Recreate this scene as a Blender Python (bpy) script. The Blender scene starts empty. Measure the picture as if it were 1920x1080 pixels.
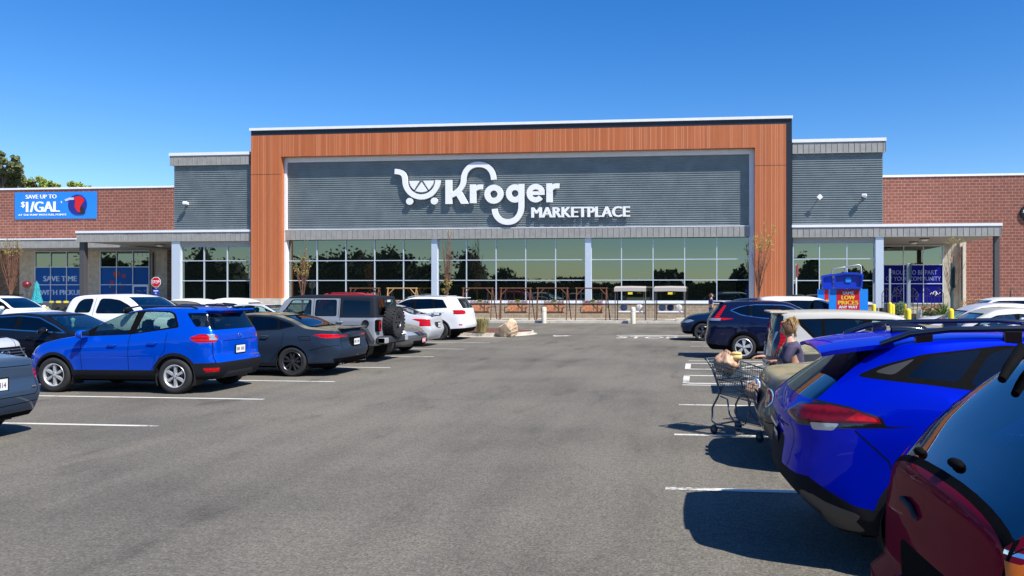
import bpy, bmesh, math, random
import numpy as np
from mathutils import Vector, Matrix
# ------------------------------------------------------------ camera, sky, sun
SC = bpy.context.scene
COL = SC.collection
F, PX, HZ, H = 1400., 1165., 545., 1.98
TH = math.atan((1308 - PX) / F)
cd = bpy.data.cameras.new('camera'); cam = bpy.data.objects.new('camera', cd); COL.objects.link(cam)
cam.location = (0, 0, H); cam.rotation_euler = (math.pi / 2, 0, TH)
cd.sensor_width = 36; cd.lens = F / 1920 * 36; cd.shift_x = -(PX - 960) / 1920; cd.shift_y = -(540 - HZ) / 1920
cd.clip_end = 2000; cd.clip_start = 0.05
SC.camera = cam
SUN = Vector((1.5, -1.0, 2.3)).normalized()
sd = bpy.data.lights.new('sun', 'SUN'); sun = bpy.data.objects.new('sun', sd); COL.objects.link(sun)
sd.energy = 5.0; sd.angle = math.radians(0.55); sd.color = (1.0, 0.95, 0.87)
sun.rotation_euler = SUN.to_track_quat('Z', 'Y').to_euler()
W = bpy.data.worlds.new('World'); SC.world = W; W.use_nodes = True
wn = W.node_tree; wn.nodes.clear()
sky = wn.nodes.new('ShaderNodeTexSky'); sky.sky_type = 'NISHITA'; sky.sun_disc = False
sky.sun_elevation = math.asin(SUN.z); sky.sun_rotation = math.atan2(SUN.x, SUN.y)
sky.air_density = 1.0; sky.dust_density = 0.25; sky.ozone_density = 4.0; sky.altitude = 200
hs = wn.nodes.new('ShaderNodeHueSaturation'); hs.inputs['Saturation'].default_value = 1.36; hs.inputs['Hue'].default_value = .509; hs.inputs['Value'].default_value = 1.0
bg = wn.nodes.new('ShaderNodeBackground'); bg.inputs['Strength'].default_value = 0.115
wo = wn.nodes.new('ShaderNodeOutputWorld')
wn.links.new(sky.outputs[0], hs.inputs['Color']); wn.links.new(hs.outputs[0], bg.inputs['Color']); wn.links.new(bg.outputs[0], wo.inputs['Surface'])
SC.view_settings.view_transform = 'Standard'; SC.view_settings.look = 'None'
SC.view_settings.exposure = 0.58; SC.view_settings.gamma = 1.0
R = random.Random(5)

# ------------------------------------------------------------ photo -> place
cT, sT = math.cos(TH), math.sin(TH)
def ray(x, y):
    a = (x - PX) / F; b = (HZ - y) / F
    return (a * cT - sT, a * sT + cT, b)
def gnd(x, y, z=0):
    d = ray(x, y); t = (z - H) / d[2]; return d[0] * t, d[1] * t
def aty(x, y, Y):
    d = ray(x, y); t = Y / d[1]; return d[0] * t, H + d[2] * t
def AX(x, Y): return aty(x, 500, Y)[0]
def AZ(x, y, Y): return aty(x, y, Y)[1]

# ------------------------------------------------------------ materials
MATS = {}
def newmat(name):
    m = bpy.data.materials.new(name); m.use_nodes = True; nt = m.node_tree
    b = nt.nodes['Principled BSDF']; return m, nt, b
def mat(name, col=(.5, .5, .5), rough=.5, metal=0, coat=0, noise=0, nscale=20, spec=.5, bump=0, bscale=60, trans=0, emis=0, sub=0):
    if name in MATS: return MATS[name]
    m, nt, b = newmat(name)
    b.inputs['Base Color'].default_value = (*col, 1); b.inputs['Roughness'].default_value = rough
    b.inputs['Metallic'].default_value = metal; b.inputs['Coat Weight'].default_value = coat; b.inputs['Coat Roughness'].default_value = .03
    b.inputs['Specular IOR Level'].default_value = spec
    if trans: b.inputs['Transmission Weight'].default_value = trans
    tc = nt.nodes.new('ShaderNodeTexCoord')
    if noise:
        n = nt.nodes.new('ShaderNodeTexNoise'); n.inputs['Scale'].default_value = nscale; n.inputs['Detail'].default_value = 5
        nt.links.new(tc.outputs['Object'], n.inputs['Vector'])
        r = nt.nodes.new('ShaderNodeMapRange'); r.inputs[1].default_value = .3; r.inputs[2].default_value = .7
        r.inputs[3].default_value = 1 - noise; r.inputs[4].default_value = 1 + noise
        nt.links.new(n.outputs[0], r.inputs[0])
        mx = nt.nodes.new('ShaderNodeVectorMath'); mx.operation = 'SCALE'; mx.inputs[0].default_value = col
        nt.links.new(r.outputs[0], mx.inputs['Scale']); nt.links.new(mx.outputs[0], b.inputs['Base Color'])
    if bump:
        n = nt.nodes.new('ShaderNodeTexNoise'); n.inputs['Scale'].default_value = bscale; n.inputs['Detail'].default_value = 4
        nt.links.new(tc.outputs['Object'], n.inputs['Vector'])
        bp = nt.nodes.new('ShaderNodeBump'); bp.inputs['Strength'].default_value = bump; bp.inputs['Distance'].default_value = .02
        nt.links.new(n.outputs[0], bp.inputs['Height']); nt.links.new(bp.outputs[0], b.inputs['Normal'])
    MATS[name] = m; return m
def N(nt, t, **k):
    n = nt.nodes.new('ShaderNode' + t)
    for a, v in k.items(): setattr(n, a, v)
    return n
def ramp(nt, src, stops):
    r = nt.nodes.new('ShaderNodeValToRGB'); e = r.color_ramp.elements
    while len(e) < len(stops): e.new(.5)
    for i, (p, c) in enumerate(stops): e[i].position = p; e[i].color = (*c, 1)
    nt.links.new(src, r.inputs[0]); return r
def asphalt_mat():
    m, nt, b = newmat('asphalt'); L = nt.links.new
    tc = N(nt, 'TexCoord'); geo = tc.outputs['Object']
    n1 = N(nt, 'TexNoise'); n1.inputs['Scale'].default_value = .22; n1.inputs['Detail'].default_value = 8; n1.inputs['Roughness'].default_value = .6; L(geo, n1.inputs[0])
    n2 = N(nt, 'TexNoise'); n2.inputs['Scale'].default_value = 42; n2.inputs['Detail'].default_value = 6; n2.inputs['Roughness'].default_value = .8; L(geo, n2.inputs[0])
    c1 = ramp(nt, n1.outputs[0], [(.34, (.108, .100, .084)), (.5, (.145, .134, .112)), (.68, (.175, .160, .130))])
    c2 = ramp(nt, n2.outputs[0], [(.25, (.12, .12, .12)), (.47, (.85, .85, .85)), (.62, (1.45, 1.43, 1.36)), (.74, (3.2, 3.1, 2.9))])
    mx = N(nt, 'MixRGB', blend_type='MULTIPLY'); mx.inputs[0].default_value = 1; L(c1.outputs[0], mx.inputs[1]); L(c2.outputs[0], mx.inputs[2])
    # tyre drag streaks along the aisle, and oil spots
    mp = N(nt, 'Mapping'); mp.inputs['Scale'].default_value = (1.6, .16, 1); L(geo, mp.inputs[0])
    n3 = N(nt, 'TexNoise'); n3.inputs['Scale'].default_value = 1.3; n3.inputs['Detail'].default_value = 5; L(mp.outputs[0], n3.inputs[0])
    c3 = ramp(nt, n3.outputs[0], [(.35, (.80, .80, .80)), (.55, (1, 1, 1)), (.7, (1.08, 1.07, 1.05))])
    mx2 = N(nt, 'MixRGB', blend_type='MULTIPLY'); mx2.inputs[0].default_value = .55; L(mx.outputs[0], mx2.inputs[1]); L(c3.outputs[0], mx2.inputs[2])
    mp2 = N(nt, 'Mapping'); mp2.inputs['Scale'].default_value = (1.1, .38, 1); mp2.inputs['Rotation'].default_value = (0, 0, .5); L(geo, mp2.inputs[0])
    n4 = N(nt, 'TexNoise'); n4.inputs['Scale'].default_value = 1.5; n4.inputs['Detail'].default_value = 4; L(mp2.outputs[0], n4.inputs[0])
    c4 = ramp(nt, n4.outputs[0], [(.30, (.72, .72, .73)), (.38, (.95, .95, .95)), (.45, (1, 1, 1))])
    mx3 = N(nt, 'MixRGB', blend_type='MULTIPLY'); mx3.inputs[0].default_value = 1; L(mx2.outputs[0], mx3.inputs[1]); L(c4.outputs[0], mx3.inputs[2])
    # fine cracks
    nw = N(nt, 'TexNoise'); nw.inputs['Scale'].default_value = .7; L(geo, nw.inputs[0])
    av = N(nt, 'VectorMath', operation='MULTIPLY_ADD'); av.inputs[1].default_value = (1.6, 1.6, 0); L(nw.outputs['Color'], av.inputs[0]); L(geo, av.inputs[2])
    v = N(nt, 'TexVoronoi', feature='DISTANCE_TO_EDGE'); v.inputs['Scale'].default_value = .11; L(av.outputs[0], v.inputs['Vector'])
    cv = ramp(nt, v.outputs['Distance'], [(0, (.55, .55, .55)), (.0022, (1, 1, 1)), (1, (1, 1, 1))])
    mx4 = N(nt, 'MixRGB', blend_type='MULTIPLY'); mx4.inputs[0].default_value = .28; L(mx3.outputs[0], mx4.inputs[1]); L(cv.outputs[0], mx4.inputs[2])
    n5 = N(nt, 'TexNoise'); n5.inputs['Scale'].default_value = 13; n5.inputs['Detail'].default_value = 3; n5.inputs['Roughness'].default_value = .75; L(geo, n5.inputs[0])
    c5 = ramp(nt, n5.outputs[0], [(.3, (.72, .72, .72)), (.5, (1, 1, 1)), (.7, (1.25, 1.24, 1.2))])
    mx5 = N(nt, 'MixRGB', blend_type='MULTIPLY'); mx5.inputs[0].default_value = .8; L(mx4.outputs[0], mx5.inputs[1]); L(c5.outputs[0], mx5.inputs[2])
    L(mx5.outputs[0], b.inputs['Base Color'])
    b.inputs['Roughness'].default_value = .88; b.inputs['Specular IOR Level'].default_value = .3
    bp = N(nt, 'Bump'); bp.inputs['Strength'].default_value = .55; bp.inputs['Distance'].default_value = .012; L(n2.outputs[0], bp.inputs['Height']); L(bp.outputs[0], b.inputs['Normal'])
    return m
def brick_mat(name, c1, c2, mortar, bw=.4, rh=.2, ms=.012, bump=.3):
    m, nt, b = newmat(name); L = nt.links.new
    tc = N(nt, 'TexCoord'); sp = N(nt, 'SeparateXYZ'); L(tc.outputs['Object'], sp.inputs[0])
    ad = N(nt, 'Math', operation='ADD'); L(sp.outputs[0], ad.inputs[0]); L(sp.outputs[1], ad.inputs[1])
    cb = N(nt, 'CombineXYZ'); L(ad.outputs[0], cb.inputs[0]); L(sp.outputs[2], cb.inputs[1])
    t = N(nt, 'TexBrick'); t.inputs['Scale'].default_value = 1; t.inputs['Brick Width'].default_value = bw; t.inputs['Row Height'].default_value = rh
    t.inputs['Mortar Size'].default_value = ms; t.inputs['Mortar Smooth'].default_value = .1; t.inputs['Bias'].default_value = 0
    t.inputs['Color1'].default_value = (*c1, 1); t.inputs['Color2'].default_value = (*c2, 1); t.inputs['Mortar'].default_value = (*mortar, 1)
    L(cb.outputs[0], t.inputs['Vector'])
    n = N(nt, 'TexNoise'); n.inputs['Scale'].default_value = 3; n.inputs['Detail'].default_value = 8; L(tc.outputs['Object'], n.inputs[0])
    r = ramp(nt, n.outputs[0], [(.3, (.82, .82, .82)), (.7, (1.15, 1.15, 1.15))])
    mx = N(nt, 'MixRGB', blend_type='MULTIPLY'); mx.inputs[0].default_value = 1; L(t.outputs[0], mx.inputs[1]); L(r.outputs[0], mx.inputs[2]); L(mx.outputs[0], b.inputs['Base Color'])
    b.inputs['Roughness'].default_value = .85
    bp = N(nt, 'Bump'); bp.invert = True; bp.inputs['Strength'].default_value = bump; bp.inputs['Distance'].default_value = .01; L(t.outputs['Fac'], bp.inputs['Height']); L(bp.outputs[0], b.inputs['Normal'])
    MATS[name] = m; return m
def worn_paint():
    m, nt, b = newmat('line_paint'); L = nt.links.new; tc = N(nt, 'TexCoord')
    n = N(nt, 'TexNoise'); n.inputs['Scale'].default_value = 16; n.inputs['Detail'].default_value = 8; n.inputs['Roughness'].default_value = .7; L(tc.outputs['Object'], n.inputs[0])
    n2 = N(nt, 'TexNoise'); n2.inputs['Scale'].default_value = 1.1; n2.inputs['Detail'].default_value = 3; L(tc.outputs['Object'], n2.inputs[0])
    ad = N(nt, 'Math', operation='ADD'); L(n.outputs[0], ad.inputs[0]); L(n2.outputs[0], ad.inputs[1])
    r = ramp(nt, ad.outputs[0], [(.80, (.17, .16, .14)), (.88, (.42, .41, .37)), (1.0, (.58, .57, .51))]); r.color_ramp.interpolation = 'LINEAR'
    L(r.outputs[0], b.inputs['Base Color']); b.inputs['Roughness'].default_value = .85; MATS['line_paint'] = m
def timber_mat():
    m, nt, b = newmat('timber_cladding'); L = nt.links.new
    tc = N(nt, 'TexCoord'); sp = N(nt, 'SeparateXYZ'); L(tc.outputs['Object'], sp.inputs[0])
    xy = N(nt, 'Math', operation='ADD'); L(sp.outputs[0], xy.inputs[0]); L(sp.outputs[1], xy.inputs[1])
    def md(op, a, v):
        q = N(nt, 'Math', operation=op); L(a, q.inputs[0]); q.inputs[1].default_value = v; return q.outputs[0]
    fl = md('FLOOR', md('DIVIDE', xy.outputs[0], .118), 0)
    wn_ = N(nt, 'TexWhiteNoise', noise_dimensions='1D'); L(fl, wn_.inputs['W'])
    c = ramp(nt, wn_.outputs['Value'], [(0, (.40, .110, .033)), (.5, (.45, .127, .039)), (1, (.49, .142, .046))])
    mp = N(nt, 'Mapping'); mp.inputs['Scale'].default_value = (14, 14, .6); L(tc.outputs['Object'], mp.inputs[0])
    n = N(nt, 'TexNoise'); n.inputs['Scale'].default_value = 1.5; n.inputs['Detail'].default_value = 6; L(mp.outputs[0], n.inputs[0])
    r = ramp(nt, n.outputs[0], [(.3, (.91, .90, .89)), (.7, (1.07, 1.07, 1.07))])
    mx = N(nt, 'MixRGB', blend_type='MULTIPLY'); mx.inputs[0].default_value = 1; L(c.outputs[0], mx.inputs[1]); L(r.outputs[0], mx.inputs[2])
    g = md('LESS_THAN', md('FRACT', md('DIVIDE', xy.outputs[0], .118), 0), .16)
    wn2 = N(nt, 'TexWhiteNoise', noise_dimensions='1D'); a2 = md('ADD', fl, 31.7); L(a2, wn2.inputs['W'])
    big = md('LESS_THAN', wn2.outputs['Value'], .38)
    gg = N(nt, 'Math', operation='MULTIPLY'); L(g, gg.inputs[0]); L(big, gg.inputs[1])
    m2 = N(nt, 'MixRGB'); L(gg.outputs[0], m2.inputs[0]); L(mx.outputs[0], m2.inputs[1]); m2.inputs[2].default_value = (.66, .32, .18, 1)
    L(m2.outputs[0], b.inputs['Base Color']); b.inputs['Roughness'].default_value = .6
    MATS['timber'] = m; return m
ASPH = asphalt_mat()
M = MATS
brick_mat('brick', (.225, .078, .053), (.185, .064, .045), (.46, .29, .22), bw=.46, rh=.225, ms=.011)
brick_mat('beige_block', (.45, .405, .33), (.41, .365, .295), (.33, .29, .235), bw=.8, rh=.4, ms=.006, bump=.1)
brick_mat('knee_block', (.30, .235, .165), (.26, .205, .14), (.47, .41, .32), bw=.4, rh=.2, ms=.010)
brick_mat('split_stone', (.10, .062, .042), (.20, .135, .095), (.07, .05, .035), bw=.31, rh=.11, ms=.006, bump=.8)
timber_mat()
mat('white_metal', (.78, .80, .83), .4, 0, 0, .04, 2)
mat('alu', (.62, .68, .76), .35, .35)
mat('ribbed', (.215, .25, .255), .45, .2, 0, .12, 1.2)
mat('fascia', (.33, .32, .295), .5, .15, 0, .10, 2.5)
mat('black_metal', (.012, .016, .024), .4)
mat('dark_post', (.085, .08, .085), .5, .2)
mat('soffit', (.30, .27, .235), .8)
mat('roofing', (.4, .4, .38), .9)
mat('concrete', (.50, .46, .385), .85, 0, 0, .14, 3, bump=.2)
mat('sidewalk', (.40, .375, .325), .9, 0, 0, .12, 1.4, bump=.2)
worn_paint()
mat('white_plastic', (.82, .83, .86), .45)
mat('yellow', (.80, .60, .02), .5, noise=.06)
mat('lamp_glass', (.8, .78, .72), .4)
mat('black', (.012, .012, .013), .6)
mat('rubber', (.018, .018, .019), .82, noise=.25, nscale=40)
mat('text_white', (.80, .82, .85), .6)
def glass_facade():
    m, nt, b = newmat('store_glass'); L = nt.links.new
    b.inputs['Base Color'].default_value = (.004, .006, .005, 1); b.inputs['Roughness'].default_value = .02; b.inputs['Specular IOR Level'].default_value = .5
    g = N(nt, 'BsdfGlossy'); g.inputs['Color'].default_value = (.58, .66, .54, 1); g.inputs['Roughness'].default_value = .012
    tc = N(nt, 'TexCoord'); n = N(nt, 'TexNoise'); n.inputs['Scale'].default_value = .5; L(tc.outputs['Object'], n.inputs[0])
    bp = N(nt, 'Bump'); bp.inputs['Strength'].default_value = .03; bp.inputs['Distance'].default_value = .03; L(n.outputs[0], bp.inputs['Height']); L(bp.outputs[0], g.inputs['Normal'])
    mx = N(nt, 'MixShader'); mx.inputs[0].default_value = .27
    L(b.outputs[0], mx.inputs[1]); L(g.outputs[0], mx.inputs[2]); L(mx.outputs[0], nt.nodes['Material Output'].inputs[0])
    MATS['store_glass'] = m
glass_facade()

# ------------------------------------------------------------ mesh helpers
class MB:
    def __init__(s): s.v = []; s.f = []; s.mi = []; s.sm = []; s.cur = 0; s.mats = []
    def mat(s, m):
        if isinstance(m, str): m = MATS[m]
        if m not in s.mats: s.mats.append(m)
        s.cur = s.mats.index(m); return s
    def poly(s, pts, smooth=False):
        n = len(s.v); s.v += [tuple(p) for p in pts]; s.f.append(tuple(range(n, n + len(pts)))); s.mi.append(s.cur); s.sm.append(smooth)
    def grid(s, rows, smooth=True, closeu=False, flip=False):
        n = len(s.v); a = len(rows); b = len(rows[0])
        for r in rows: s.v += [tuple(p) for p in r]
        for i in range(a - 1):
            for j in range(b if closeu else b - 1):
                k = (j + 1) % b; q = (n + i * b + j, n + i * b + k, n + (i + 1) * b + k, n + (i + 1) * b + j)
                s.f.append(q[::-1] if flip else q); s.mi.append(s.cur); s.sm.append(smooth)
    def box(s, x0, y0, z0, x1, y1, z1, T=None, bev=0):
        x0, x1 = sorted((x0, x1)); y0, y1 = sorted((y0, y1)); z0, z1 = sorted((z0, z1))
        if bev:
            b = min(bev, (x1 - x0) * .49, (y1 - y0) * .49, (z1 - z0) * .49)
            P = []; 
            for (z, o) in ((z0, b), (z0 + b, 0), (z1 - b, 0), (z1, b)):
                a, c, d, e = x0 + o, x1 - o, y0 + o, y1 - o; k = b * .6
                r = [(a + k, d, z), (c - k, d, z), (c, d + k, z), (c, e - k, z), (c - k, e, z), (a + k, e, z), (a, e - k, z), (a, d + k, z)]
                P.append([T @ Vector(p) if T else Vector(p) for p in r])
            s.grid(P, smooth=False, closeu=True); s.poly(P[0][::-1]); s.poly(P[-1]); return
        c = [(x0, y0, z0), (x1, y0, z0), (x1, y1, z0), (x0, y1, z0), (x0, y0, z1), (x1, y0, z1), (x1, y1, z1), (x0, y1, z1)]
        if T: c = [tuple(T @ Vector(p)) for p in c]
        for q in ((0, 3, 2, 1), (4, 5, 6, 7), (0, 1, 5, 4), (1, 2, 6, 5), (2, 3, 7, 6), (3, 0, 4, 7)): s.poly([c[i] for i in q])
    def tube(s, pts, r, n=8, cap=True, closed=False):
        pts = [Vector(p) for p in pts]; rr = r if isinstance(r, (list, tuple)) else [r] * len(pts)
        rows = []; up = None
        for i, p in enumerate(pts):
            if closed: t = (pts[(i + 1) % len(pts)] - pts[i - 1])
            else: t = (pts[min(i + 1, len(pts) - 1)] - pts[max(i - 1, 0)])
            t = t.normalized() if t.length else Vector((0, 0, 1))
            if up is None: up = t.orthogonal().normalized()
            up = (up - t * up.dot(t)); up = up.normalized() if up.length > 1e-6 else t.orthogonal().normalized()
            w = t.cross(up)
            rows.append([p + (up * math.cos(a) + w * math.sin(a)) * rr[i] for a in [2 * math.pi * k / n for k in range(n)]])
        if closed: rows.append(rows[0])
        s.grid(rows, closeu=True)
        if cap and not closed: s.poly(rows[0][::-1]); s.poly(rows[-1])
    def lathe(s, prof, o=(0, 0, 0), axis='z', n=24, T=None, smooth=True):
        rows = []
        for (r, h) in prof:
            row = []
            for k in range(n):
                a = 2 * math.pi * k / n; c, d = r * math.cos(a), r * math.sin(a)
                p = Vector((c, d, h)) if axis == 'z' else (Vector((c, h, d)) if axis == 'y' else Vector((h, c, d)))
                p = p + Vector(o); row.append(T @ p if T else p)
            rows.append(row)
        s.grid(rows, smooth=smooth, closeu=True, flip=(axis == 'y'))
    def ell(s, c, r, n=12, m=8, T=None, disp=None):
        rows = []
        for i in range(m + 1):
            a = math.pi * i / m - math.pi / 2; row = []
            for k in range(n):
                b = 2 * math.pi * k / n
                p = Vector((r[0] * math.cos(a) * math.cos(b), r[1] * math.cos(a) * math.sin(b), r[2] * math.sin(a)))
                if disp: p = p * (1 + disp(p))
                p += Vector(c); row.append(T @ p if T else p)
            rows.append(row)
        s.grid(rows, closeu=True)
    def prism(s, poly, y0, y1, T=None, smooth=False):   # poly in (x,z), extruded along y
        a = sum(p[0] * q[1] - q[0] * p[1] for p, q in zip(poly, poly[1:] + poly[:1]))
        if a < 0: poly = poly[::-1]
        A = [Vector((x, y0, z)) for x, z in poly]; B = [Vector((x, y1, z)) for x, z in poly]
        if T: A = [T @ p for p in A]; B = [T @ p for p in B]
        s.poly(A); s.poly(B[::-1])
        n = len(poly)
        for i in range(n): s.poly([A[i], B[i], B[(i + 1) % n], A[(i + 1) % n]], smooth)
    def build(s, name, parent=None, mat=None, loc=None, merge=False):
        me = bpy.data.meshes.new(name); me.from_pydata(s.v, [], s.f)
        if mat is not None: s.mats = [MATS[mat] if isinstance(mat, str) else mat]; s.mi = [0] * len(s.f)
        for m in s.mats: me.materials.append(m)
        me.polygons.foreach_set('material_index', s.mi); me.polygons.foreach_set('use_smooth', s.sm)
        if merge:
            bm = bmesh.new(); bm.from_mesh(me); bmesh.ops.remove_doubles(bm, verts=bm.verts, dist=1e-4); bm.to_mesh(me); bm.free()
        me.update()
        o = bpy.data.objects.new(name, me); COL.objects.link(o)
        if parent: o.parent = parent
        if loc: o.location = loc
        return o
def thing(name, label, cat, loc=(0, 0, 0), rz=0, group=None, kind=None):
    o = bpy.data.objects.new(name, None); COL.objects.link(o); o.location = loc; o.rotation_euler = (0, 0, rz); o.empty_display_size = .3
    tag(o, label, cat, group, kind); return o
def tag(o, label=None, cat=None, group=None, kind=None):
    if label: o['label'] = label
    if cat: o['category'] = cat
    if group: o['group'] = group
    if kind: o['kind'] = kind
    return o
KIDS = {}
def kids(o): return [c for c in COL.objects if c.parent == o]
def copytree(o, parent=None, lod=True):
    c = o.copy(); COL.objects.link(c)
    if parent: c.parent = parent
    for k in list(o.children): copytree(k, c)
    return c
def text(s, w, h, loc, m='text_white', parent=None, depth=.006, off=0, name='lettering', T=None, align='l', shear=0, xs=None):
    """flat lettering facing -Y; w/h = box it is fitted to (h = cap height); loc = lower left corner"""
    cu = bpy.data.curves.new('lettering', 'FONT'); cu.body = s; cu.size = 1; cu.extrude = 0; cu.offset = off; cu.resolution_u = 3; cu.shear = shear
    o = bpy.data.objects.new('tmp', cu); COL.objects.link(o)
    dg = bpy.context.evaluated_depsgraph_get(); me = bpy.data.meshes.new_from_object(o.evaluated_get(dg))
    bpy.data.objects.remove(o)
    xs_ = [v.co.x for v in me.vertices]; ys_ = [v.co.y for v in me.vertices]
    x0, x1, y0, y1 = min(xs_), max(xs_), min(ys_), max(ys_)
    sx = w / (x1 - x0) if w else None; sy = h / (y1 - y0) if h else None
    sx = sx or sy; sy = sy or sx
    bm = bmesh.new(); bm.from_mesh(me)
    for v in bm.verts: v.co = Vector(((v.co.x - x0) * sx, 0, (v.co.y - y0) * sy))
    if depth:
        fs = list(bm.faces); r = bmesh.ops.extrude_face_region(bm, geom=fs)
        for v in [g for g in r['geom'] if isinstance(g, bmesh.types.BMVert)]: v.co.y -= depth
    bmesh.ops.recalc_face_normals(bm, faces=bm.faces)
    Tm = T if T else Matrix.Identity(4)
    Tm = Tm @ Matrix.Translation(loc)
    for v in bm.verts: v.co = Tm @ v.co
    bm.to_mesh(me); bm.free(); me.materials.clear(); me.materials.append(MATS[m]); me.name = name
    o = bpy.data.objects.new(name, me); COL.objects.link(o)
    if parent: o.parent = parent
    return o

# ------------------------------------------------------------ ground and markings
def btext(s, w, h, loc, m='text_white', parent=None, depth=.006, bold=.1, name='lettering', T=None):
    """bold lettering: two slightly shifted layers; bold = share of the cap height"""
    d = h * bold; e = .0015; T = T or Matrix.Identity(4)
    a = text(s, w - d, h, loc, m, None, depth, 0, name, T); b_ = text(s, w - d, h, (loc[0] + d, loc[1], loc[2]), m, None, depth + e, 0, name, T); c_ = text(s, w - d, h, (loc[0] + d / 2, loc[1], loc[2]), m, None, depth + 2 * e, 0, name, T)
    bm = bmesh.new()
    for o in (a, b_, c_): bm.from_mesh(o.data)
    bm.to_mesh(a.data); bm.free(); bpy.data.objects.remove(b_); bpy.data.objects.remove(c_)
    if parent: a.parent = parent
    return a
def sheet(name, poly, z, m, label=None):
    b = MB().mat(m); b.poly([(x, y, z) for x, y in poly]); o = b.build(name); o['kind'] = 'structure'; return o
g = MB().mat(ASPH); g.poly([(-600, -400, 0), (600, -400, 0), (600, 900, 0), (-600, 900, 0)]); o = g.build('parking_lot'); tag(o, kind='structure')
# kerb + pavement in front of the store
b = MB().mat('sidewalk'); b.box(-90, 45.16, -.2, 60, 58.5, .148); o = b.build('pavement'); tag(o, kind='structure')
b = MB().mat('concrete')
x = -90.
while x < 60:
    b.box(x, 45.0, -.2, x + 2.98, 45.155, .155, bev=.012); x += 3
o = b.build('kerb'); tag(o, kind='structure')
# painted lines
b = MB().mat('line_paint')
def line(x0, x1, y, w=.1):
    b.poly([(x0, y - w / 2, .004), (x1, y - w / 2, .004), (x1, y + w / 2, .004), (x0, y + w / 2, .004)])
LY = [-.9, 1.9, 4.7, 7.45, 10.16, 12.86, 15.51, 18.47, 21.66, 24.61, 27.73, 30.75]
for y in LY: line(-18.9, -7.85, y)
for y in LY + [33.7, 36.6]: line(-37, -26, y)
RY = [-.7, 2.05, 4.75, 7.48, 10.29, 12.99, 15.72]
for y in RY: line(-.32, 11.0, y)
for y in [21.15, 23.9, 26.7, 29.0]: line(-.25, 11.0, y)
for y in [7.5, 10.3, 13, 15.7, 18.4, 21.1, 23.9, 26.7, 29.4, 32.1, 34.9]: line(19, 30, y)
o = b.build('stall_line', merge=False); o['kind'] = 'structure'
# hatched access bays on the right
b = MB().mat('line_paint')
for (y0, y1) in ((16.0, 17.45), (18.9, 20.35)):
    X0 = -.25
    for (p, q) in (((X0, y0), (X0, y1)), ((X0, y0), (5, y0)), ((X0, y1), (5, y1))):
        p = Vector((*p, .006)); q = Vector((*q, .006)); d = (q - p).normalized(); n = Vector((-d.y, d.x, 0)) * .07
        b.poly([p - n, q - n, q + n, p + n])
    for k in range(4):
        x0 = X0 + 1.1 + k * 1.3
        b.poly([(x0, y0 + .08, .009), (x0 + .16, y0 + .08, .009), (x0 + .96, y1 - .08, .009), (x0 + .8, y1 - .08, .009)])
o = b.build('access_hatching'); o['kind'] = 'structure'
b = MB().mat('line_paint'); b.poly([(-3.55, 32.62, .004), (-.25, 32.62, .004), (-.25, 32.95, .004), (-3.55, 32.95, .004)]); o = b.build('stop_line'); o['kind'] = 'structure'
o = text('STOP', 2.55, 1.25, (-3.38, 0, 0), 'line_paint', depth=0, off=.01, name='stop_marking', T=Matrix.Translation((0, 30.9, .005)) @ Matrix.Rotation(-math.pi / 2, 4, 'X')); o['kind'] = 'structure'
b = MB().mat('line_paint')
b.poly([(-6.15, 31.75, .005), (-5.55, 32.1, .005), (-5.7, 32.35, .005), (-5.5, 32.8, .005), (-5.95, 32.5, .005), (-6.35, 32.6, .005), (-6.3, 32.2, .005)])
o = b.build('arrow_marking'); o['kind'] = 'structure'
# ------------------------------------------------------------ the store
YF = 48.0; YW = 48.45; YR = 48.62; YG = 48.75; YC = 46.3; YL = 49.2; YB = 56.9; YE = 57.0
bld = thing('supermarket_building', 'large supermarket with orange timber portal, dark ribbed cladding, brick wings and long glazed front', 'building', (-12, 48, 0))
def bp(mb, name, **k):
    o = mb.build(name, **k); o.parent = bld; o.matrix_parent_inverse = Matrix.Translation((12, -48, 0)); return o
def coping(mb, x0, x1, y0, y1, z, t=.17): mb.mat('white_metal').box(x0, y0 - .06, z, x1, y1, z + t)
def fascia(mb, x0, x1, y, z0, z1, seed=0, step=.37):
    rr = random.Random(seed); mb.mat('fascia'); x = x0
    while x < x1 - .01:
        xe = min(x + step, x1); a = rr.uniform(0, .012); c = rr.uniform(0, .012)
        mb.poly([(x + .004, y - a, z0), (xe - .004, y - c, z0), (xe - .004, y - c, z1), (x + .004, y - a, z1)])
        mb.box(xe - .012, y - .028, z0, xe + .003, y + .01, z1)
        x = xe
    mb.poly([(x0, y + .012, z0), (x1, y + .012, z0), (x1, y + .012, z1), (x0, y + .012, z1)])
    mb.box(x0, y - .03, z0 - .03, x1, y + .05, z0 - .001)
def ribs(mb, x0, x1, y, z0, z1, p=.142, d=.05):
    mb.mat('ribbed'); z = z0
    while z < z1 - 1e-3:
        q = [(0, 0), (.40, 0), (.50, -d), (.80, -d), (1, 0)]
        for (a, ya), (c, yc) in zip(q, q[1:]):
            za, zc = min(z + a * p, z1), min(z + c * p, z1)
            mb.poly([(x0, y + ya, za), (x1, y + ya, za), (x1, y + yc, zc), (x0, y + yc, zc)])
        z += p
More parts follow.
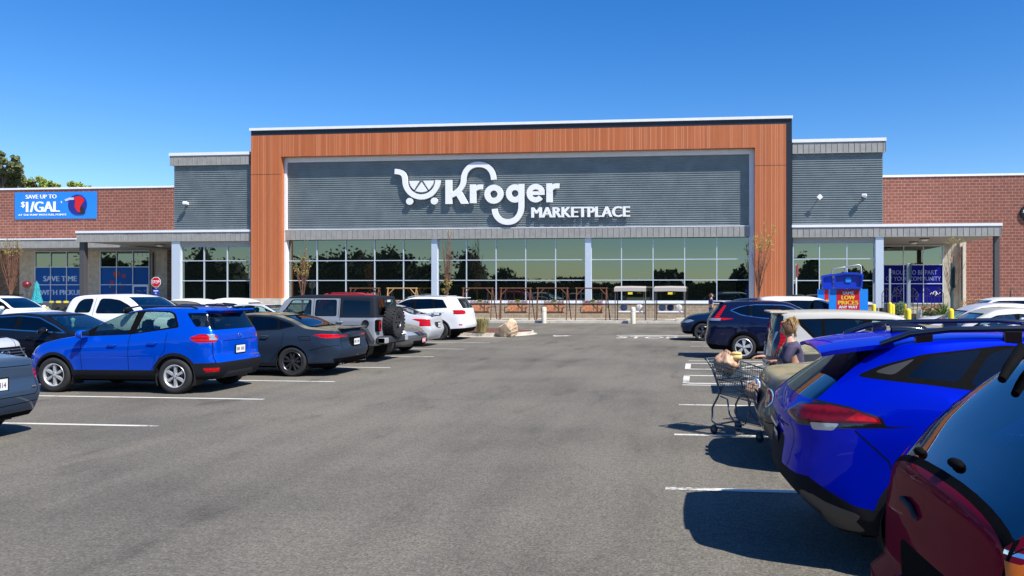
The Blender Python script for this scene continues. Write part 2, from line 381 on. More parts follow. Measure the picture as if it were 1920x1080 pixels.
# masses
fx0, fx1 = AX(470, YF), AX(1485, YF); zt = 12.86
ix0, ix1, iz = AX(527, YF), AX(1415.5, YF), 11.06
b = MB().mat('black_metal'); b.box(fx0, YF + .04, iz + .35, fx1, YF + 1.2, zt); b.box(fx0, YF + .04, .1, fx0 + 1.6, YF + 1.2, iz + .34); b.box(fx1 - 1.6, YF + .04, .1, fx1, YF + 1.2, iz + .34)
b.mat('roofing').box(fx0 + .05, YF + 1.21, 0, fx1 - .05, YF + 3, zt - .02); b.box(-85, 58.4, 0, 55, 112, 8.6)
bp(b, 'structure_core')
b = MB(); coping(b, fx0 - .08, fx1 + .05, YF, YF + 2, zt + .003); bp(b, 'coping')
# orange timber portal
t = MB().mat('timber'); tt = 12.52; oR = fx1 - .37; oL = fx0 + .03; zb_ = AZ(500, 559, YF)
t.box(oL, YF - .02, zb_, ix0, YF + .38, tt); t.box(ix1, YF - .02, zb_, oR, YF + .38, tt); t.box(ix0, YF - .02, iz, ix1, YF + .38, tt)
bp(t, 'timber_frame')
b = MB().mat('timber')
zj = AZ(1450, 310, YF)
b2 = MB().mat('black_metal'); b2.box(ix1, YF - .024, zj - .012, oR, YF - .021, zj + .012); bp(b2, 'cladding_joint'); b2 = MB().mat('black_metal'); b2.box(oL, YF - .024, AZ(500, 327, YF) - .012, ix0, YF - .021, AZ(500, 327, YF) + .012); bp(b2, 'cladding_joint')
b = MB().mat('concrete'); b.box(oL - .03, YF - .06, .1, ix0 + .02, YF + .45, zb_ - .01); bp(b, 'portal_base'); b = MB().mat('concrete'); b.box(ix1 - .02, YF - .06, .1, oR + .03, YF + .45, zb_ - .01); bp(b, 'portal_base')
# white band inside the portal
rx0, rx1 = AX(540, YR), AX(1404.5, YR); rz = iz - .32
b = MB().mat('white_metal'); b.box(ix0 - .2, YW, 1.3, rx0, YW + .7, iz + .2); b.box(rx1, YW, 1.3, ix1 + .2, YW + .7, iz + .2); b.box(rx0, YW, rz, rx1, YW + .7, iz + .2); bp(b, 'inner_band')
zf1, zf0 = AZ(960, 428.5, YR), AZ(960, 446.5, YR)
b = MB(); ribs(b, rx0, rx1, YR, zf1 + .02, rz); bp(b, 'ribbed_wall')
b = MB(); fascia(b, rx0 - .05, rx1 + .02, YR - .2, zf0, zf1, 3); b.mat('white_metal').box(rx0 - .05, YR - .22, zf1, rx1 + .02, YR + .05, zf1 + .05); bp(b, 'fascia')
# glazing helper: px positions of verticals, horizontals in z
def glazing(xs, zs, Y, name='window', panels=None, fr=.055, m='alu', blue=None):
    X = xs; 
    gl = MB(); 
    for i in range(len(X) - 1):
        for j in range(len(zs) - 1):
            mm = 'store_glass'
            if blue and blue(i, j): mm = blue(i, j)
            gl.mat(mm); t_ = R.uniform(-.012, .012) if mm == 'store_glass' else 0; u_ = R.uniform(-.005, .005) if mm == 'store_glass' else 0
            gl.poly([(X[i], Y, zs[j]), (X[i + 1], Y + t_, zs[j]), (X[i + 1], Y + t_ + u_, zs[j + 1]), (X[i], Y + u_, zs[j + 1])])
    w = bp(gl, name)
    f = MB().mat(m)
    for k, x in enumerate(X): 
        f.box(x - fr / 2, Y - .07, zs[0], x + fr / 2, Y - .006, zs[-1])
    for k, z in enumerate(zs):
        hh = fr / 2 if k not in (0, len(zs) - 1) else fr * .6
        for i in range(len(X) - 1): f.box(X[i] + fr / 2, Y - .066, z - hh, X[i + 1] - fr / 2, Y - .008, z + hh)
    f.build('frame', parent=w); return w
zs = [AZ(960, 564, YG), AZ(960, 525.5, YG), AZ(960, 487.5, YG), zf0 + .02]
c1 = (AX(811, YG), AX(821.5, YG)); c2 = (AX(1098, YG), AX(1109, YG))
glazing([AX(p, YG) for p in (541, 595, 649, 703, 757, 811)], zs, YG)
glazing([AX(p, YG) for p in (822, 875, 930.5, 986, 1042, 1098)], zs, YG)
glazing([AX(p, YG) for p in (1109, 1165.5, 1224.6, 1283.8, 1344, 1405)], zs, YG)
for a, c in (c1, c2):
    b = MB().mat('alu'); b.box(a, YG - .22, zs[0] - .0, c, YG + .1, zf0); bp(b, 'column')
b = MB().mat('white_metal'); b.box(rx0 - .2, YG - .16, zs[0] - .16, rx1 + .2, YG + .1, zs[0] - .03); bp(b, 'window_sill')
b = MB().mat('knee_block'); b.box(rx0 - .2, YG - .1, .1, rx1 + .2, YG + .3, zs[0] - .17); bp(b, 'knee_wall')
# wings
def wing(px0, px1, pf0, pf1, ys, cols, colpx, side):
    """ys: coping top/bottom, fascia bottom, ribbed bottom, canopy fascia bottom"""
    Y = YF + .35
    x0, x1 = AX(px0, Y), AX(px1, Y)
    m = (px0 + px1) / 2
    z = [AZ(m, y, Y) for y in ys]
    b = MB(); ribs(b, x0, x1, Y, z[3] - .2, z[2] + .1); bp(b, 'ribbed_wall')
    b = MB().mat('roofing'); b.box(x0 + .03, Y + .01, 5, x1 - .03, 60, z[1] - .02); b.box(x0 + .03, Y + .8, 0, x1 - .03, 60, 5); bp(b, 'structure_core')
    fx0_, fx1_ = AX(pf0, Y), AX(pf1, Y)
    b = MB(); fascia(b, fx0_, fx1_, Y - .17, z[2], z[1], 7, .35); b.mat('fascia').box(fx0_, Y - .15, z[2], fx1_, Y + 1, z[1]); bp(b, 'fascia')
    b = MB(); coping(b, fx0_ - .03, fx1_ + .03, Y - .17, Y + 2, z[1] + .002, z[0] - z[1]); bp(b, 'coping')
    Yg = Y + .12
    zz = [AZ(m, y, Yg) for y in cols[1]]
    glazing([AX(p, Yg) for p in cols[0]], zz, Yg)
    b = MB().mat('alu'); b.box(AX(colpx[0], Yg), Yg - .25, .9, AX(colpx[1], Yg), Yg + .6, z[4]); bp(b, 'column')
    a, c = sorted((AX(colpx[0], Yg), AX(cols[0][-1 if side < 0 else 0], Yg)))
    b = MB().mat('knee_block'); b.box(a, Yg - .12, .1, c, Yg + .3, zz[0] - .14); bp(b, 'knee_wall')
    b = MB().mat('white_metal'); b.box(a, Yg - .18, zz[0] - .13, c, Yg + .1, zz[0] - .02); bp(b, 'window_sill')
wing(327, 470.5, 321.5, 470.5, (286.5, 292, 309.5, 431, 452), ((342, 383.5, 427, 470), (563, 526.5, 489, 452)), (326.5, 341.5), -1)
wing(1485.3, 1655, 1485.3, 1659.5, (261, 267, 287, 420, 443.5), ((1487, 1536, 1587.5, 1639), (567, 526, 485.5, 443.5)), (1640, 1655), 1)
# canopies
def canopy(p0, p1, Y, y0, y1, yc, Yback, seed, pm, name='canopy'):
    x0, x1 = AX(p0, Y), AX(p1, Y); z0, z1, zc = AZ(pm, y1, Y), AZ(pm, y0, Y), AZ(pm, yc, Y)
    b = MB(); fascia(b, x0, x1, Y, z0, z1, seed, .36)
    b.mat('fascia').box(x0 + .01, Y + .02, z0 + .01, x1 - .01, Yback, z1 - .01)
    b.mat('soffit').box(x0 + .05, Y + .05, z0 - .01, x1 - .05, Yback, z0 + .005)
    w = bp(b, name); c = MB(); coping(c, x0 - .04, x1 + .04, Y, Yback, z1 + .002, zc - z1); c.build('coping', parent=w)
    return x0, x1, z0, z1
CL = canopy(143.5, 470, YF + .17, 436, 452, 432, 56.8, 11, 300)
CR = canopy(1485.5, 1878, YF + .17, 425, 443, 420, 56.9, 12, 1680)
# left brick wall, right brick wall
zL = AZ(160, 354, YB); b = MB().mat('brick'); b.box(-85, YB, AZ(160, 464, YB) + .3, AX(327, YF + .35) - .02, YB + 1.4, zL); bp(b, 'brick_wall')
b = MB(); coping(b, -75, AX(327, YF + .3) - .02, YB, YB + 1.5, zL + .002, .14); bp(b, 'coping')
zRt = AZ(1790, 330.5, YE); b = MB().mat('brick'); b.box(AX(1658, YE) - .3, YE, AZ(1790, 459, YE), AX(1809.5, YE), YE + 1.2, zRt); b.box(AX(1809.5, YE), YE - .002, .1, 55, YE + 1.2, zRt); bp(b, 'brick_wall')
b = MB(); coping(b, AX(1658, YE) - .3, 45, YE, YE + 1.5, zRt + .002, .15); bp(b, 'coping')
# vertical control joints in the brick
# left recess
YQ = 56.95; x_ = lambda p: AX(p, YQ)
b = MB().mat('split_stone'); b.box(x_(-330), YQ - .05, .1, x_(36), YQ + .5, 5.9); bp(b, 'stone_wall'); b = MB().mat('split_stone'); b.box(x_(314), YQ - .04, .1, x_(328), YQ + .5, 5.6); bp(b, 'stone_wall')
b = MB().mat('beige_block'); b.box(x_(36), YQ, .1, x_(328), YQ + .6, 5.6); bp(b, 'beige_wall')
m_blue = mat('window_film', (.006, .085, .34), .5, 0, 0, spec=.12)
mat('film_dark', (.004, .004, .17), .5, 0, 0, spec=.1)
zq = [AZ(110, y, YQ - .06) for y in (566, 534, 501, 471)]
fl = lambda i, j: 'window_film' if j < 2 else 'store_glass'
wA = glazing([x_(p) for p in (68, 97, 127, 157)], zq, YQ - .06, blue=fl)
wB = glazing([x_(p) for p in (190, 220.5, 251, 281.5)], zq, YQ - .06, blue=fl)
d = MB().mat('alu'); xa, xb_ = x_(251), x_(281); 
for (a, c, e, f_) in ((xa, xa + .14, .15, zq[1]), (xb_ - .14, xb_, .15, zq[1]), (xa + .141, xb_ - .141, zq[1] - .16, zq[1]), (xa + .141, xb_ - .141, .15, .4)): d.box(a, YQ - .17, e, c, YQ - .1, f_)
d.mat('window_film').box(xa + .141, YQ - .13, .41, xb_ - .141, YQ - .12, zq[1] - .161)
dd = bp(d, 'door'); h_ = MB().mat('alu'); h_.tube([(xa + .2, YQ - .2, 1), (xa + .2, YQ - .24, 1.05), (xa + .2, YQ - .24, 1.5), (xa + .2, YQ - .2, 1.55)], .015, 6); h_.build('handle', parent=dd)
def wtext(s, px0, px1, py0, py1, Y, m, par, off=.0, name='lettering', **k):
    xa, za = aty(px0, py1, Y); xb, zb2 = aty(px1, py0, Y)
    if off: return btext(s, xb - xa, zb2 - za, (xa, Y, za), m, par, .003, .13, name)
    return text(s, xb - xa, zb2 - za, (xa, Y, za), m, par, .004, off, name, **k)
mat('film_text', (.42, .55, .75), .6)
wtext('SAVE TIME', 81, 144.5, 517.5, 527.5, YQ - .07, 'film_text', wA, .012); wtext('WITH PICKUP', 75, 153.5, 543.5, 553, YQ - .07, 'film_text', wA, .012)
b = MB().mat('film_text'); [b.tube([(AX(p, YQ - .14), YQ - .14, AZ(p, y0, YQ - .14)), (AX(p + 2, YQ - .14), YQ - .14, AZ(p, y1, YQ - .14))], .02, 4) for p, y0, y1 in ((256, 545, 545), (259, 547, 544), (262, 544, 547), (266, 547, 545), (270, 543, 546), (273, 546, 544))]; b.build('film_logo', parent=dd)
# red and blue fruit shapes of the window film
b = MB()
mat('film_red', (.34, .012, .03), .5); mat('film_navy', (.01, .03, .12), .5); mat('film_leaf', (.15, .3, .5), .5)
for (px, py, r, m_) in ((218, 514, 7, 'film_red'), (232, 517.5, 4.5, 'film_red'), (210, 529.5, 4.3, 'film_red'), (229, 540, 4.8, 'film_navy'), (209.5, 541, 4, 'film_navy'), (217.5, 549, 3.5, 'film_red'), (206, 538, 1.6, 'film_leaf'), (225, 531, 1.6, 'film_leaf')):
    X_, Z_ = aty(px, py, YQ - .072); r_ = r / 1441 * YQ; b.mat(m_)
    b.poly([(X_ + r_ * math.cos(a) * (1 + .12 * math.sin(3 * a)), YQ - .066, Z_ + r_ * math.sin(a) * (1 + .1 * math.cos(2 * a))) for a in [k * math.pi / 8 for k in range(16)]])
b.build('film_picture', parent=wB)
# lower left canopy band
YLo = 52.8
b = MB(); xl0 = -75; xl1 = x_(328); za, zc_ = AZ(80, 464, YLo), AZ(80, 449.5, YLo); fascia(b, xl0, xl1, YLo, za, zc_, 21, .36); b.mat('fascia').box(xl0, YLo + .02, za + .01, xl1, YB - .01, zc_ - .01)
w = bp(b, 'lower_canopy'); c = MB(); coping(c, xl0, AX(143, YLo), YLo, YB - .01, zc_ + .002, .1); c.build('coping', parent=w)
# posts
def post(px0, px1, Y, zt_, name='canopy_post'):
    b = MB().mat('dark_post'); a, c = AX(px0, Y), AX(px1, Y); b.box(a, Y - .16, .14, c, Y + .16, zt_, bev=.01); b.box(a - .06, Y - .2, .14, c + .06, Y + .2, .2); bp(b, name)
post(152.3, 161.5, YF + .55, CL[2]); post(1863, 1872.5, YF + .55, CR[2])
b = MB().mat('dark_post'); b.tube([(x_(288.5), YQ - .1, .2), (x_(288.5), YQ - .1, 5.1)], .07, 8); bp(b, 'drain_pipe')
# right entrance recess
YN = 56.9; e_ = lambda p: AX(p, YN)
mat('right_beige', (.58, .52, .42), .85, noise=.06, nscale=2)
b = MB().mat('beige_block'); b.box(e_(1655), YN + .02, .1, e_(1768), YN + .5, 5.6); b.box(e_(1768), YN - .02, .1, e_(1798), YN + .5, 5.6); b.mat('right_beige').box(e_(1798), YN - .25, .1, e_(1809), YN + .5, 5.6); bp(b, 'beige_wall')
ze = [AZ(1712, y, YN) for y in (569, 532, 496.5, 461)]
fl2 = lambda i, j: 'film_dark' if j < 2 else 'store_glass'
wC = glazing([e_(p) for p in (1656, 1694, 1731, 1767.5)], ze, YN, blue=fl2)
mat('film_text2', (.25, .30, .62), .6)
wtext('PROUD TO BE PART', 1669, 1757, 506.5, 515, YN - .012, 'film_text2', wC); wtext('OF YOUR COMMUNITY', 1661, 1764, 518.5, 526.5, YN - .012, 'film_text2', wC)
# script doodles on the film
b = MB().mat('film_text2')
def scr(pts, r=.02, Y=YN - .02):
    P = []
    for (px, py) in pts: X_, Z_ = aty(px, py, Y); P.append((X_, Y, Z_))
    b.tube(P, r, 5)
scr([(1670, 556), (1674, 548), (1678, 538), (1677, 544), (1675, 552), (1679, 545), (1684, 537), (1690, 536), (1688, 545), (1687, 551), (1692, 540), (1693, 546)]); scr([(1668, 563), (1674, 556), (1682, 549), (1690, 552)])
scr([(1716, 552), (1720, 547), (1722, 552), (1720, 560), (1716, 562), (1718, 556), (1723, 552)])
b.build('script_lettering', parent=wC)
b = MB().mat('text_white')
scr([(1744, 552), (1747, 549), (1749, 552), (1751, 547), (1755, 546), (1757, 550), (1754, 554), (1751, 551), (1755, 549), (1760, 552), (1763, 548)], .028)
b.build('film_logo', parent=wC)
b = MB().mat('dark_post'); b.tube([(e_(1801), YN - .33, .2), (e_(1801), YN - .33, 5.2)], .06, 8); bp(b, 'drain_pipe')
# pilaster lines / control joints
mat('joint', (.42, .25, .19), .9)
b = MB().mat('joint')
for p in (36, 156, 281): b.box(AX(p, YB) - .012, YB - .004, AZ(160, 445, YB), AX(p, YB) + .012, YB + .01, zL - .01)
bp(b, 'brick_joint')
# ceiling lamps under the canopies
def dome(px, py, zc, nm):
    d = ray(px, py); t = (zc - .12 - H) / d[2]; X_, Y_ = d[0] * t, d[1] * t
    o = thing('ceiling_lamp', nm, 'lamp', (X_, Y_, zc - .011), 0, 'round lamps under the entrance canopies')
    b = MB().mat('dark_post'); b.lathe([(0, 0), (.31, 0), (.31, -.06), (.27, -.07), (0, -.07)][::-1], n=20); b.build('lamp_ring', parent=o)
    b = MB().mat('lamp_glass'); b.lathe([(0, -.19), (.12, -.175), (.2, -.14), (.26, -.072), (0, -.071)], n=20); b.build('lamp_shade', parent=o)
dome(300, 460.5, CL[2] + .003, 'round white dome lamp under the left entrance canopy')
dome(1713.5, 456, CR[2] + .003, 'farther of two dome lamps under the right entrance canopy')
dome(1733.5, 450, CR[2] + .003, 'nearer of two dome lamps under the right entrance canopy')
# wall lights
def walllight(px, py, Y, lab, tilt):
    X_, Z_ = aty(px, py, Y)
    o = thing('wall_lamp', lab, 'lamp', (X_, Y, Z_), tilt, 'small white fittings on the ribbed walls')
    b = MB().mat('white_plastic'); b.box(-.08, -.12, -.1, .08, 0, .1, bev=.02); b.tube([(0, -.1, 0), (0, -.32, .02)], .035, 8); b.build('bracket', parent=o)
    b = MB().mat('white_plastic'); b.box(-.16, -.55, -.09, .14, -.3, .1, bev=.04); b.build('lamp_head', parent=o)
walllight(352, 382, YF + .31, 'small white wall light on the left ribbed wall', .3)
walllight(1622, 368, YF + .31, 'white wall light near the right edge of the right ribbed wall', -.3)
X_, Z_ = aty(1535, 371, YF + .31)
o = thing('wall_antenna', 'white diamond shaped panel on the right ribbed wall', 'panel', (X_, YF + .31, Z_))
b = MB().mat('white_plastic'); b.box(-.14, -.47, -.14, .14, -.42, .14, T=Matrix.Rotation(math.pi / 4, 4, 'Y'), bev=.01); b.build('panel', parent=o)
b = MB().mat('white_plastic'); b.tube([(0, 0, 0), (0, -.42, 0)], .025, 6); b.build('bracket', parent=o)

# ------------------------------------------------------------ store sign
YS = 48.30
sign = thing('store_sign', 'big white raised store name with trolley emblem and smaller word below on the ribbed wall', 'sign', (AX(960, YS), YS, AZ(960, 370, YS)))
SX = lambda zx: AX(700 + zx / 3.5556, YS); SZ = lambda zy: AZ(960, 280 + zy / 3.5556, YS)
def ribbon(mb, pts, w, y0=YS - .004, y1=YS + .124, close=False):
    """flat stroke: pts in zoomed sign pixels, w width px"""
    P = [Vector((SX(a), SZ(c))) for a, c in pts]; wm = w / 3.5556 / 1441 * YS / 2
    n = len(P); Lf, Rt = [], []
    for i in range(n):
        if close: t = P[(i + 1) % n] - P[i - 1]
        elif i == 0: t = P[1] - P[0]
        elif i == n - 1: t = P[-1] - P[-2]
        else: t = (P[i + 1] - P[i]).normalized() + (P[i] - P[i - 1]).normalized()
        t.normalize(); nn = Vector((-t.y, t.x)) * (wm[i] if isinstance(wm, list) else wm)
        Lf.append(P[i] + nn); Rt.append(P[i] - nn)
    if close: Lf.append(Lf[0]); Rt.append(Rt[0])
    for i in range(len(Lf) - 1):
        a, b_, c, d = Lf[i], Lf[i + 1], Rt[i + 1], Rt[i]
        mb.poly([(q.x, y0, q.y) for q in (d, c, b_, a)]); mb.poly([(q.x, y1, q.y) for q in (a, b_, c, d)])
        mb.poly([(a.x, y0, a.y), (b_.x, y0, b_.y), (b_.x, y1, b_.y), (a.x, y1, a.y)]); mb.poly([(c.x, y0, c.y), (d.x, y0, d.y), (d.x, y1, d.y), (c.x, y1, c.y)])
    if not close:
        for (a, d) in ((Lf[0], Rt[0]), (Rt[-1], Lf[-1])): mb.poly([(a.x, y0, a.y), (a.x, y1, a.y), (d.x, y1, d.y), (d.x, y0, d.y)])
def arc(cx, cy, rx, ry, a0, a1, n=18): return [(cx + rx * math.cos(math.radians(a0 + (a1 - a0) * k / n)), cy - ry * math.sin(math.radians(a0 + (a1 - a0) * k / n))) for k in range(n + 1)]
def bez(p0, p1, p2, p3, n=10): return [tuple((1 - t) ** 3 * a + 3 * (1 - t) ** 2 * t * b_ + 3 * (1 - t) * t * t * c + t ** 3 * d for a, b_, c, d in zip(p0, p1, p2, p3)) for t in [k / n for k in range(n + 1)]]
def spoly(mb, pts, y0=YS, y1=YS + .12): mb.prism([(SX(a), SZ(c)) for a, c in pts], y0, y1)
def letter(fn):
    b = MB().mat('white_plastic'); fn(b); b.v = [(x - sign.location.x, y - sign.location.y, z - sign.location.z) for x, y, z in b.v]; return b.build('letter', parent=sign)
def emblem(b):
    ribbon(b, bez((142, 134), (190, 136), (208, 150), (210, 195)) + arc(320, 197, 110, 112, 178, 360, 26)[1:], 37)
def emblem_wheels(b):
    for cx, cy in ((241, 338), (405, 338)):
        b.prism([(SX(x), SZ(y)) for x, y in arc(cx, cy, 23, 23, 0, 360, 24)[:-1]], YS, YS + .12)
def fruit(b):
    C = (320, 197); r = 80
    for a0, a1 in ((183, 233), (240, 300), (307, 357)):
        A = arc(C[0], C[1], r, r, a0, a1, 8)
        am = math.radians((a0 + a1) / 2); o_ = (C[0] + 9 * math.cos(am), C[1] + 4 - 9 * math.sin(am))
        if a0 == 183: A = [(238, 200)] + A[1:]; o_ = (308, 200)
        if a0 == 307: A = A[:-1] + [(402, 200)]; o_ = (332, 200)
        spoly(b, [o_] + A)
def L_K(b):
    spoly(b, [(480, 197), (524, 197), (524, 359), (480, 359)])
    ribbon(b, bez((518, 300), (560, 285), (598, 250), (600, 205)) + bez((600, 205), (600, 140), (640, 96), (700, 96))[1:] + bez((700, 96), (765, 96), (800, 140), (802, 200))[1:], 38)
    spoly(b, [(545, 290), (580, 262), (635, 359), (585, 359)])
def L_r(x0):
    def f(b):
        spoly(b, [(x0, 230), (x0 + 36, 230), (x0 + 42, 252), (x0 + 42, 355), (x0, 355)])
        ribbon(b, bez((x0 + 22, 290), (x0 + 30, 252), (x0 + 55, 244), (x0 + 86, 248), 8), 34)
    return f
def L_o(b): ribbon(b, arc(803, 297, 44, 44, 0, 360, 32)[:-1], 41, close=True)
def L_g(b):
    ribbon(b, arc(944, 294, 42, 42, 0, 360, 32)[:-1], 40, close=True)
    ribbon(b, [(986, 232), (986, 380)] + bez((986, 380), (986, 440), (950, 484), (898, 484))[1:] + bez((898, 484), (845, 484), (808, 445), (808, 395))[1:], 40, YS - .009, YS + .13)
def L_e(b):
    ribbon(b, arc(1082, 294, 43, 44, 8, 322, 28), 37); spoly(b, [(1050, 282), (1139, 282), (1141, 306), (1050, 306)])
for f in (emblem, emblem_wheels, fruit, L_K, L_r(643), L_o, L_g, L_e, L_r(1153)): letter(f)
o = btext('MARKETPLACE', SX(1712) - SX(1052), SZ(388) - SZ(457), (SX(1052), YS + .12, SZ(457)), 'white_plastic', None, .12, .13, 'small_lettering'); o.parent = sign; o.matrix_parent_inverse = sign.matrix_world.inverted(); o.matrix_parent_inverse = Matrix.Translation(-sign.location)
# standoffs
b = MB().mat('alu')
for (zx, zy) in ((500, 220), (500, 340), (600, 180), (800, 180), (664, 300), (803, 340), (986, 300), (898, 484), (1082, 340), (1174, 300), (320, 308), (241, 338), (405, 338), (215, 200), (425, 205), (1100, 420), (1400, 420), (1680, 420)):
    b.box(SX(zx) - .02, YS + .1, SZ(zy) - .02, SX(zx) + .02, YR, SZ(zy) + .02)
b.v = [(x - sign.location.x, y - sign.location.y, z - sign.location.z) for x, y, z in b.v]; b.build('standoff', parent=sign)
# banner
YBn = YB - .06
ban = thing('promotional_banner', 'blue fuel savings banner with a red pump nozzle on the left brick wall', 'banner', (AX(28, YBn), YBn, AZ(28, 410, YBn)))
def rel(o, par): o.parent = par; o.matrix_parent_inverse = Matrix.Translation(-par.location); return o
mat('banner_blue', (.015, .21, .80), .45, 0, 0); mat('banner_navy', (.012, .02, .20), .5); mat('pump_red', (.62, .008, .012), .4)
bx0, bx1 = AX(28, YBn), AX(182, YBn); bz0, bz1 = AZ(105, 410.5, YBn), AZ(105, 360, YBn)
b = MB().mat('banner_blue'); rows = []
for j in range(13):
    v = j / 12; rows.append([(bx0 + (bx1 - bx0) * u, YBn - .012 * math.sin(u * 21 + v * 3) * abs(math.sin(v * 2.6 + u)) - .01, bz0 + (bz1 - bz0) * v + .02 * math.sin(u * 3.1) * (1 - v)) for u in [k / 40 for k in range(41)]])
b.grid(rows); rel(b.build('cloth'), ban)
def bt(s, a, c, d, e, off=.02):
    xa, za = aty(a, e, YBn); xb, zb2 = aty(c, d, YBn); return rel(btext(s, xb - xa, zb2 - za, (xa, YBn - .035, za), 'text_white', None, .004, .14), ban)
bt('SAVE UP TO', 48.5, 107, 364.5, 373, .03); bt('$', 40, 47.5, 378, 390, .05); bt('1/GAL', 49, 113, 377.5, 398, .045); bt('AT THE PUMP WITH FUEL POINTS', 35, 125, 400.5, 405, .02); rel(wtext('*', 113.5, 116.5, 377, 381, YBn - .035, 'text_white', None, .02), ban)
Xc, Zc = aty(146, 384, YBn); b = MB().mat('banner_navy'); r_ = 21 / 1441 * YBn * 1.02
b.prism([(Xc + r_ * math.cos(a), Zc + r_ * math.sin(a)) for a in [k * math.pi / 18 for k in range(36)]], YBn - .045, YBn - .035); rel(b.build('printed_disc'), ban)
q = lambda px, py: aty(px, py, YBn)
b = MB().mat('pump_red'); b.prism([q(139, 370), (q(150, 367.5)), q(156, 370), q(159, 376), q(153, 385), q(150, 392), q(152, 398), q(146, 397), q(141, 388), q(142, 377)], YBn - .06, YBn - .05); rel(b.build('printed_nozzle'), ban)
b = MB().mat('alu'); b.prism([q(122, 374), q(131, 370.5), q(139, 370.5), q(139.5, 374.5), q(131, 375), q(124, 378)], YBn - .06, YBn - .05); rel(b.build('printed_spout'), ban); b = MB().mat('black'); b.prism([q(153, 385), q(158, 391), q(161, 399), q(157, 402), q(149, 402), q(151, 393)], YBn - .058, YBn - .05); rel(b.build('printed_hose'), ban)
# round sign at the right end
Xc, Zc = aty(1931, 399, YE - .15); o = thing('round_wall_sign', 'dark round sign cut off at the right edge, on the brick wall', 'sign', (Xc, YE - .15, Zc))
b = MB().mat('black_metal'); b.lathe([(0, 0), (.62, 0), (.64, .02), (.64, .12), (0, .12)], axis='y', n=40); b.build('disc', parent=o)
b = MB().mat('text_white'); b.tube([(-.47, -.02, .16), (-.32, -.02, .22), (-.2, -.02, .1), (-.3, -.02, -.02), (-.1, -.02, -.14), (.1, -.02, 0), (.3, -.02, .1)], .03, 6); b.tube([(-.49, -.02, .02), (-.4, -.02, .1)], .03, 6); b.build('emblem', parent=o)
# ------------------------------------------------------------ vehicle builder
def pch(pts, x):
    """monotone cubic through pts"""
    P = sorted(pts); X = np.array([p[0] for p in P], float); Y = np.array([p[1] for p in P], float); x = np.atleast_1d(np.asarray(x, float))
    if len(X) == 1: return np.full(x.shape, Y[0])
    h = np.diff(X); d = np.diff(Y) / h; m = np.zeros(len(X)); m[0], m[-1] = d[0], d[-1]
    for i in range(1, len(X) - 1):
        m[i] = 0 if d[i - 1] * d[i] <= 0 else (3 * (h[i - 1] + h[i])) / ((2 * h[i] + h[i - 1]) / d[i - 1] + (h[i] + 2 * h[i - 1]) / d[i])
    xc = np.clip(x, X[0], X[-1]); i = np.clip(np.searchsorted(X, xc) - 1, 0, len(X) - 2); t = (xc - X[i]) / h[i]
    return (2 * t**3 - 3 * t**2 + 1) * Y[i] + (t**3 - 2 * t**2 + t) * h[i] * m[i] + (-2 * t**3 + 3 * t**2) * Y[i + 1] + (t**3 - t**2) * h[i] * m[i + 1]
def rpoly(pts, r, n=3):
    out = []; k = len(pts)
    for i in range(k):
        a, b_, c = Vector(pts[i - 1]), Vector(pts[i]), Vector(pts[(i + 1) % k])
        u, v = (a - b_), (c - b_); l = min(u.length, v.length) * .45; rr = min(r, l)
        p, q = b_ + u.normalized() * rr, b_ + v.normalized() * rr
        for j in range(n + 1):
            t = j / n; out.append(tuple((1 - t)**2 * p + 2 * t * (1 - t) * b_ + t * t * q))
    return out
def inpoly(x, y, P):
    c = False; j = len(P) - 1
    for i in range(len(P)):
        xi, yi = P[i]; xj, yj = P[j]
        if (yi > y) != (yj > y) and x < (xj - xi) * (y - yi) / (yj - yi) + xi: c = not c
        j = i
    return c
AXI = {'y': (0, 2), 'x': (1, 2), 'z': (0, 1)}
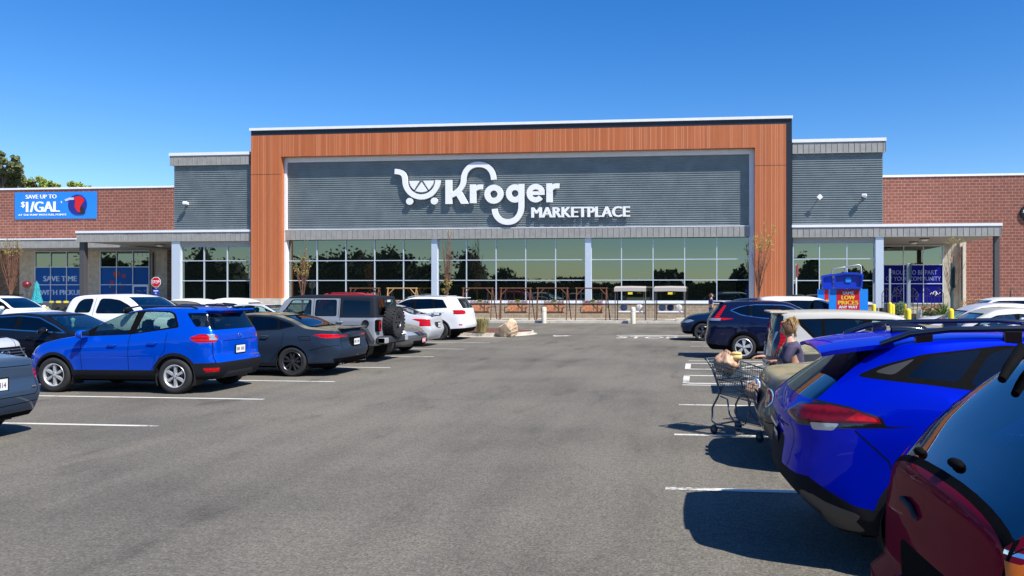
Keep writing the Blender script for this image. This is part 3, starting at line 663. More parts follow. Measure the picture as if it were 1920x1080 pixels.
class Car:
    def __init__(s, L, Wd, zb, top, belt, plan, tumble, rear=((0, 0),), front=((0, 0),), side=None, xr=.9, xf=3.5, Rw=.33, Ra=None, crown=.055, bow=(.05, .12), flare=.015, nx=.04, rr=.05, crownw=.05):
        s.L, s.W, s.zb, s.xr, s.xf, s.Rw, s.Ra = L, Wd, zb, xr, xf, Rw, Ra or Rw + .055
        w = Wd / 2
        side = side or [(0, .93), (.12, .975), (.35, .985), (.62, 1.0), (.82, .99), (.93, .965), (1, .935)]
        xs = [0, .008, .02, .04, .07, .11, .16]; k = .2
        while k < L - .2: xs.append(k); k += nx
        xs += [L - q for q in (.2, .16, .11, .07, .04, .02, .008, 0)]
        xs = np.array(xs); nS = len(xs)
        zt = pch(top, xs); zbelt = pch(belt, xs); pw = pch(plan, xs)
        sl = np.abs(np.gradient(zt, xs)); cr = np.array([crown] * nS) + crownw * np.minimum(sl, 1)
        e = np.minimum(xs, L - xs); rnd = np.where(e < rr, rr * (1 - np.sqrt(np.clip(1 - (1 - e / rr)**2, 0, 1))), 0)
        pwm = pw * w - rnd * .8; zt = zt - rnd * .8; zbs = zb + rnd * .6
        cr = np.minimum(cr, np.maximum(zt - zbs, .1) * .3)
        ze = zt - cr; zbl = np.minimum(zbelt, ze - .008)
        NB, NG, NT = 13, 7, 7
        cs = np.linspace(0, 1, NB) ** .9; sf = pch(side, cs)
        rows = []   # per station: list of (y,z) side points then top arc
        for i in range(nS):
            r = []
            for c, f in zip(cs, sf):
                z = zbs[i] + (zbl[i] - zbs[i]) * c; y = pwm[i] * f
                for xw in (xr, xf):
                    d = math.hypot(xs[i] - xw, z - Rw) - s.Ra
                    if -.3 < d < .16: y += flare * (1 - max(0, d) / .16) ** 2 * min(1, (1.15 - c) * 3) * (1 if d < .16 else 0)
                r.append((y, z))
            yb = r[-1][0]; hgt = ze[i] - zbl[i]
            for j in range(1, NG + 1):
                t = j / NG; z = zbl[i] + hgt * t; r.append((yb - tumble * hgt * t - .05 * hgt * t * t, z))
            ye, zee = r[-1]
            for j in range(1, NT + 1):
                a = math.pi / 2 * j / NT; p = .8
                r.append((ye * math.cos(a) ** p if j < NT else 0, zee + cr[i] * math.sin(a) ** p))
            rows.append(r)
        NSd = NB + NG
        # warp
        mr = max(abs(q[1]) for q in rear); mf = max(abs(q[1]) for q in front); Dr = max(.55, 2.6 * mr); Df = max(.55, 2.6 * mf)
        def warp(x, y, z):
            fr = max(0, 1 - x / Dr) ** 2; ff = max(0, 1 - (L - x) / Df) ** 2
            yy = abs(y) / w
            return x + fr * (float(pch(rear, z)[0]) + bow[0] * yy**2.5) - ff * (float(pch(front, z)[0]) + bow[1] * yy**2.5)
        bm = bmesh.new(); V = {}
        def vert(x, y, z):
            k_ = (round(x, 4), round(y, 4), round(z, 4))
            if k_ not in V: V[k_] = bm.verts.new((warp(x, y, z), y, z))
            return V[k_]
        def quad(*p):
            vs = [];
            for q in p:
                v = vert(*q)
                if v not in vs: vs.append(v)
            if len(vs) > 2:
                try: bm.faces.new(vs)
                except ValueError: pass
        nr = len(rows[0])
        for sg in (1, -1):
            for i in range(nS - 1):
                for j in range(nr - 1):
                    a, b_, c, d = rows[i][j], rows[i + 1][j], rows[i + 1][j + 1], rows[i][j + 1]
                    P = [(xs[i], sg * a[0], a[1]), (xs[i + 1], sg * b_[0], b_[1]), (xs[i + 1], sg * c[0], c[1]), (xs[i], sg * d[0], d[1])]
                    quad(*(P if sg < 0 else P[::-1]))
                for k in range(NT):   # underside
                    f0, f1 = 1 - k / NT, 1 - (k + 1) / NT
                    a, b_ = rows[i][0], rows[i + 1][0]
                    P = [(xs[i], sg * a[0] * f0, a[1]), (xs[i], sg * a[0] * f1, a[1]), (xs[i + 1], sg * b_[0] * f1, b_[1]), (xs[i + 1], sg * b_[0] * f0, b_[1])]
                    quad(*(P if sg < 0 else P[::-1]))
            for (i, fl) in ((0, 1), (nS - 1, -1)):
                r = rows[i]
                def cap(j, k):   # j side row 0..NSd-1, k column 0..NT from edge to centre
                    y0, z0 = r[j]
                    if k == 0: return (xs[i], sg * y0, z0)
                    tb = r[NSd - 1 + k]; tf = tb[0] / max(r[NSd - 1][0], 1e-6); bf = 1 - k / NT; t = j / (NSd - 1)
                    f = bf + (tf - bf) * t
                    z = z0 + (tb[1] - r[NSd - 1][1]) * t
                    return (xs[i], sg * y0 * f if j < NSd - 1 else sg * tb[0], z)
                for j in range(NSd - 1):
                    for k in range(NT):
                        P = [cap(j, k), cap(j, k + 1), cap(j + 1, k + 1), cap(j + 1, k)]
                        quad(*(P if sg * fl < 0 else P[::-1]))
        bm.normal_update(); bmesh.ops.recalc_face_normals(bm, faces=bm.faces)
        s.bm = bm; s.lay = bm.faces.layers.int.new('pid'); s.pids = [('body', None)]
    def pid(s, n, m=None):
        if (n, m) not in s.pids: s.pids.append((n, m))
        return s.pids.index((n, m))
    def stamp(s, poly, proj, name, m=None, filt=None, over=None, delete=False, mirror=False):
        """cut the outline poly (in the named projection) into the shell and give its faces to part `name`"""
        if mirror: s.stamp([(-a, c) for a, c in poly], proj, name, m, filt, over, delete)
        A, B = AXI[proj]; bm = s.bm; lay = s.lay
        x0, x1 = min(p[0] for p in poly), max(p[0] for p in poly); y0, y1 = min(p[1] for p in poly), max(p[1] for p in poly)
        if filt is None:
            filt = {'y': lambda c, n: abs(n.y) > .35, 'x': lambda c, n: abs(n.x) > .2, 'z': lambda c, n: n.z > .3}[proj]
        ov = None if over is None else {i for i, (q, _) in enumerate(s.pids) if q in over or q.split('.')[0] in over}
        def cand(fs):
            out = []
            for f in fs:
                if ov is not None and f[lay] not in ov: continue
                va = [v.co for v in f.verts]
                if max(v[A] for v in va) < x0 or min(v[A] for v in va) > x1 or max(v[B] for v in va) < y0 or min(v[B] for v in va) > y1: continue
                if filt(f.calc_center_median(), f.normal): out.append(f)
            return out
        fs = cand(bm.faces); n = len(poly)
        for i in range(n):
            a, b_ = poly[i], poly[(i + 1) % n]; d = (b_[0] - a[0], b_[1] - a[1])
            if abs(d[0]) + abs(d[1]) < 1e-6 or not fs: continue
            no = Vector((0, 0, 0)); no[A] = -d[1]; no[B] = d[0]; co = Vector((0, 0, 0)); co[A] = a[0]; co[B] = a[1]
            lo0, lo1 = min(a[0], b_[0]) - .03, max(a[0], b_[0]) + .03; l2, l3 = min(a[1], b_[1]) - .03, max(a[1], b_[1]) + .03
            loc = []; rest = []
            for f in fs:
                va = [v.co for v in f.verts]
                (loc if not (max(v[A] for v in va) < lo0 or min(v[A] for v in va) > lo1 or max(v[B] for v in va) < l2 or min(v[B] for v in va) > l3) else rest).append(f)
            if not loc: continue
            g = set(loc)
            for f in loc: g.update(f.verts); g.update(f.edges)
            r = bmesh.ops.bisect_plane(bm, geom=list(g), plane_co=co, plane_no=no, dist=1e-5)
            fs = rest + [q for q in r['geom'] if isinstance(q, bmesh.types.BMFace)]
        dl = []; pid = s.pid(name, m) if name else 0
        for f in fs:
            if not f.is_valid: continue
            c = f.calc_center_median(); f.normal_update()
            if inpoly(c[A], c[B], poly) and (filt(c, f.normal) or f.normal.length < .5):
                if delete: dl.append(f)
                else: f[lay] = pid
        if dl: bmesh.ops.delete(bm, geom=dl, context='FACES')
    def stroke(s, pts, proj, w=.011, name='seam', m='black', filt=None, over=('body',), mirror=False):
        for a, b_ in zip(pts, pts[1:]):
            a, b_ = Vector(a), Vector(b_); t = (b_ - a).normalized(); n = Vector((-t.y, t.x)) * w / 2; e = t * w * .3
            s.stamp([tuple(a - n - e), tuple(b_ - n + e), tuple(b_ + n + e), tuple(a + n - e)], proj, name, m, filt, list(over) + [name], mirror=mirror)
    def arches(s):
        for xw in (s.xr, s.xf):
            P = [(xw + s.Ra * math.cos(a), s.Rw + s.Ra * math.sin(a)) for a in [2 * math.pi * k / 28 for k in range(28)]]
            s.stamp(P, 'y', None, filt=lambda c, n: abs(c.y) > s.W * .26 and abs(c.x - xw) < s.Ra + .1, delete=True)
    def finish(s, root, paint, split=('door', 'side_window', 'tail_light', 'headlight', 'rear_door', 'front_door', 'fog_light', 'reverse_light', 'rear_reflector', 'quarter_window', 'roof_trim', 'window_trim', 'brake_lamp', 'bumper_insert', 'bumper_vent', 'lamp_surround', 'lamp_bezel', 'brake_light.side', 'turn_signal', 'chrome_strip', 'fuel_flap', 'fuel_flap_seam', 'side_trim')):
        bm = s.bm; lay = s.lay; out = {}
        bmesh.ops.remove_doubles(bm, verts=bm.verts, dist=2e-4)
        cx = s.L / 2
        groups = {}
        for f in bm.faces:
            n, pm_ = s.pids[f[lay]]; c = f.calc_center_median()
            n0 = n; n = 'body' if n == 'seam' else n
            key = (n, (1 if c.y > 0 else -1) if n.split('.')[0] in split else 0, None if n == 'body' else pm_)
            groups.setdefault(key, []).append(f)
        for (n, sg, pm_), fs in groups.items():
            idx = {}; vs = []; F_ = []
            for f in fs:
                q = []
                for v in f.verts:
                    if v.index not in idx or True:
                        if v not in idx: idx[v] = len(vs); vs.append((v.co.x - cx, v.co.y, v.co.z))
                        q.append(idx[v])
                F_.append(q)
            mis = [1 if s.pids[f[lay]][0] == 'seam' else 0 for f in fs]
            me = bpy.data.meshes.new(n.split('.')[0]); me.from_pydata(vs, [], F_); me.polygons.foreach_set('use_smooth', [True] * len(F_))
            m = pm_ or paint; me.materials.append(MATS[m] if isinstance(m, str) else m)
            if n == 'body': me.materials.append(MATS['trim_black']); me.polygons.foreach_set('material_index', mis)
            me.update()
            o = bpy.data.objects.new(n.split('.')[0], me); COL.objects.link(o); o.parent = root; out[(n, sg)] = o
        bm.free(); return out

def paint(name, col, metal=.0, rough=.32, flake=0, coat=.75, dust=0.0):
    metal *= .45
    m, nt, b = newmat(name); b.inputs['Metallic'].default_value = metal; b.inputs['Roughness'].default_value = rough
    b.inputs['Coat Weight'].default_value = coat; b.inputs['Coat Roughness'].default_value = .025; b.inputs['Specular IOR Level'].default_value = .0
    b.inputs['Base Color'].default_value = (*col, 1)
    if dust:   # pollen settled on upward faces
        L = nt.links.new; g = N(nt, 'NewGeometry'); sp = N(nt, 'SeparateXYZ'); L(g.outputs['Normal'], sp.inputs[0])
        tc = N(nt, 'TexCoord'); n = N(nt, 'TexNoise'); n.inputs['Scale'].default_value = 3.5; n.inputs['Detail'].default_value = 7; L(tc.outputs['Object'], n.inputs[0])
        r1 = N(nt, 'MapRange'); r1.inputs[1].default_value = .62; r1.inputs[2].default_value = .93; L(sp.outputs[2], r1.inputs[0])
        r2 = N(nt, 'MapRange'); r2.inputs[1].default_value = .22; r2.inputs[2].default_value = .55; r2.inputs[4].default_value = dust; L(n.outputs[0], r2.inputs[0])
        mu = N(nt, 'Math', operation='MULTIPLY'); L(r1.outputs[0], mu.inputs[0]); L(r2.outputs[0], mu.inputs[1])
        mx = N(nt, 'MixRGB'); mx.inputs[1].default_value = (*col, 1); mx.inputs[2].default_value = (.34, .30, .17, 1); L(mu.outputs[0], mx.inputs[0]); L(mx.outputs[0], b.inputs['Base Color'])
        r3 = N(nt, 'MapRange'); r3.inputs[3].default_value = coat; r3.inputs[4].default_value = .25; L(mu.outputs[0], r3.inputs[0]); L(r3.outputs[0], b.inputs['Coat Weight'])
    MATS[name] = m; return m
def carglass(name, tint, op, rough=.0):
    m, nt, b = newmat(name); L = nt.links.new; nt.nodes.remove(b)
    t = N(nt, 'BsdfTransparent'); t.inputs[0].default_value = (*tint, 1)
    g = N(nt, 'BsdfGlossy'); g.inputs['Roughness'].default_value = .01; g.inputs['Color'].default_value = (.9, .95, 1, 1)
    fr = N(nt, 'LayerWeight'); fr.inputs['Blend'].default_value = .5
    cr = N(nt, 'MapRange'); cr.inputs[1].default_value = .0; cr.inputs[2].default_value = 1; cr.inputs[3].default_value = op; cr.inputs[4].default_value = .85
    pw = N(nt, 'Math', operation='POWER'); pw.inputs[1].default_value = 3.2; L(fr.outputs['Facing'], pw.inputs[0]); L(pw.outputs[0], cr.inputs[0])
    mx = N(nt, 'MixShader'); L(cr.outputs[0], mx.inputs[0]); L(t.outputs[0], mx.inputs[1]); L(g.outputs[0], mx.inputs[2]); L(mx.outputs[0], nt.nodes['Material Output'].inputs[0])
    MATS[name] = m; return m
def lampmat(name, col):
    m, nt, b = newmat(name); L = nt.links.new; b.inputs['Roughness'].default_value = .2; b.inputs['Specular IOR Level'].default_value = .2; b.inputs['Coat Weight'].default_value = .35; b.inputs['Coat Roughness'].default_value = .02
    tc = N(nt, 'TexCoord'); w = N(nt, 'TexWave'); w.bands_direction = 'Z'; w.inputs['Scale'].default_value = 5; w.inputs['Distortion'].default_value = 1.5; L(tc.outputs['Object'], w.inputs[0])
    v = N(nt, 'TexVoronoi'); v.inputs['Scale'].default_value = 22; L(tc.outputs['Object'], v.inputs[0])
    r = ramp(nt, w.outputs[0], [(.1, tuple(c * .65 for c in col)), (.5, col), (.9, tuple(min(1, c * 1.25) for c in col))])
    r2 = ramp(nt, v.outputs[0], [(0, (.6, .6, .6)), (.6, (1.15, 1.15, 1.15))]); mx = N(nt, 'MixRGB', blend_type='MULTIPLY'); mx.inputs[0].default_value = .8; L(r.outputs[0], mx.inputs[1]); L(r2.outputs[0], mx.inputs[2]); L(mx.outputs[0], b.inputs['Base Color'])
    MATS[name] = m
carglass('glass_clear', (.55, .70, .64), .07); carglass('glass_tint', (.16, .20, .22), .07); carglass('glass_dark', (.035, .045, .055), .06)
carglass('glass_green', (.45, .70, .62), .16)
mat('trim_black', (.0045, .005, .0055), .8, spec=.04, noise=.15, nscale=30); mat('gloss_black', (.008, .008, .009), .12, coat=1)
mat('trim_grey', (.035, .037, .042), .75, spec=.2); mat('chrome', (.75, .75, .77), .12, 1); mat('alloy', (.62, .63, .64), .35, .6); mat('alloy_dark', (.10, .105, .115), .3, .8)
lampmat('tail_red', (.40, .003, .006)); lampmat('tail_dark', (.13, .003, .008)); mat('lamp_clear', (.40, .42, .44), .15, .5, coat=.6); mat('amber', (.60, .13, .004), .3, spec=.2, coat=.25)
mat('cabin', (.03, .03, .032), .8); mat('seat_grey', (.10, .10, .10), .85); mat('seat_tan', (.30, .27, .23), .85); mat('plate', (.72, .72, .70), .5); mat('plate_ink', (.10, .05, .12), .6)
mat('mirror_glass', (.7, .75, .8), .02, 1); mat('mud', (.10, .055, .035), .95, noise=.4, nscale=12)

WH = {}
def wheel(root, x, y, Rw, style='six', rim='alloy', w=.215, tyre='rubber', rr=None, knob=False):
    """one wheel: tyre with the rim as its own sub-part, outward face to sign(y)"""
    sg = 1 if y > 0 else -1; key = (Rw, style, rim, w, tyre, sg, rr, knob)
    if key in WH:
        t0, r0 = WH[key]; t = t0.copy(); COL.objects.link(t); t.parent = root; r = r0.copy(); COL.objects.link(r); r.parent = t
        t.location = (x, y, Rw); return t
    rr = rr or Rw * .66
    b = MB().mat(tyre); h = w / 2
    prof = [(rr * .96, -h * .82), (rr + .01, -h * .93), ((Rw + rr) / 2, -h), (Rw - .03, -h * .96), (Rw - .008, -h * .8), (Rw, -h * .5), (Rw, h * .5), (Rw - .008, h * .8), (Rw - .03, h * .96), ((Rw + rr) / 2, h), (rr + .01, h * .93), (rr * .96, h * .82)]
    b.lathe(prof, axis='y', n=44)
    if knob:
        for k in range(26):
            for j, yy in enumerate((-.42, -.15, .15, .42)):
                a = 2 * math.pi * (k + .5 * (j % 2)) / 26; T = Matrix.Rotation(a, 4, 'Y')
                b.box(-.026, yy * w - .03, Rw - .012, .026, yy * w + .03, Rw + .012, T=T)
            for s2 in (-1, 1):
                T = Matrix.Rotation(2 * math.pi * (k + .25) / 26, 4, 'Y'); b.box(-.02, s2 * h * .9 - .012, Rw - .06, .02, s2 * h * .9 + .012, Rw - .006, T=T)
    else:
        for yy in (-.25, 0, .25):
            b.mat('black').lathe([(Rw + .0008, yy * w - .006), (Rw + .0008, yy * w + .006)], axis='y', n=44)
    t = b.build('tyre', root); t.location = (x, y, Rw)
    r = MB().mat(rim); yo = sg * h * .80
    r.lathe([(rr * .97, sg * h * .86), (rr * 1.005, sg * h * .92), (rr * .93, sg * h * .88), (rr * .88, sg * h * .55), (rr * .86, -sg * h * .6)], axis='y', n=36)
    r.mat('black').lathe([(0, -sg * h * .2), (rr * .87, -sg * h * .2)], axis='y', n=24)
    r.mat('alloy_dark').lathe([(0, 0), (rr * .55, 0), (rr * .55, -sg * h * .1)], axis='y', n=24)
    r.mat(rim)
    r.lathe([(0, yo * 1.02), (rr * .13, yo * 1.02), (rr * .2, yo * .9), (rr * .2, yo * .3)], axis='y', n=16)
    def spoke(a, w0, w1, tw=0, r1=.94):
        T = Matrix.Rotation(a, 4, 'Y'); z0, z1 = rr * .14, rr * r1
        A = [(-w0, z0), (w0, z0), (w1 + tw, z1), (-w1 + tw, z1)]
        yy0, yy1 = yo * .97, yo * .55
        P = [T @ Vector((p[0], yo * (.98 if p[1] < rr * .5 else .88), p[1])) for p in A]; Q = [T @ Vector((p[0] * 1.2, yo * .45, p[1])) for p in A]
        r.poly(P if sg < 0 else P[::-1])
        for i in range(4): q = [P[i], P[(i + 1) % 4], Q[(i + 1) % 4], Q[i]]; r.poly(q if sg > 0 else q[::-1])
    if style == 'six':
        for k in range(6): spoke(k * math.pi / 3, .018, .027)
    elif style == 'five':
        for k in range(5): spoke(k * 2 * math.pi / 5, .026, .036)
    elif style == 'twin':
        for k in range(5):
            for d in (-.16, .16): spoke(k * 2 * math.pi / 5 + d, .016, .02, tw=d * .12)
    elif style == 'ten':
        for k in range(10): spoke(k * 2 * math.pi / 10 + (.08 if k % 2 else -.08), .012, .017)
    elif style == 'fan':
        for k in range(5): spoke(k * 2 * math.pi / 5, .020, .042); spoke(k * 2 * math.pi / 5 + .5, .009, .010, tw=-.05)
    r.mat('gloss_black')
    for k in range(5):
        a = k * 2 * math.pi / 5 + .3; r.lathe([(0, yo * 1.03), (.011, yo * 1.03), (.011, yo * .8)], o=(rr * .2 * math.cos(a) * .8, 0, rr * .2 * math.sin(a) * .8), axis='y', n=6)
    r_ = r.build('rim', t); WH[key] = (t, r_); return t
def wheels(c, root, style, rim, w=.215, tyre='rubber', knob=False, rr=None, inset=.012):
    for xw in (c.xr, c.xf):
        for sg in (-1, 1): wheel(root, xw - c.L / 2, sg * (c.W / 2 - w / 2 - inset), c.Rw, style, rim, w, tyre, rr, knob)
    b = MB().mat('black')   # wheel housings
    for xw in (c.xr, c.xf):
        for sg in (-1, 1):
            x = xw - c.L / 2; y1, y0 = sg * (c.W / 2 - .03), sg * (c.W / 2 - .34)
            A = [(c.Ra * 1.01 * math.cos(a), c.Rw + c.Ra * 1.01 * math.sin(a)) for a in [math.pi * (k / 14 * 1.3 - .15) for k in range(15)]]
            b.grid([[(x + p, y1, z) for p, z in A], [(x + p, y0, z) for p, z in A]], smooth=False)
            b.poly([(x + p, y0, z) for p, z in A])
    b.mat('trim_black').box(-c.L / 2 + .5, -c.W * .34, c.zb - .06, c.L / 2 - .5, c.W * .34, c.zb + .02)
    b.box(c.xr - c.L / 2 - .06, -c.W / 2 + .3, c.Rw - .06, c.xr - c.L / 2 + .06, c.W / 2 - .3, c.Rw + .06)
    b.build('underbody', root)
def cabin(c, root, x0, x1, zs, zr, rows=((.42, 2), (.68, 2)), m='seat_grey', dash=True, right_drive=False):
    """floor, seats with headrests, dashboard and steering wheel; x0..x1 = cabin, zs = seat base, zr = roof"""
    hx = c.L / 2; w = c.W / 2 - .14
    b = MB().mat('cabin'); b.box(x0 - hx, -w, c.zb + .06, x1 - hx, w, c.zb + .1)
    for s_ in (-1, 1): b.box(x0 - hx, s_ * w, c.zb + .06, x1 - hx, s_ * (w + .02), zs + .42)
    b.box(x0 - hx - .02, -w, c.zb + .06, x0 - hx, w, zs + .45)
    if dash: b.box(x1 - hx - .05, -w, c.zb + .1, x1 - hx + .35, w, zs + .44, bev=.06)
    b.build('cabin_tub', root)
    for fx, n in rows:
        x = x0 + (x1 - x0) * fx - hx
        for k in range(n):
            y = (k - (n - 1) / 2) * (w * 2 - .1) / n
            s_ = MB().mat(m); sw = (w * 2 - .2) / n / 2
            s_.box(x, y - sw, zs - .12, x + .5, y + sw, zs + .06, bev=.05)
            T = Matrix.Translation((x + .05, y, zs + .03)) @ Matrix.Rotation(-.28, 4, 'Y')
            s_.box(-.06, -sw, 0, .08, sw, .56, T=T, bev=.05)
            s_.box(-.045, -.12, .6, .055, .12, .78, T=T, bev=.045)
            s_.box(-.01, -.07, .54, .01, -.05, .62, T=T); s_.box(-.01, .05, .54, .01, .07, .62, T=T)
            s_.build('seat', root)
    if dash:
        T = Matrix.Translation((x1 - hx - .2, w * .48, zs + .38)) @ Matrix.Rotation(-.45 + math.pi / 2, 4, 'Y')
        s_ = MB().mat('trim_black'); s_.tube([T @ Vector((.18 * math.cos(a), .18 * math.sin(a), 0)) for a in [2 * math.pi * k / 18 for k in range(18)]], .015, 6, closed=True)
        s_.tube([T @ Vector((-.17, 0, 0)), T @ Vector((.17, 0, 0))], .018, 5); s_.tube([T @ Vector((0, 0, 0)), T @ Vector((.0, 0, .25))], .025, 5)
        s_.build('steering_wheel', root)
def mirrors(c, root, x, z, m, y=None):
    y = y or c.W / 2 * .93
    for sg in (-1, 1):
        b = MB().mat(m); b.ell((x - c.L / 2, sg * (y + .14), z + .06), (.075, .12, .085), 12, 8); b.mat('trim_black').tube([(x - c.L / 2 + .02, sg * (y - .06), z - .02), (x - c.L / 2, sg * (y + .08), z + .02)], .025, 6)
        b.mat('mirror_glass').box(x - c.L / 2 - .079, sg * (y + .05), z, x - c.L / 2 - .07, sg * (y + .22), z + .12, bev=.0)
        b.build('wing_mirror', root)
def handles(c, root, pts, m, yoff=.0):
    for (x, z) in pts:
        for sg in (-1, 1):
            b = MB().mat(m); y = sg * (c.W / 2 * .99 + yoff)
            b.tube([(x - c.L / 2 - .09, y, z), (x - c.L / 2 - .075, y + sg * .028, z), (x - c.L / 2 + .075, y + sg * .028, z + .004), (x - c.L / 2 + .09, y, z)], [.012, .014, .014, .012], 6)
            b.build('door_handle', root)
def plate(root, x, z, txt, sgn=-1, tilt=0, w=.30, h=.15, y=0, ink='plate_ink', band=None):
    """number plate facing sgn*x"""
    T = Matrix.Translation((x, y, z)) @ Matrix.Rotation(math.pi / 2 * (-1 if sgn < 0 else 1), 4, 'Z') @ Matrix.Rotation(tilt, 4, 'X')
    b = MB().mat('plate'); b.box(-w / 2, -.008, -h / 2, w / 2, .004, h / 2, T=T)
    p = b.build('number_plate', root)
    if txt: text(txt, w * .84, h * .46, (-w * .42, -.009, -h * .26), ink, p, .0015, .01, 'plate_number', T=T)
    else:   # characters too small to read in the photograph: plain dark marks
        q = MB().mat(ink)
        for k in range(7):
            if k != 3: q.box(-w * .40 + k * w * .118, -.0105, -h * .22, -w * .40 + k * w * .118 + w * .062, -.0085, h * .2, T=T)
        q.build('plate_marks', p)
    f = MB().mat('trim_black')
    for q in ((-w / 2 - .012, -h / 2 - .012, w / 2 + .012, -h / 2), (-w / 2 - .012, h / 2, w / 2 + .012, h / 2 + .012), (-w / 2 - .012, -h / 2, -w / 2, h / 2), (w / 2, -h / 2, w / 2 + .012, h / 2)):
        f.box(q[0], -.012, q[1], q[2], .004, q[3], T=T)
    f.build('plate_frame', p); return p
def surf(c, x, y, z, d=None):
    return None
def put(root, X, Y, face=1, rz=0.0):
    root.location = (X, Y, 0); root.rotation_euler = (0, 0, (0 if face > 0 else math.pi) + rz)
# ------------------------------------------------------------ vehicles
def emblem_oval(root, x, z, r=.05, y=0, sgn=-1, m='chrome'):
    b = MB().mat(m); T = Matrix.Translation((x, y, z)) @ Matrix.Rotation(math.pi / 2 * (-1 if sgn < 0 else 1), 4, 'Z')
    b.tube([T @ Vector((r * 1.4 * math.cos(a), 0, r * math.sin(a))) for a in [2 * math.pi * k / 20 for k in range(20)]], r * .13, 5, closed=True); return b, T
def basecar(spec, lab, cat, X, Y, face, group='cars parked in the lot', rz=0, name='parked_car'):
    """X = world x of the REAR bumper, Y = centre line"""
    L = spec['L']; root = thing(name, lab, cat, (0, 0, 0), 0, group)
    near = spec.get('nx', .05)
    c = Car(L, spec['W'], spec['zb'], spec['top'], spec['belt'], spec.get('plan') or [(0, .80), (.12, .885), (.35, .95), (.9, .99), (L * .5, 1), (L - 1.1, .985), (L - .5, .94), (L - .22, .86), (L - .05, .74), (L, .66)],
            spec.get('tumble', .38), spec.get('rear', ((0, 0),)), spec.get('front', ((0, 0),)), spec.get('side'), spec['xr'], spec['xf'], spec['Rw'], spec.get('Ra'), spec.get('crown', .055), spec.get('bow', (.05, .14)), spec.get('flare', .015), near, spec.get('rr', .05), spec.get('crownw', .05))
    c.arches()
    for r_ in spec.get('stamps', []):
        kind = r_[0]; a = r_[1:]
        if kind == 'side': c.stamp(a[0], 'y', a[1], a[2], over=a[3] if len(a) > 3 else None)
        elif kind == 'corner': c.stamp(a[0], 'y', a[1], a[2], filt=lambda q, n: abs(q.y) > a[4], over=a[3])
        elif kind == 'all': c.stamp(a[0], 'y', a[1], a[2], filt=lambda q, n: True, over=a[3] if len(a) > 3 else None)
        elif kind == 'rear': c.stamp(a[0], 'x', a[1], a[2], filt=lambda q, n: n.x < -.12 and q.x < L * .45, over=a[3] if len(a) > 3 else None, mirror=len(a) > 4 and a[4])
        elif kind == 'front': c.stamp(a[0], 'x', a[1], a[2], filt=lambda q, n: n.x > .12 and q.x > L * .5, over=a[3] if len(a) > 3 else None, mirror=len(a) > 4 and a[4])
        elif kind == 'top': c.stamp(a[0], 'z', a[1], a[2], over=a[3] if len(a) > 3 else None, mirror=len(a) > 4 and a[4])
        elif kind == 'seam': c.stroke(a[0], 'y', over=a[1] if len(a) > 1 else ('body', 'front_door', 'rear_door'))
        elif kind == 'rseam': c.stroke(a[0], 'x', filt=lambda q, n: n.x < -.12 and q.x < L * .45, mirror=True)
        elif kind == 'tseam': c.stroke(a[0], 'z', mirror=True)
    c.finish(root, spec['paint'])
    wheels(c, root, spec.get('ws', 'five'), spec.get('rim', 'alloy'), spec.get('ww', .215), spec.get('tyre', 'rubber'), spec.get('knob', False), spec.get('rimr'), spec.get('inset', .012))
    if spec.get('cab'): cabin(c, root, *spec['cab'])
    if spec.get('mir'): mirrors(c, root, *spec['mir'])
    if spec.get('hand'): handles(c, root, spec['hand'], spec.get('hm') or spec['paint'])
    put(root, X + face * L / 2, Y, face, rz)
    root['_L'] = L
    del root['_L']
    return root, c
def side_glass(trim, panes, g, tm='trim_black', r=.05):
    out = [('side', rpoly(trim, r), 'window_trim', tm)]
    if tm == 'chrome': out.append(('side', inset(rpoly(trim, r), .022), 'window_trim', 'trim_black', ['window_trim']))
    for k, p in enumerate(panes): out.append(('side', rpoly(p, .035), 'side_window' if k == 0 else 'side_window.%d' % k, g[k] if isinstance(g, (list, tuple)) else g, ['window_trim']))
    return out
def inset(P, d):
    a = sum(p[0] * q[1] - q[0] * p[1] for p, q in zip(P, P[1:] + P[:1])); sg = 1 if a > 0 else -1; out = []
    for i in range(len(P)):
        u = Vector(P[i]) - Vector(P[i - 1]); v = Vector(P[(i + 1) % len(P)]) - Vector(P[i]); t = (u.normalized() + v.normalized()); t.normalize(); out.append((P[i][0] - sg * t.y * d, P[i][1] + sg * t.x * d))
    return out
def trap(z0, z1, y0, y1, r=.06): return rpoly([(-y0, z0), (y0, z0), (y1, z1), (-y1, z1)], r)
def screens(ws, rg, gw, gr, tm='trim_black', e=.03):
    o = [('front', trap(ws[0] - e, ws[1] + e, ws[2] + e, ws[3] + e), 'windshield_trim', tm), ('front', trap(*ws), 'windshield', gw, ['windshield_trim'])]
    o += [('rear', trap(rg[0] - e, rg[1] + e, rg[2] + e, rg[3] + e), 'rear_window_trim', tm), ('rear', trap(*rg), 'rear_window', gr, ['rear_window_trim'])]
    return o
def ring(xw, Rw, r1): return [(xw + r1 * math.cos(a), Rw + r1 * math.sin(a)) for a in [2 * math.pi * k / 28 for k in range(28)]]
def doors(x0, x1, x2, zb, zt, spec=None):
    """door panels (front: x1..x2 ; rear: x0..x1) between sill and belt"""
    fr = [(x1 + .006, zb), (x2 - .02, zb), (x2, zb + .25), (x2, zt), (x1 + .006, zt)]
    rr_ = [(x0 + .30, zb), (x1 - .006, zb), (x1 - .006, zt), (x0, zt), (x0 + .02, zb + .38)]
    return [('side', fr, 'front_door', None, ['body']), ('side', rr_, 'rear_door', None, ['body']),
            ('seam', [(x1, zb), (x1, zt)]), ('seam', [(x2 - .02, zb), (x2, zb + .25), (x2, zt)]), ('seam', [(x0 + .30, zb), (x0 + .02, zb + .38), (x0, zt)])]

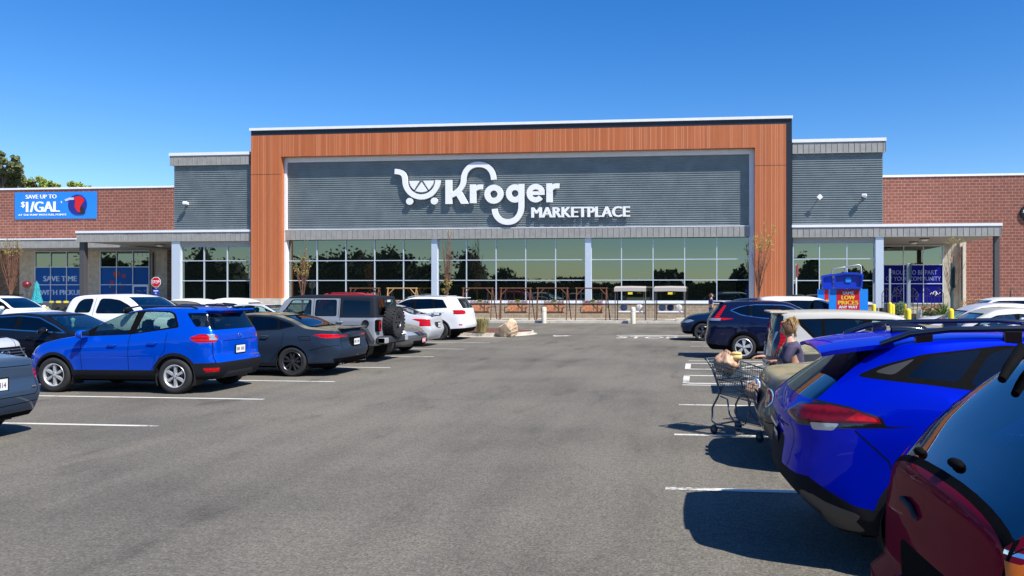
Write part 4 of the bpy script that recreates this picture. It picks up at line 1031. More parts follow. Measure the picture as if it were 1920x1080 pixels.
# ---- bright blue small SUV, facing left
paint('paint_bright_blue', (.0, .058, .50), .35, .30)
mat('belt_black', (.010, .011, .014), .75, spec=.15)
ES = dict(L=4.12, W=1.79, zb=.27, xr=.78, xf=3.30, Rw=.34, Ra=.395, nx=.045, paint='paint_bright_blue', tumble=.36,
    top=[(0, 1.585), (.25, 1.615), (.9, 1.655), (1.5, 1.65), (1.9, 1.595), (2.35, 1.42), (2.85, 1.165), (3.0, 1.115), (3.3, 1.06), (3.7, .97), (4.0, .85), (4.12, .74)],
    belt=[(0, 1.20), (.8, 1.18), (1.7, 1.10), (2.8, 1.04), (3.3, .98), (4.12, .70)],
    rear=((.2, .10), (.42, -.02), (.60, -.05), (.72, .02), (.95, .03), (1.15, .05), (1.25, .10), (1.5, .22), (1.62, .27)), front=((.2, .14), (.45, .0), (.7, .02), (.9, .10)), bow=(.07, .2), crown=.06,
    ws='six', ww=.22, cab=(.75, 2.75, .62, 1.6, ((.18, 3), (.56, 2))), mir=(2.62, 1.08, 'paint_bright_blue'), hand=[(1.22, .98), (2.05, .94)])
ES['stamps'] = [
    ('all', [(-.2, .1), (4.4, .1), (4.4, .44), (3.5, .445), (1.2, .455), (.62, .47), (.58, .585), (-.2, .60)], 'lower_trim', 'belt_black'),
    ('side', ring(.78, .34, .455), 'lower_trim', 'belt_black'), ('side', ring(3.30, .34, .45), 'lower_trim', 'belt_black'),
    ('rear', rpoly([(-.5, .27), (.5, .27), (.42, .40), (-.42, .40)], .04), 'skid_plate', 'trim_grey'),
    ('front', [(-1, .1), (1, .1), (1, .42), (-1, .42)], 'front_bumper', 'belt_black'), ('front', trap(.5, .86, .5, .62), 'grille', 'gloss_black'),
    ] + doors(.95, 1.72, 2.72, .46, 1.16) + side_glass([(2.92, 1.08), (2.5, 1.34), (2.16, 1.50), (1.95, 1.565), (1.5, 1.60), (1.0, 1.585), (.88, 1.53), (.74, 1.27), (1.7, 1.135)],
      [[(2.50, 1.12), (2.45, 1.33), (2.14, 1.48), (1.93, 1.545), (1.70, 1.56), (1.77, 1.155)], [(1.63, 1.165), (1.54, 1.57), (1.04, 1.56), (.93, 1.52), (.80, 1.30)]], ('glass_clear', 'glass_clear')) + [
    ('side', rpoly([(.66, 1.545), (.05, 1.56), (.05, 1.27), (.42, 1.285)], .04), 'quarter_window', 'glass_dark'),
    ('rear', trap(1.22, 1.53, .70, .60), 'rear_window', 'glass_dark'),
    ('rear', trap(1.535, 1.575, .14, .13, .01), 'brake_light', 'tail_red'),
    ('front', trap(1.14, 1.58, .72, .60), 'windshield', 'glass_clear'),
    ('side', rpoly([(.50, 1.075), (.33, 1.145), (-.1, 1.145), (-.1, .985), (.36, .985)], .03), 'tail_light', 'tail_red'),
    ('rear', rpoly([(.60, 1.06), (.66, 1.0), (.75, .985), (.75, 1.145), (.66, 1.125)], .02), 'tail_light', 'tail_red', None, True),
    ('side', rpoly([(.20, 1.145), (-.1, 1.145), (-.1, 1.075), (.12, 1.075)], .01), 'reverse_light', 'lamp_clear', ['tail_light']),
    ('rear', rpoly([(.62, 1.03), (.76, 1.03), (.76, 1.08), (.66, 1.08)], .01), 'reverse_light', 'lamp_clear', ['tail_light'], True),
    ('side', rpoly([(.24, .50), (-.1, .50), (-.1, .42), (.20, .42)], .01), 'fog_light', 'tail_red'),
    ('side', rpoly([(3.70, .90), (3.86, .99), (4.2, .93), (4.2, .82), (3.86, .80)], .03), 'headlight', 'lamp_clear'),
    ('side', rpoly([(3.70, .93), (3.80, .985), (3.86, .96), (3.78, .90)], .01), 'headlight', 'amber'),
    ('side', rpoly([(3.95, .55), (4.2, .55), (4.2, .70), (4.0, .70)], .02), 'fog_light', 'lamp_clear'),
    ('side', ring(.44, .94, .075), 'fuel_flap_seam', 'black', ['body']), ('side', ring(.44, .94, .067), 'fuel_flap', None, ['fuel_flap_seam']),
    ('rseam', [(.73, .60), (.73, .98)]), ('rseam', [(.0, 1.0), (.45, 1.0)]), ('seam', [(3.55, .96), (2.95, 1.08)]),
]
r_, c_ = basecar(ES, 'bright blue small SUV facing left, nearest of the left row side views', 'car', -9.17, 14.2, -1)
hL = c_.L / 2
plate(r_, -hL - .015 + .02, .82, None, -1, .02)
b = MB().mat('gloss_black')
for sg in (-1, 1): b = MB().mat('gloss_black'); b.tube([(-hL + .5, sg * .60, 1.63), (-hL + .62, sg * .61, 1.67), (-hL + 1.7, sg * .61, 1.68), (-hL + 2.0, sg * .60, 1.625)], .018, 6); b.build('roof_rail', r_)
b = MB().mat('paint_bright_blue'); b.box(-hL + .07, -.60, 1.572, -hL + .34, .60, 1.612, bev=.018); b.build('roof_spoiler', r_)
b = MB().mat('black'); b.tube([(-hL + .62, 0, 1.65), (-hL + .5, 0, 1.73)], .006, 5); b.tube([(-hL + .13, .0, 1.24), (-hL + .12, .2, 1.30), (-hL + .15, .38, 1.30)], .008, 5); b.build('wiper', r_)
o_, T_ = emblem_oval(r_, -hL + .02, 1.10, .035); o_.build('emblem', r_)
b = MB().mat('chrome')
for k in range(8): b.box(-hL - .0, -.62 + k * .042, .665, -hL + .012, -.59 + k * .042, .69)
b.build('model_lettering', r_)

# ---- dark grey sedan facing left
paint('paint_slate', (.018, .030, .052), .25, .36, dust=.6, coat=.5)
def sedan(pt, **k):
    d = dict(L=4.88, W=1.84, zb=.24, xr=1.10, xf=3.93, Rw=.34, Ra=.385, paint=pt, tumble=.42, nx=.06,
        top=[(0, 1.00), (.12, 1.085), (.35, 1.10), (.75, 1.135), (1.25, 1.33), (1.65, 1.425), (2.2, 1.455), (2.7, 1.42), (3.2, 1.22), (3.6, 1.02), (3.8, .97), (4.3, .88), (4.7, .76), (4.88, .62)],
        belt=[(0, .98), (.5, 1.03), (1.2, 1.04), (2.2, 1.0), (3.4, .93), (4.0, .86), (4.88, .6)],
        rear=((.2, .16), (.4, .02), (.6, -.04), (.8, .02), (.98, .02), (1.1, -.03)), front=((.2, .2), (.35, .02), (.55, .0), (.75, .14)), bow=(.10, .30), crown=.04, flare=.012,
        ws='five', cab=(1.5, 3.35, .52, 1.38, ((.1, 3), (.52, 2))), mir=(3.12, .98, pt), hand=[(1.75, .93), (2.72, .90)])
    d['side'] = [(0, .93), (.10, .975), (.35, .985), (.6, 1.0), (.78, .985), (.92, .95), (1, .91)]
    d.update(k.pop('upd', {}))
    g = k.pop('g', 'glass_tint'); gw = k.pop('gw', 'glass_green'); gr = k.pop('gr', 'glass_dark')
    st = doors(1.32, 2.22, 3.28, .34, 1.02) if k.pop('dr', True) else []
    st += side_glass([(3.55, .97), (3.2, 1.15), (2.72, 1.345), (2.2, 1.39), (1.65, 1.355), (1.22, 1.235), (1.08, 1.155), (1.45, 1.075), (2.3, 1.03)],
        [[(3.32, 1.0), (3.16, 1.13), (2.72, 1.315), (2.30, 1.36), (2.26, 1.06)], [(2.18, 1.36), (1.68, 1.335), (1.55, 1.30), (1.50, 1.10), (2.16, 1.065)], [(1.50, 1.285), (1.24, 1.21), (1.16, 1.165), (1.45, 1.11)]], g, tm=k.pop('tm', 'trim_black'))
    st += screens((1.0, 1.36, .70, .55), (1.15, 1.37, .62, .50), gw, gr)
    st += k.pop('st', [])
    d['stamps'] = st; return d
SP = sedan('paint_slate', g='glass_dark', st=[
    ('side', rpoly([(.62, .955), (.42, .985), (-.1, .965), (-.1, .90), (.3, .885)], .02), 'tail_light', 'tail_red'),
    ('rear', rpoly([(.35, .91), (.95, .90), (.95, .965), (.35, .94)], .01), 'tail_light', 'tail_red', None, True),
    ('rear', trap(.26, .42, .72, .80, .03), 'rear_diffuser', 'trim_black'), ('rear', trap(.66, .88, .24, .30, .04), 'plate_recess', 'trim_black'),
    ('all', [(-.2, .1), (1.0, .1), (.72, .30), (-.2, .33)], 'lower_trim', 'trim_black'),
    ('rseam', [(.62, .64), (.62, .9)]), ('tseam', [(.55, .62), (.05, .66)]), ('seam', [(.68, .60), (.3, .70), (0, .72)]), ('seam', [(.95, .93), (.68, .93), (.66, .84), (.92, .84), (.95, .93)])],
    upd=dict(nx=.05, ws='twin', rim='alloy_dark', rimr=.245, Rw=.345))
r_, c_ = basecar(SP, 'dark slate sedan with pollen dusted trunk, beside the bright blue small SUV', 'car', -8.18, 17.2, -1)
hL = c_.L / 2; plate(r_, -hL - .03, .77, None, -1, .02)
b = MB().mat('paint_slate'); b.box(-hL - .02, -.60, 1.085, -hL + .16, .60, 1.11, bev=.012); b.build('trunk_spoiler', r_)
b = MB().mat('gloss_black'); b.prism([(-hL + 1.35, 1.40), (-hL + 1.28, 1.49), (-hL + 1.33, 1.49), (-hL + 1.55, 1.43)], -.02, .02); b.build('roof_antenna', r_)
b = MB().mat('chrome')
for sg in (-1, 1):
    for k in (0, .1): b.lathe([(.03, 0), (.035, .12), (.028, .12), (.028, 0)], o=(-hL + .02, sg * .62 + k * -sg, .30), axis='x', n=12)
b.build('exhaust_tip', r_)

# ---- silver off-roader with black hard top and spare wheel, facing left
paint('paint_silver_grey', (.30, .32, .35), .55, .35); mat('hardtop', (.010, .014, .022), .7, spec=.2, bump=.15, bscale=300)
WR = dict(L=4.2, W=1.62, zb=.46, xr=.72, xf=3.73, Rw=.43, Ra=.50, paint='paint_silver_grey', tumble=.10, crown=.03, crownw=.01, flare=0, nx=.05, rr=.06,
    top=[(0, 1.83), (1, 1.86), (2.2, 1.865), (2.52, 1.83), (2.62, 1.78), (2.95, 1.30), (3.0, 1.25), (3.6, 1.20), (4.1, 1.14), (4.2, 1.10)],
    belt=[(0, 1.22), (2.9, 1.22), (4.2, 1.1)], side=[(0, .96), (.1, .985), (.5, 1), (.93, 1), (1, .985)],
    plan=[(0, .94), (.06, .97), (.2, .99), (3.0, 1.0), (3.3, .93), (4.2, .80)], rear=((.4, 0), (1.2, 0), (1.8, .06)), front=((.4, 0), (1.2, .03)), bow=(.02, .04),
    ws='five', rim='alloy_dark', ww=.27, tyre='mud', inset=-.13, knob=True, rimr=.225, cab=(.75, 2.62, .82, 1.8, ((.18, 2), (.58, 2))), mir=(2.55, 1.32, 'hardtop'), hand=[(1.05, 1.12), (1.98, 1.12)])
WR['stamps'] = [('side', [(-.2, 1.235), (1.06, 1.235), (1.06, 1.9), (-.2, 1.9)], 'hard_top', 'hardtop'), ('rear', [(-1, 1.235), (1, 1.235), (1, 1.92), (-1, 1.92)], 'hard_top', 'hardtop'),
    ('top', [(-.2, -1), (2.5, -1), (2.5, 1), (-.2, 1)], 'hard_top', 'hardtop'), ('side', [(-.2, 1.765), (2.6, 1.765), (2.5, 2), (-.2, 2)], 'hard_top', 'hardtop'),
    ('side', [(1.12, .52), (1.80, .52), (1.80, 1.23), (1.0, 1.23), (1.0, .85)], 'rear_door', None, ['body']), ('side', [(1.84, .52), (2.7, .52), (2.7, 1.23), (1.84, 1.23)], 'front_door', None, ['body']),
    ('seam', [(1.82, .5), (1.82, 1.76)]), ('seam', [(.99, .85), (1.05, 1.24)]), ('seam', [(1.1, 1.24), (1.08, 1.76)]), ('seam', [(2.72, .5), (2.72, 1.25)]),
    ('side', rpoly([(.20, 1.29), (.98, 1.29), (.98, 1.72), (.20, 1.70)], .06), 'side_window', 'glass_dark'),
    ('side', rpoly([(1.14, 1.275), (1.78, 1.275), (1.77, 1.735), (1.16, 1.735)], .06), 'window_trim', 'trim_black'),
    ('side', rpoly([(1.17, 1.30), (1.75, 1.30), (1.74, 1.71), (1.19, 1.71)], .05), 'side_window.1', 'glass_dark', ['window_trim']),
    ('side', rpoly([(1.88, 1.275), (2.78, 1.275), (2.46, 1.735), (1.89, 1.735)], .06), 'window_trim', 'trim_black'),
    ('side', rpoly([(1.92, 1.30), (2.70, 1.30), (2.43, 1.71), (1.92, 1.71)], .05), 'side_window.2', 'glass_clear', ['window_trim']),
    ('front', trap(1.33, 1.76, .66, .60), 'windshield', 'glass_clear'), ('rear', trap(1.30, 1.74, .62, .56, .05), 'rear_window', 'glass_dark')]
r_, c_ = basecar(WR, 'silver boxy off-roader with black hard top, knobbly muddy tyres and spare wheel on its tailgate', 'SUV', -8.75, 20.45, -1)
hL = c_.L / 2
sp_ = MB().mat('rubber')
t_ = wheel(r_, -hL - .18, -.0, .43, 'five', 'alloy_dark', .27, 'rubber', .225, True); t_.name = 'spare_wheel'; t_.rotation_euler = (0, 0, math.pi / 2 * -1); t_.location = (-hL - .19, .02, 1.10); t_.rotation_euler = (0, 0, -math.pi / 2)
for xw in (c_.xr, c_.xf):
    for sg in (-1, 1):
        fl = MB().mat('trim_grey')
        A = [(xw - hL + (.53) * x, z) for x, z in ((1.35, .52), (1.06, .88), (.72, 1.00), (-.55, 1.01), (-.92, .90), (-1.25, .60))]
        B = [(a[0], a[1]) for a in A]
        y0, y1 = sg * (c_.W / 2 - .04), sg * (c_.W / 2 + .15)
        rows = [[(p[0], y0, p[1] + .03) for p in A], [(p[0], (y0 + y1) / 2, p[1] + .035) for p in A], [(p[0], y1, p[1]) for p in A], [(p[0], y1, p[1] - .07) for p in A], [(p[0], y0, p[1] - .06) for p in A]]
        fl.grid(rows, smooth=False); fl.poly([r[0] for r in rows]); fl.poly([r[-1] for r in rows][::-1]); fl.build('fender_flare', r_)
b = MB().mat('trim_grey'); b.box(-hL - .26, -.80, .50, -hL + .02, .80, .72, bev=.05); b.mat('alloy').box(-hL - .268, -.80, .53, -hL - .05, -.58, .69, bev=.02); b.mat('alloy').box(-hL - .268, .58, .53, -hL - .05, .80, .69, bev=.02); b.build('rear_bumper', r_)
for sg in (-1, 1):
    b = MB().mat('trim_black'); y = sg * .70; b.box(-hL - .07, y - .085, .86, -hL + .05, y + .085, 1.18, bev=.02); b.mat('tail_red').box(-hL - .078, y - .07, .875, -hL + .02, y + .07, 1.165, bev=.02); b.mat('gloss_black').box(-hL - .083, y - .045, .95, -hL - .06, y + .045, 1.09, bev=.01)
    b.build('tail_light', r_)
    b = MB().mat('black'); b.lathe([(0, .0), (.085, 0), (.10, .015), (.10, -.02)], o=(-hL + .30, sg * (c_.W / 2 + .006), 1.08), axis='y', n=20); b.build('fuel_cap', r_) if sg > 0 else None
    b = MB().mat('trim_black'); b.box(-hL + 1.25, sg * .83 - .03, .45, -hL + 3.1, sg * .83 + .03, .52, bev=.02); b.build('side_step', r_)
b = MB().mat('black'); b.tube([(-hL - .02, 0, 1.28), (-hL - .03, .25, 1.48), (-hL - .0, .3, 1.6)], .008, 5); b.build('wiper', r_)
b = MB().mat('plate'); b.box(-hL + .0, -.15, 1.66, -hL + .03, .02, 1.72); b.build('window_sticker', r_)
b = MB().mat('trim_black'); b.box(-hL - .12, -.2, .95, -hL, .2, 1.25, bev=.03); b.build('spare_carrier', r_)
b = MB().mat('trim_black')
for sg in (-1, 1): b.box(hL - 1.15, sg * .55, 1.2, hL + .1, sg * .3, .6, bev=.02)
b.box(hL - .02, -.8, .52, hL + .2, .8, .72, bev=.04); b.build('front_bumper', r_)

# ---- dark grey compact sedan, nose out to the right (between the off-roader and the silver sedan)
paint('paint_gunmetal', (.085, .085, .088), .5, .32, dust=.5)
FR = [('side', rpoly([(4.25, .72), (4.45, .78), (5, .70), (5, .60), (4.6, .60)], .02), 'headlight', 'lamp_clear'), ('front', rpoly([(.40, .60), (1, .58), (1, .74), (.48, .70)], .03), 'headlight', 'lamp_clear', None, True),
      ('front', trap(.56, .68, .36, .40, .02), 'grille', 'gloss_black'), ('front', trap(.24, .42, .55, .60, .04), 'air_intake', 'trim_black'), ('tseam', [(3.7, .70), (4.3, .66), (4.75, .40)])]
CV = sedan('paint_gunmetal', st=FR, upd=dict(nx=.07))
r_, c_ = basecar(CV, 'dark grey compact sedan nosing out behind the boxy off-roader, pink plate on its bumper', 'car', -13.55, 23.0, 1)
mat('plate_pink', (.60, .22, .25), .5)
p_ = plate(r_, c_.L / 2 + .0, .42, None, 1, 0, ink='plate'); p_.data.materials.clear(); p_.data.materials.append(MATS['plate_pink'])

# ---- silver compact sedan facing left
paint('paint_silver', (.50, .52, .54), .45, .33)
VS = sedan('paint_silver', g='glass_tint', st=[
    ('side', rpoly([(.68, .97), (.55, 1.0), (.2, .985), (-.1, .90), (-.1, .74), (.12, .72), (.28, .86)], .03), 'tail_light', 'tail_red'),
    ('rear', rpoly([(.60, .74), (1, .72), (1, .99), (.64, .97)], .02), 'tail_light', 'tail_red', None, True),
    ('rear', trap(.68, .86, .26, .30, .03), 'plate_recess', 'trim_grey'), ('rseam', [(.60, .62), (.60, .98)])], upd=dict(nx=.06, W=1.74, L=4.5, xf=3.62, top=[(0, 1.02), (.12, 1.10), (.35, 1.12), (.7, 1.16), (1.25, 1.37), (1.65, 1.47), (2.2, 1.50), (2.6, 1.46), (3.05, 1.25), (3.4, 1.06), (3.6, 1.0), (4.1, .88), (4.4, .76), (4.5, .62)], xr=1.0))
r_, c_ = basecar(VS, 'silver sedan with small trunk spoiler, parked next to the white SUV', 'car', -9.3, 26.1, -1)
plate(r_, -c_.L / 2 - .04, .76, None, -1)
b = MB().mat('paint_silver'); b.box(-c_.L / 2 - .03, -.55, 1.17, -c_.L / 2 + .16, .55, 1.195, bev=.01)
for sg in (-1, 1): b.box(-c_.L / 2 + .03, sg * .4 - .03, 1.08, -c_.L / 2 + .10, sg * .4 + .03, 1.175)
b.build('trunk_spoiler', r_)

# ---- white big SUV facing left
paint('paint_white', (.66, .67, .69), .0, .38, coat=.8)
GC = dict(L=4.84, W=1.93, zb=.30, xr=1.06, xf=3.98, Rw=.375, Ra=.44, paint='paint_white', tumble=.36, nx=.055, crown=.06,
    top=[(0, 1.70), (.3, 1.73), (1.0, 1.765), (2.0, 1.76), (2.4, 1.70), (2.85, 1.50), (3.25, 1.25), (3.45, 1.17), (4.2, 1.08), (4.7, .95), (4.84, .85)],
    belt=[(0, 1.30), (1.5, 1.24), (3.3, 1.12), (4.84, .8)], rear=((.2, .16), (.4, .02), (.6, -.04), (.85, .02), (1.15, .06), (1.3, .14), (1.55, .32), (1.72, .42)), front=((.2, .15), (.5, 0), (.9, .08)), bow=(.09, .16),
    ws='ten', rim='alloy_dark', ww=.24, rimr=.25, cab=(1.0, 3.1, .72, 1.7, ((.25, 3), (.58, 2))), mir=(3.0, 1.18, 'paint_white'), hand=[(1.55, 1.10), (2.5, 1.07)])
GC['stamps'] = [('all', [(-.2, .1), (5, .1), (5, .40), (1.5, .40), (.7, .44), (.55, .46), (-.2, .50)], 'lower_trim', 'trim_black'), ('side', ring(1.06, .375, .485), 'lower_trim', 'trim_grey'), ('side', ring(3.98, .375, .485), 'lower_trim', 'trim_grey'),] + doors(1.25, 2.05, 3.15, .42, 1.22) + side_glass([(3.30, 1.18), (2.9, 1.42), (2.5, 1.60), (2.3, 1.645), (1.5, 1.655), (.95, 1.62), (.72, 1.29), (2.0, 1.23)],
      [[(3.05, 1.22), (2.86, 1.40), (2.45, 1.585), (2.16, 1.62), (2.12, 1.265)], [(2.05, 1.62), (1.40, 1.63), (1.30, 1.285), (2.03, 1.265)], [(1.33, 1.625), (.98, 1.595), (.79, 1.32), (1.24, 1.295)]], 'glass_dark') + [
    ('front', trap(1.22, 1.68, .74, .62), 'windshield', 'glass_green'), ('rear', trap(1.27, 1.63, .68, .58), 'rear_window', 'glass_dark'),
    ('side', rpoly([(.52, 1.20), (-.1, 1.22), (-.1, 1.03), (.38, 1.03)], .03), 'tail_light', 'tail_red'), ('rear', rpoly([(.56, 1.06), (1, 1.03), (1, 1.21), (.60, 1.19)], .03), 'tail_light', 'tail_red', None, True),
    ('side', rpoly([(.12, .64), (.26, .64), (.26, .59), (.12, .59)], .01), 'rear_reflector', 'tail_red'), ('rseam', [(.72, .55), (.72, 1.03)])]
r_, c_ = basecar(GC, 'large white SUV with dark windows, parked beside the planted island with the rock', 'SUV', -9.22, 29.85, -1)
hL = c_.L / 2; plate(r_, -hL + .06, .98, None, -1)
b = MB().mat('alloy')
for sg in (-1, 1): b = MB().mat('alloy'); b.tube([(-hL + .75, sg * .66, 1.70), (-hL + .9, sg * .67, 1.755), (-hL + 2.2, sg * .67, 1.765), (-hL + 2.45, sg * .66, 1.70)], .02, 6); b.build('roof_rail', r_)
b = MB()
b = MB().mat('paint_white'); b.box(-hL + .22, -.62, 1.665, -hL + .5, .62, 1.70, bev=.015); b.build('roof_spoiler', r_)

# ---- navy SUV on the right, facing right
paint('paint_navy', (.0045, .008, .035), .3, .25)
CR_ = dict(L=4.6, W=1.86, zb=.27, xr=1.06, xf=3.72, Rw=.35, Ra=.41, paint='paint_navy', tumble=.40, nx=.05, crown=.06,
    top=[(0, 1.60), (.3, 1.645), (1.0, 1.685), (1.8, 1.69), (2.3, 1.65), (2.8, 1.45), (3.2, 1.22), (3.4, 1.13), (4.1, 1.02), (4.5, .86), (4.6, .76)],
    belt=[(0, 1.22), (1.4, 1.17), (3.2, 1.06), (4.6, .74)], rear=((.2, .18), (.38, .02), (.55, -.05), (.8, .0), (1.1, .03), (1.25, .12), (1.5, .32), (1.62, .40)), front=((.2, .15), (.45, 0), (.8, .06)), bow=(.08, .2),
    ws='fan', rim='alloy', ww=.235, rimr=.25, cab=(1.0, 2.95, .66, 1.6, ((.25, 3), (.6, 2))), mir=(2.9, 1.10, 'paint_navy'), hand=[(1.35, 1.06), (2.3, 1.03)])
CR_['stamps'] = [('all', [(-.2, .1), (5, .1), (5, .38), (1.5, .40), (.6, .40), (-.2, .46)], 'lower_trim', 'trim_black'), ('side', ring(1.06, .35, .465), 'lower_trim', 'trim_black'), ('side', ring(3.72, .35, .465), 'lower_trim', 'trim_black'),] + doors(1.05, 1.95, 2.98, .42, 1.17) + side_glass([(3.24, 1.10), (2.85, 1.34), (2.4, 1.53), (2.2, 1.575), (1.4, 1.585), (.95, 1.52), (.66, 1.41), (1.0, 1.265), (1.6, 1.185), (2.2, 1.15)],
      [[(3.05, 1.15), (2.82, 1.32), (2.38, 1.51), (2.06, 1.555), (2.02, 1.18)], [(1.96, 1.56), (1.32, 1.562), (1.30, 1.235), (1.62, 1.20), (1.95, 1.18)], [(1.25, 1.56), (.96, 1.50), (.72, 1.41), (1.02, 1.29), (1.24, 1.24)]], ('glass_tint', 'glass_dark', 'glass_dark'), tm='chrome') + [
    ('front', trap(1.16, 1.58, .70, .58), 'windshield', 'glass_green'), ('rear', trap(1.20, 1.52, .62, .52), 'rear_window', 'glass_dark'),
    ('side', rpoly([(.78, 1.175), (.36, 1.205), (.57, 1.545), (.51, 1.56), (.22, 1.20), (-.1, 1.19), (-.1, 1.115), (.5, 1.13)], .02), 'tail_light', 'tail_red'),
    ('rear', rpoly([(.62, 1.11), (1, 1.115), (1, 1.19), (.62, 1.17)], .01), 'tail_light', 'lamp_clear', None, True), ('rseam', [(.70, .52), (.70, 1.08)])]
r_, c_ = basecar(CR_, 'dark navy SUV with chrome edged windows and red tail light, facing right', 'SUV', .26, 22.65, 1)
hL = c_.L / 2; b = MB().mat('paint_navy'); b.box(-hL + .20, -.60, 1.615, -hL + .5, .60, 1.65, bev=.015); b.build('roof_spoiler', r_); plate(r_, -hL + .03, .88, None, -1)

# ---- dark blue crossover facing left at the end of the right row
paint('paint_deep_blue', (.004, .018, .055), .35, .3)
CX = dict(CR_); CX.update(paint='paint_deep_blue', nx=.06, ws='fan', rim='alloy_dark', front=((.2, .2), (.4, .02), (.62, -.03), (.85, .1)), mir=(2.9, 1.1, 'paint_deep_blue'))
CX['stamps'] = [s_ for s_ in CR_['stamps'] if 'tail_light' not in s_] + [('side', rpoly([(4.05, .80), (4.2, .85), (4.8, .78), (4.8, .72), (4.3, .72)], .01), 'headlight', 'lamp_clear'), ('front', trap(.45, .80, .50, .62), 'grille', 'gloss_black')]
r_, c_ = basecar(CX, 'dark blue crossover facing left at the far end of the right row', 'SUV', 3.92, 30.35, -1)

# ---- white boxy wagon (seen above the shopper), facing right
paint('paint_cream', (.50, .485, .44), .1, .35, dust=.55)
SO = dict(L=4.14, W=1.80, zb=.25, xr=.78, xf=3.35, Rw=.33, Ra=.385, paint='paint_cream', tumble=.22, nx=.05, crown=.05,
    top=[(0, 1.56), (.3, 1.60), (1.2, 1.625), (2.0, 1.60), (2.3, 1.55), (2.7, 1.32), (3.0, 1.12), (3.15, 1.07), (3.8, .98), (4.1, .86), (4.14, .8)],
    belt=[(0, 1.12), (1.5, 1.07), (2.9, 1.0), (4.14, .76)], rear=((.2, .12), (.4, .0), (.6, -.03), (.8, .0), (1.2, .05), (1.56, .14)), front=((.2, .1), (.5, 0), (.8, .04)), bow=(.07, .14),
    ws='five', ww=.22, cab=(.7, 2.75, .62, 1.56, ((.18, 3), (.56, 2))), mir=(2.65, 1.05, 'paint_cream'), hand=[(1.2, .97), (2.1, .95)])
SO['stamps'] = doors(.85, 1.68, 2.72, .34, 1.08) + side_glass([(2.93, 1.06), (2.70, 1.22), (2.35, 1.43), (2.2, 1.47), (1.2, 1.485), (.52, 1.47), (.46, 1.44), (.80, 1.10), (1.7, 1.065)],
      [[(2.74, 1.10), (2.62, 1.20), (2.32, 1.41), (1.80, 1.445), (1.78, 1.10)], [(1.64, 1.45), (.98, 1.455), (.98, 1.12), (1.64, 1.10)], [(.92, 1.455), (.56, 1.44), (.84, 1.13), (.92, 1.125)]], ('glass_clear', 'glass_dark', 'glass_dark')) + [
    ('front', trap(1.11, 1.52, .72, .64), 'windshield', 'glass_green'), ('rear', rpoly([(-.60, 1.0), (.60, 1.0), (.56, 1.50), (-.56, 1.50)], .1), 'rear_window', 'glass_dark'),
    ('all', rpoly([(-.2, .58), (.17, .58), (.20, .9), (.27, 1.52), (.22, 1.55), (-.2, 1.55)], .02), 'lamp_surround', 'gloss_black', ['body', 'rear_window', 'rear_window_trim']),
    ('rear', rpoly([(-.56, 1.02), (.56, 1.02), (.52, 1.46), (-.52, 1.46)], .1), 'rear_window', 'glass_dark'), ('rear', rpoly([(-.60, .58), (.60, .58), (.60, .96), (-.60, .96)], .06), 'tailgate', None, ['lamp_surround']),
    ('side', rpoly([(.10, .66), (.24, .74), (.30, .95), (.33, 1.38), (.26, 1.46), (.21, 1.40), (.20, 1.1), (.08, .8)], .03), 'tail_light', 'tail_red'),
    ('rear', rpoly([(.67, .93), (.70, .93), (.71, 1.24), (.68, 1.24)], .005), 'reverse_light', 'lamp_clear', None, True),
    ('rear', [(-.9, .1), (.9, .1), (.9, .45), (-.9, .45)], 'rear_bumper', 'trim_black')]
r_, c_ = basecar(SO, 'cream white boxy wagon with tall rear lights, roof seen above the woman', 'car', 1.28, 14.4, 1)
b = MB().mat('paint_cream'); b.box(-c_.L / 2 + .03, -.64, 1.565, -c_.L / 2 + .36, .64, 1.60, bev=.012); b.build('roof_spoiler', r_)
# ---- second dusty sedan behind the shopper
paint('paint_grey_tan', (.05, .055, .055), .4, .34, dust=1.0, coat=.5)
S2 = sedan('paint_grey_tan', g='glass_tint', gr='glass_tint', st=[('side', rpoly([(.45, .95), (-.1, .95), (-.1, .78), (.25, .80)], .02), 'tail_light', 'tail_dark'), ('rear', rpoly([(.55, .78), (1, .78), (1, .95), (.55, .95)], .02), 'tail_light', 'tail_dark', None, True)], upd=dict(nx=.06))
r_, c_ = basecar(S2, 'pollen covered grey sedan parked just behind the woman', 'car', 1.22, 11.75, 1)
# ---- beige sedan nearest the trolley
paint('paint_champagne', (.15, .13, .10), .5, .34, dust=1.0, coat=.5)
S1 = sedan('paint_champagne', g='glass_tint', gr='glass_tint', st=[('all', [(-.2, .1), (.9, .1), (.8, .27), (-.2, .27)], 'lower_trim', 'trim_black'),
    ('rear', trap(.60, .82, .27, .32, .03), 'plate_recess', 'trim_grey'), ('rear', ring(.60, .80, .105), 'lamp_bezel', 'chrome', None, True), ('rear', ring(.60, .80, .09), 'tail_light', 'tail_red', ['lamp_bezel'], True), ('rear', ring(.60, .80, .045), 'reverse_light', 'lamp_clear', ['tail_light'], True),
    ('rseam', [(.45, .58), (.46, .95)]), ('rseam', [(.0, .54), (.8, .54)]), ('tseam', [(.55, .60), (.05, .62)])], upd=dict(nx=.045, W=1.76, L=4.6, xf=3.7, xr=1.0, rimr=.2,
    top=[(0, .96), (.12, 1.045), (.35, 1.07), (.75, 1.11), (1.25, 1.31), (1.65, 1.415), (2.2, 1.445), (2.65, 1.41), (3.1, 1.22), (3.5, 1.02), (3.7, .97), (4.1, .88), (4.5, .76), (4.6, .62)]))
r_, c_ = basecar(S1, 'dusty champagne sedan with round tail lights beside the shopping trolley', 'car', .72, 8.95, 1)
hL = c_.L / 2; plate(r_, -hL - .02, .71, None, -1)
b = MB()
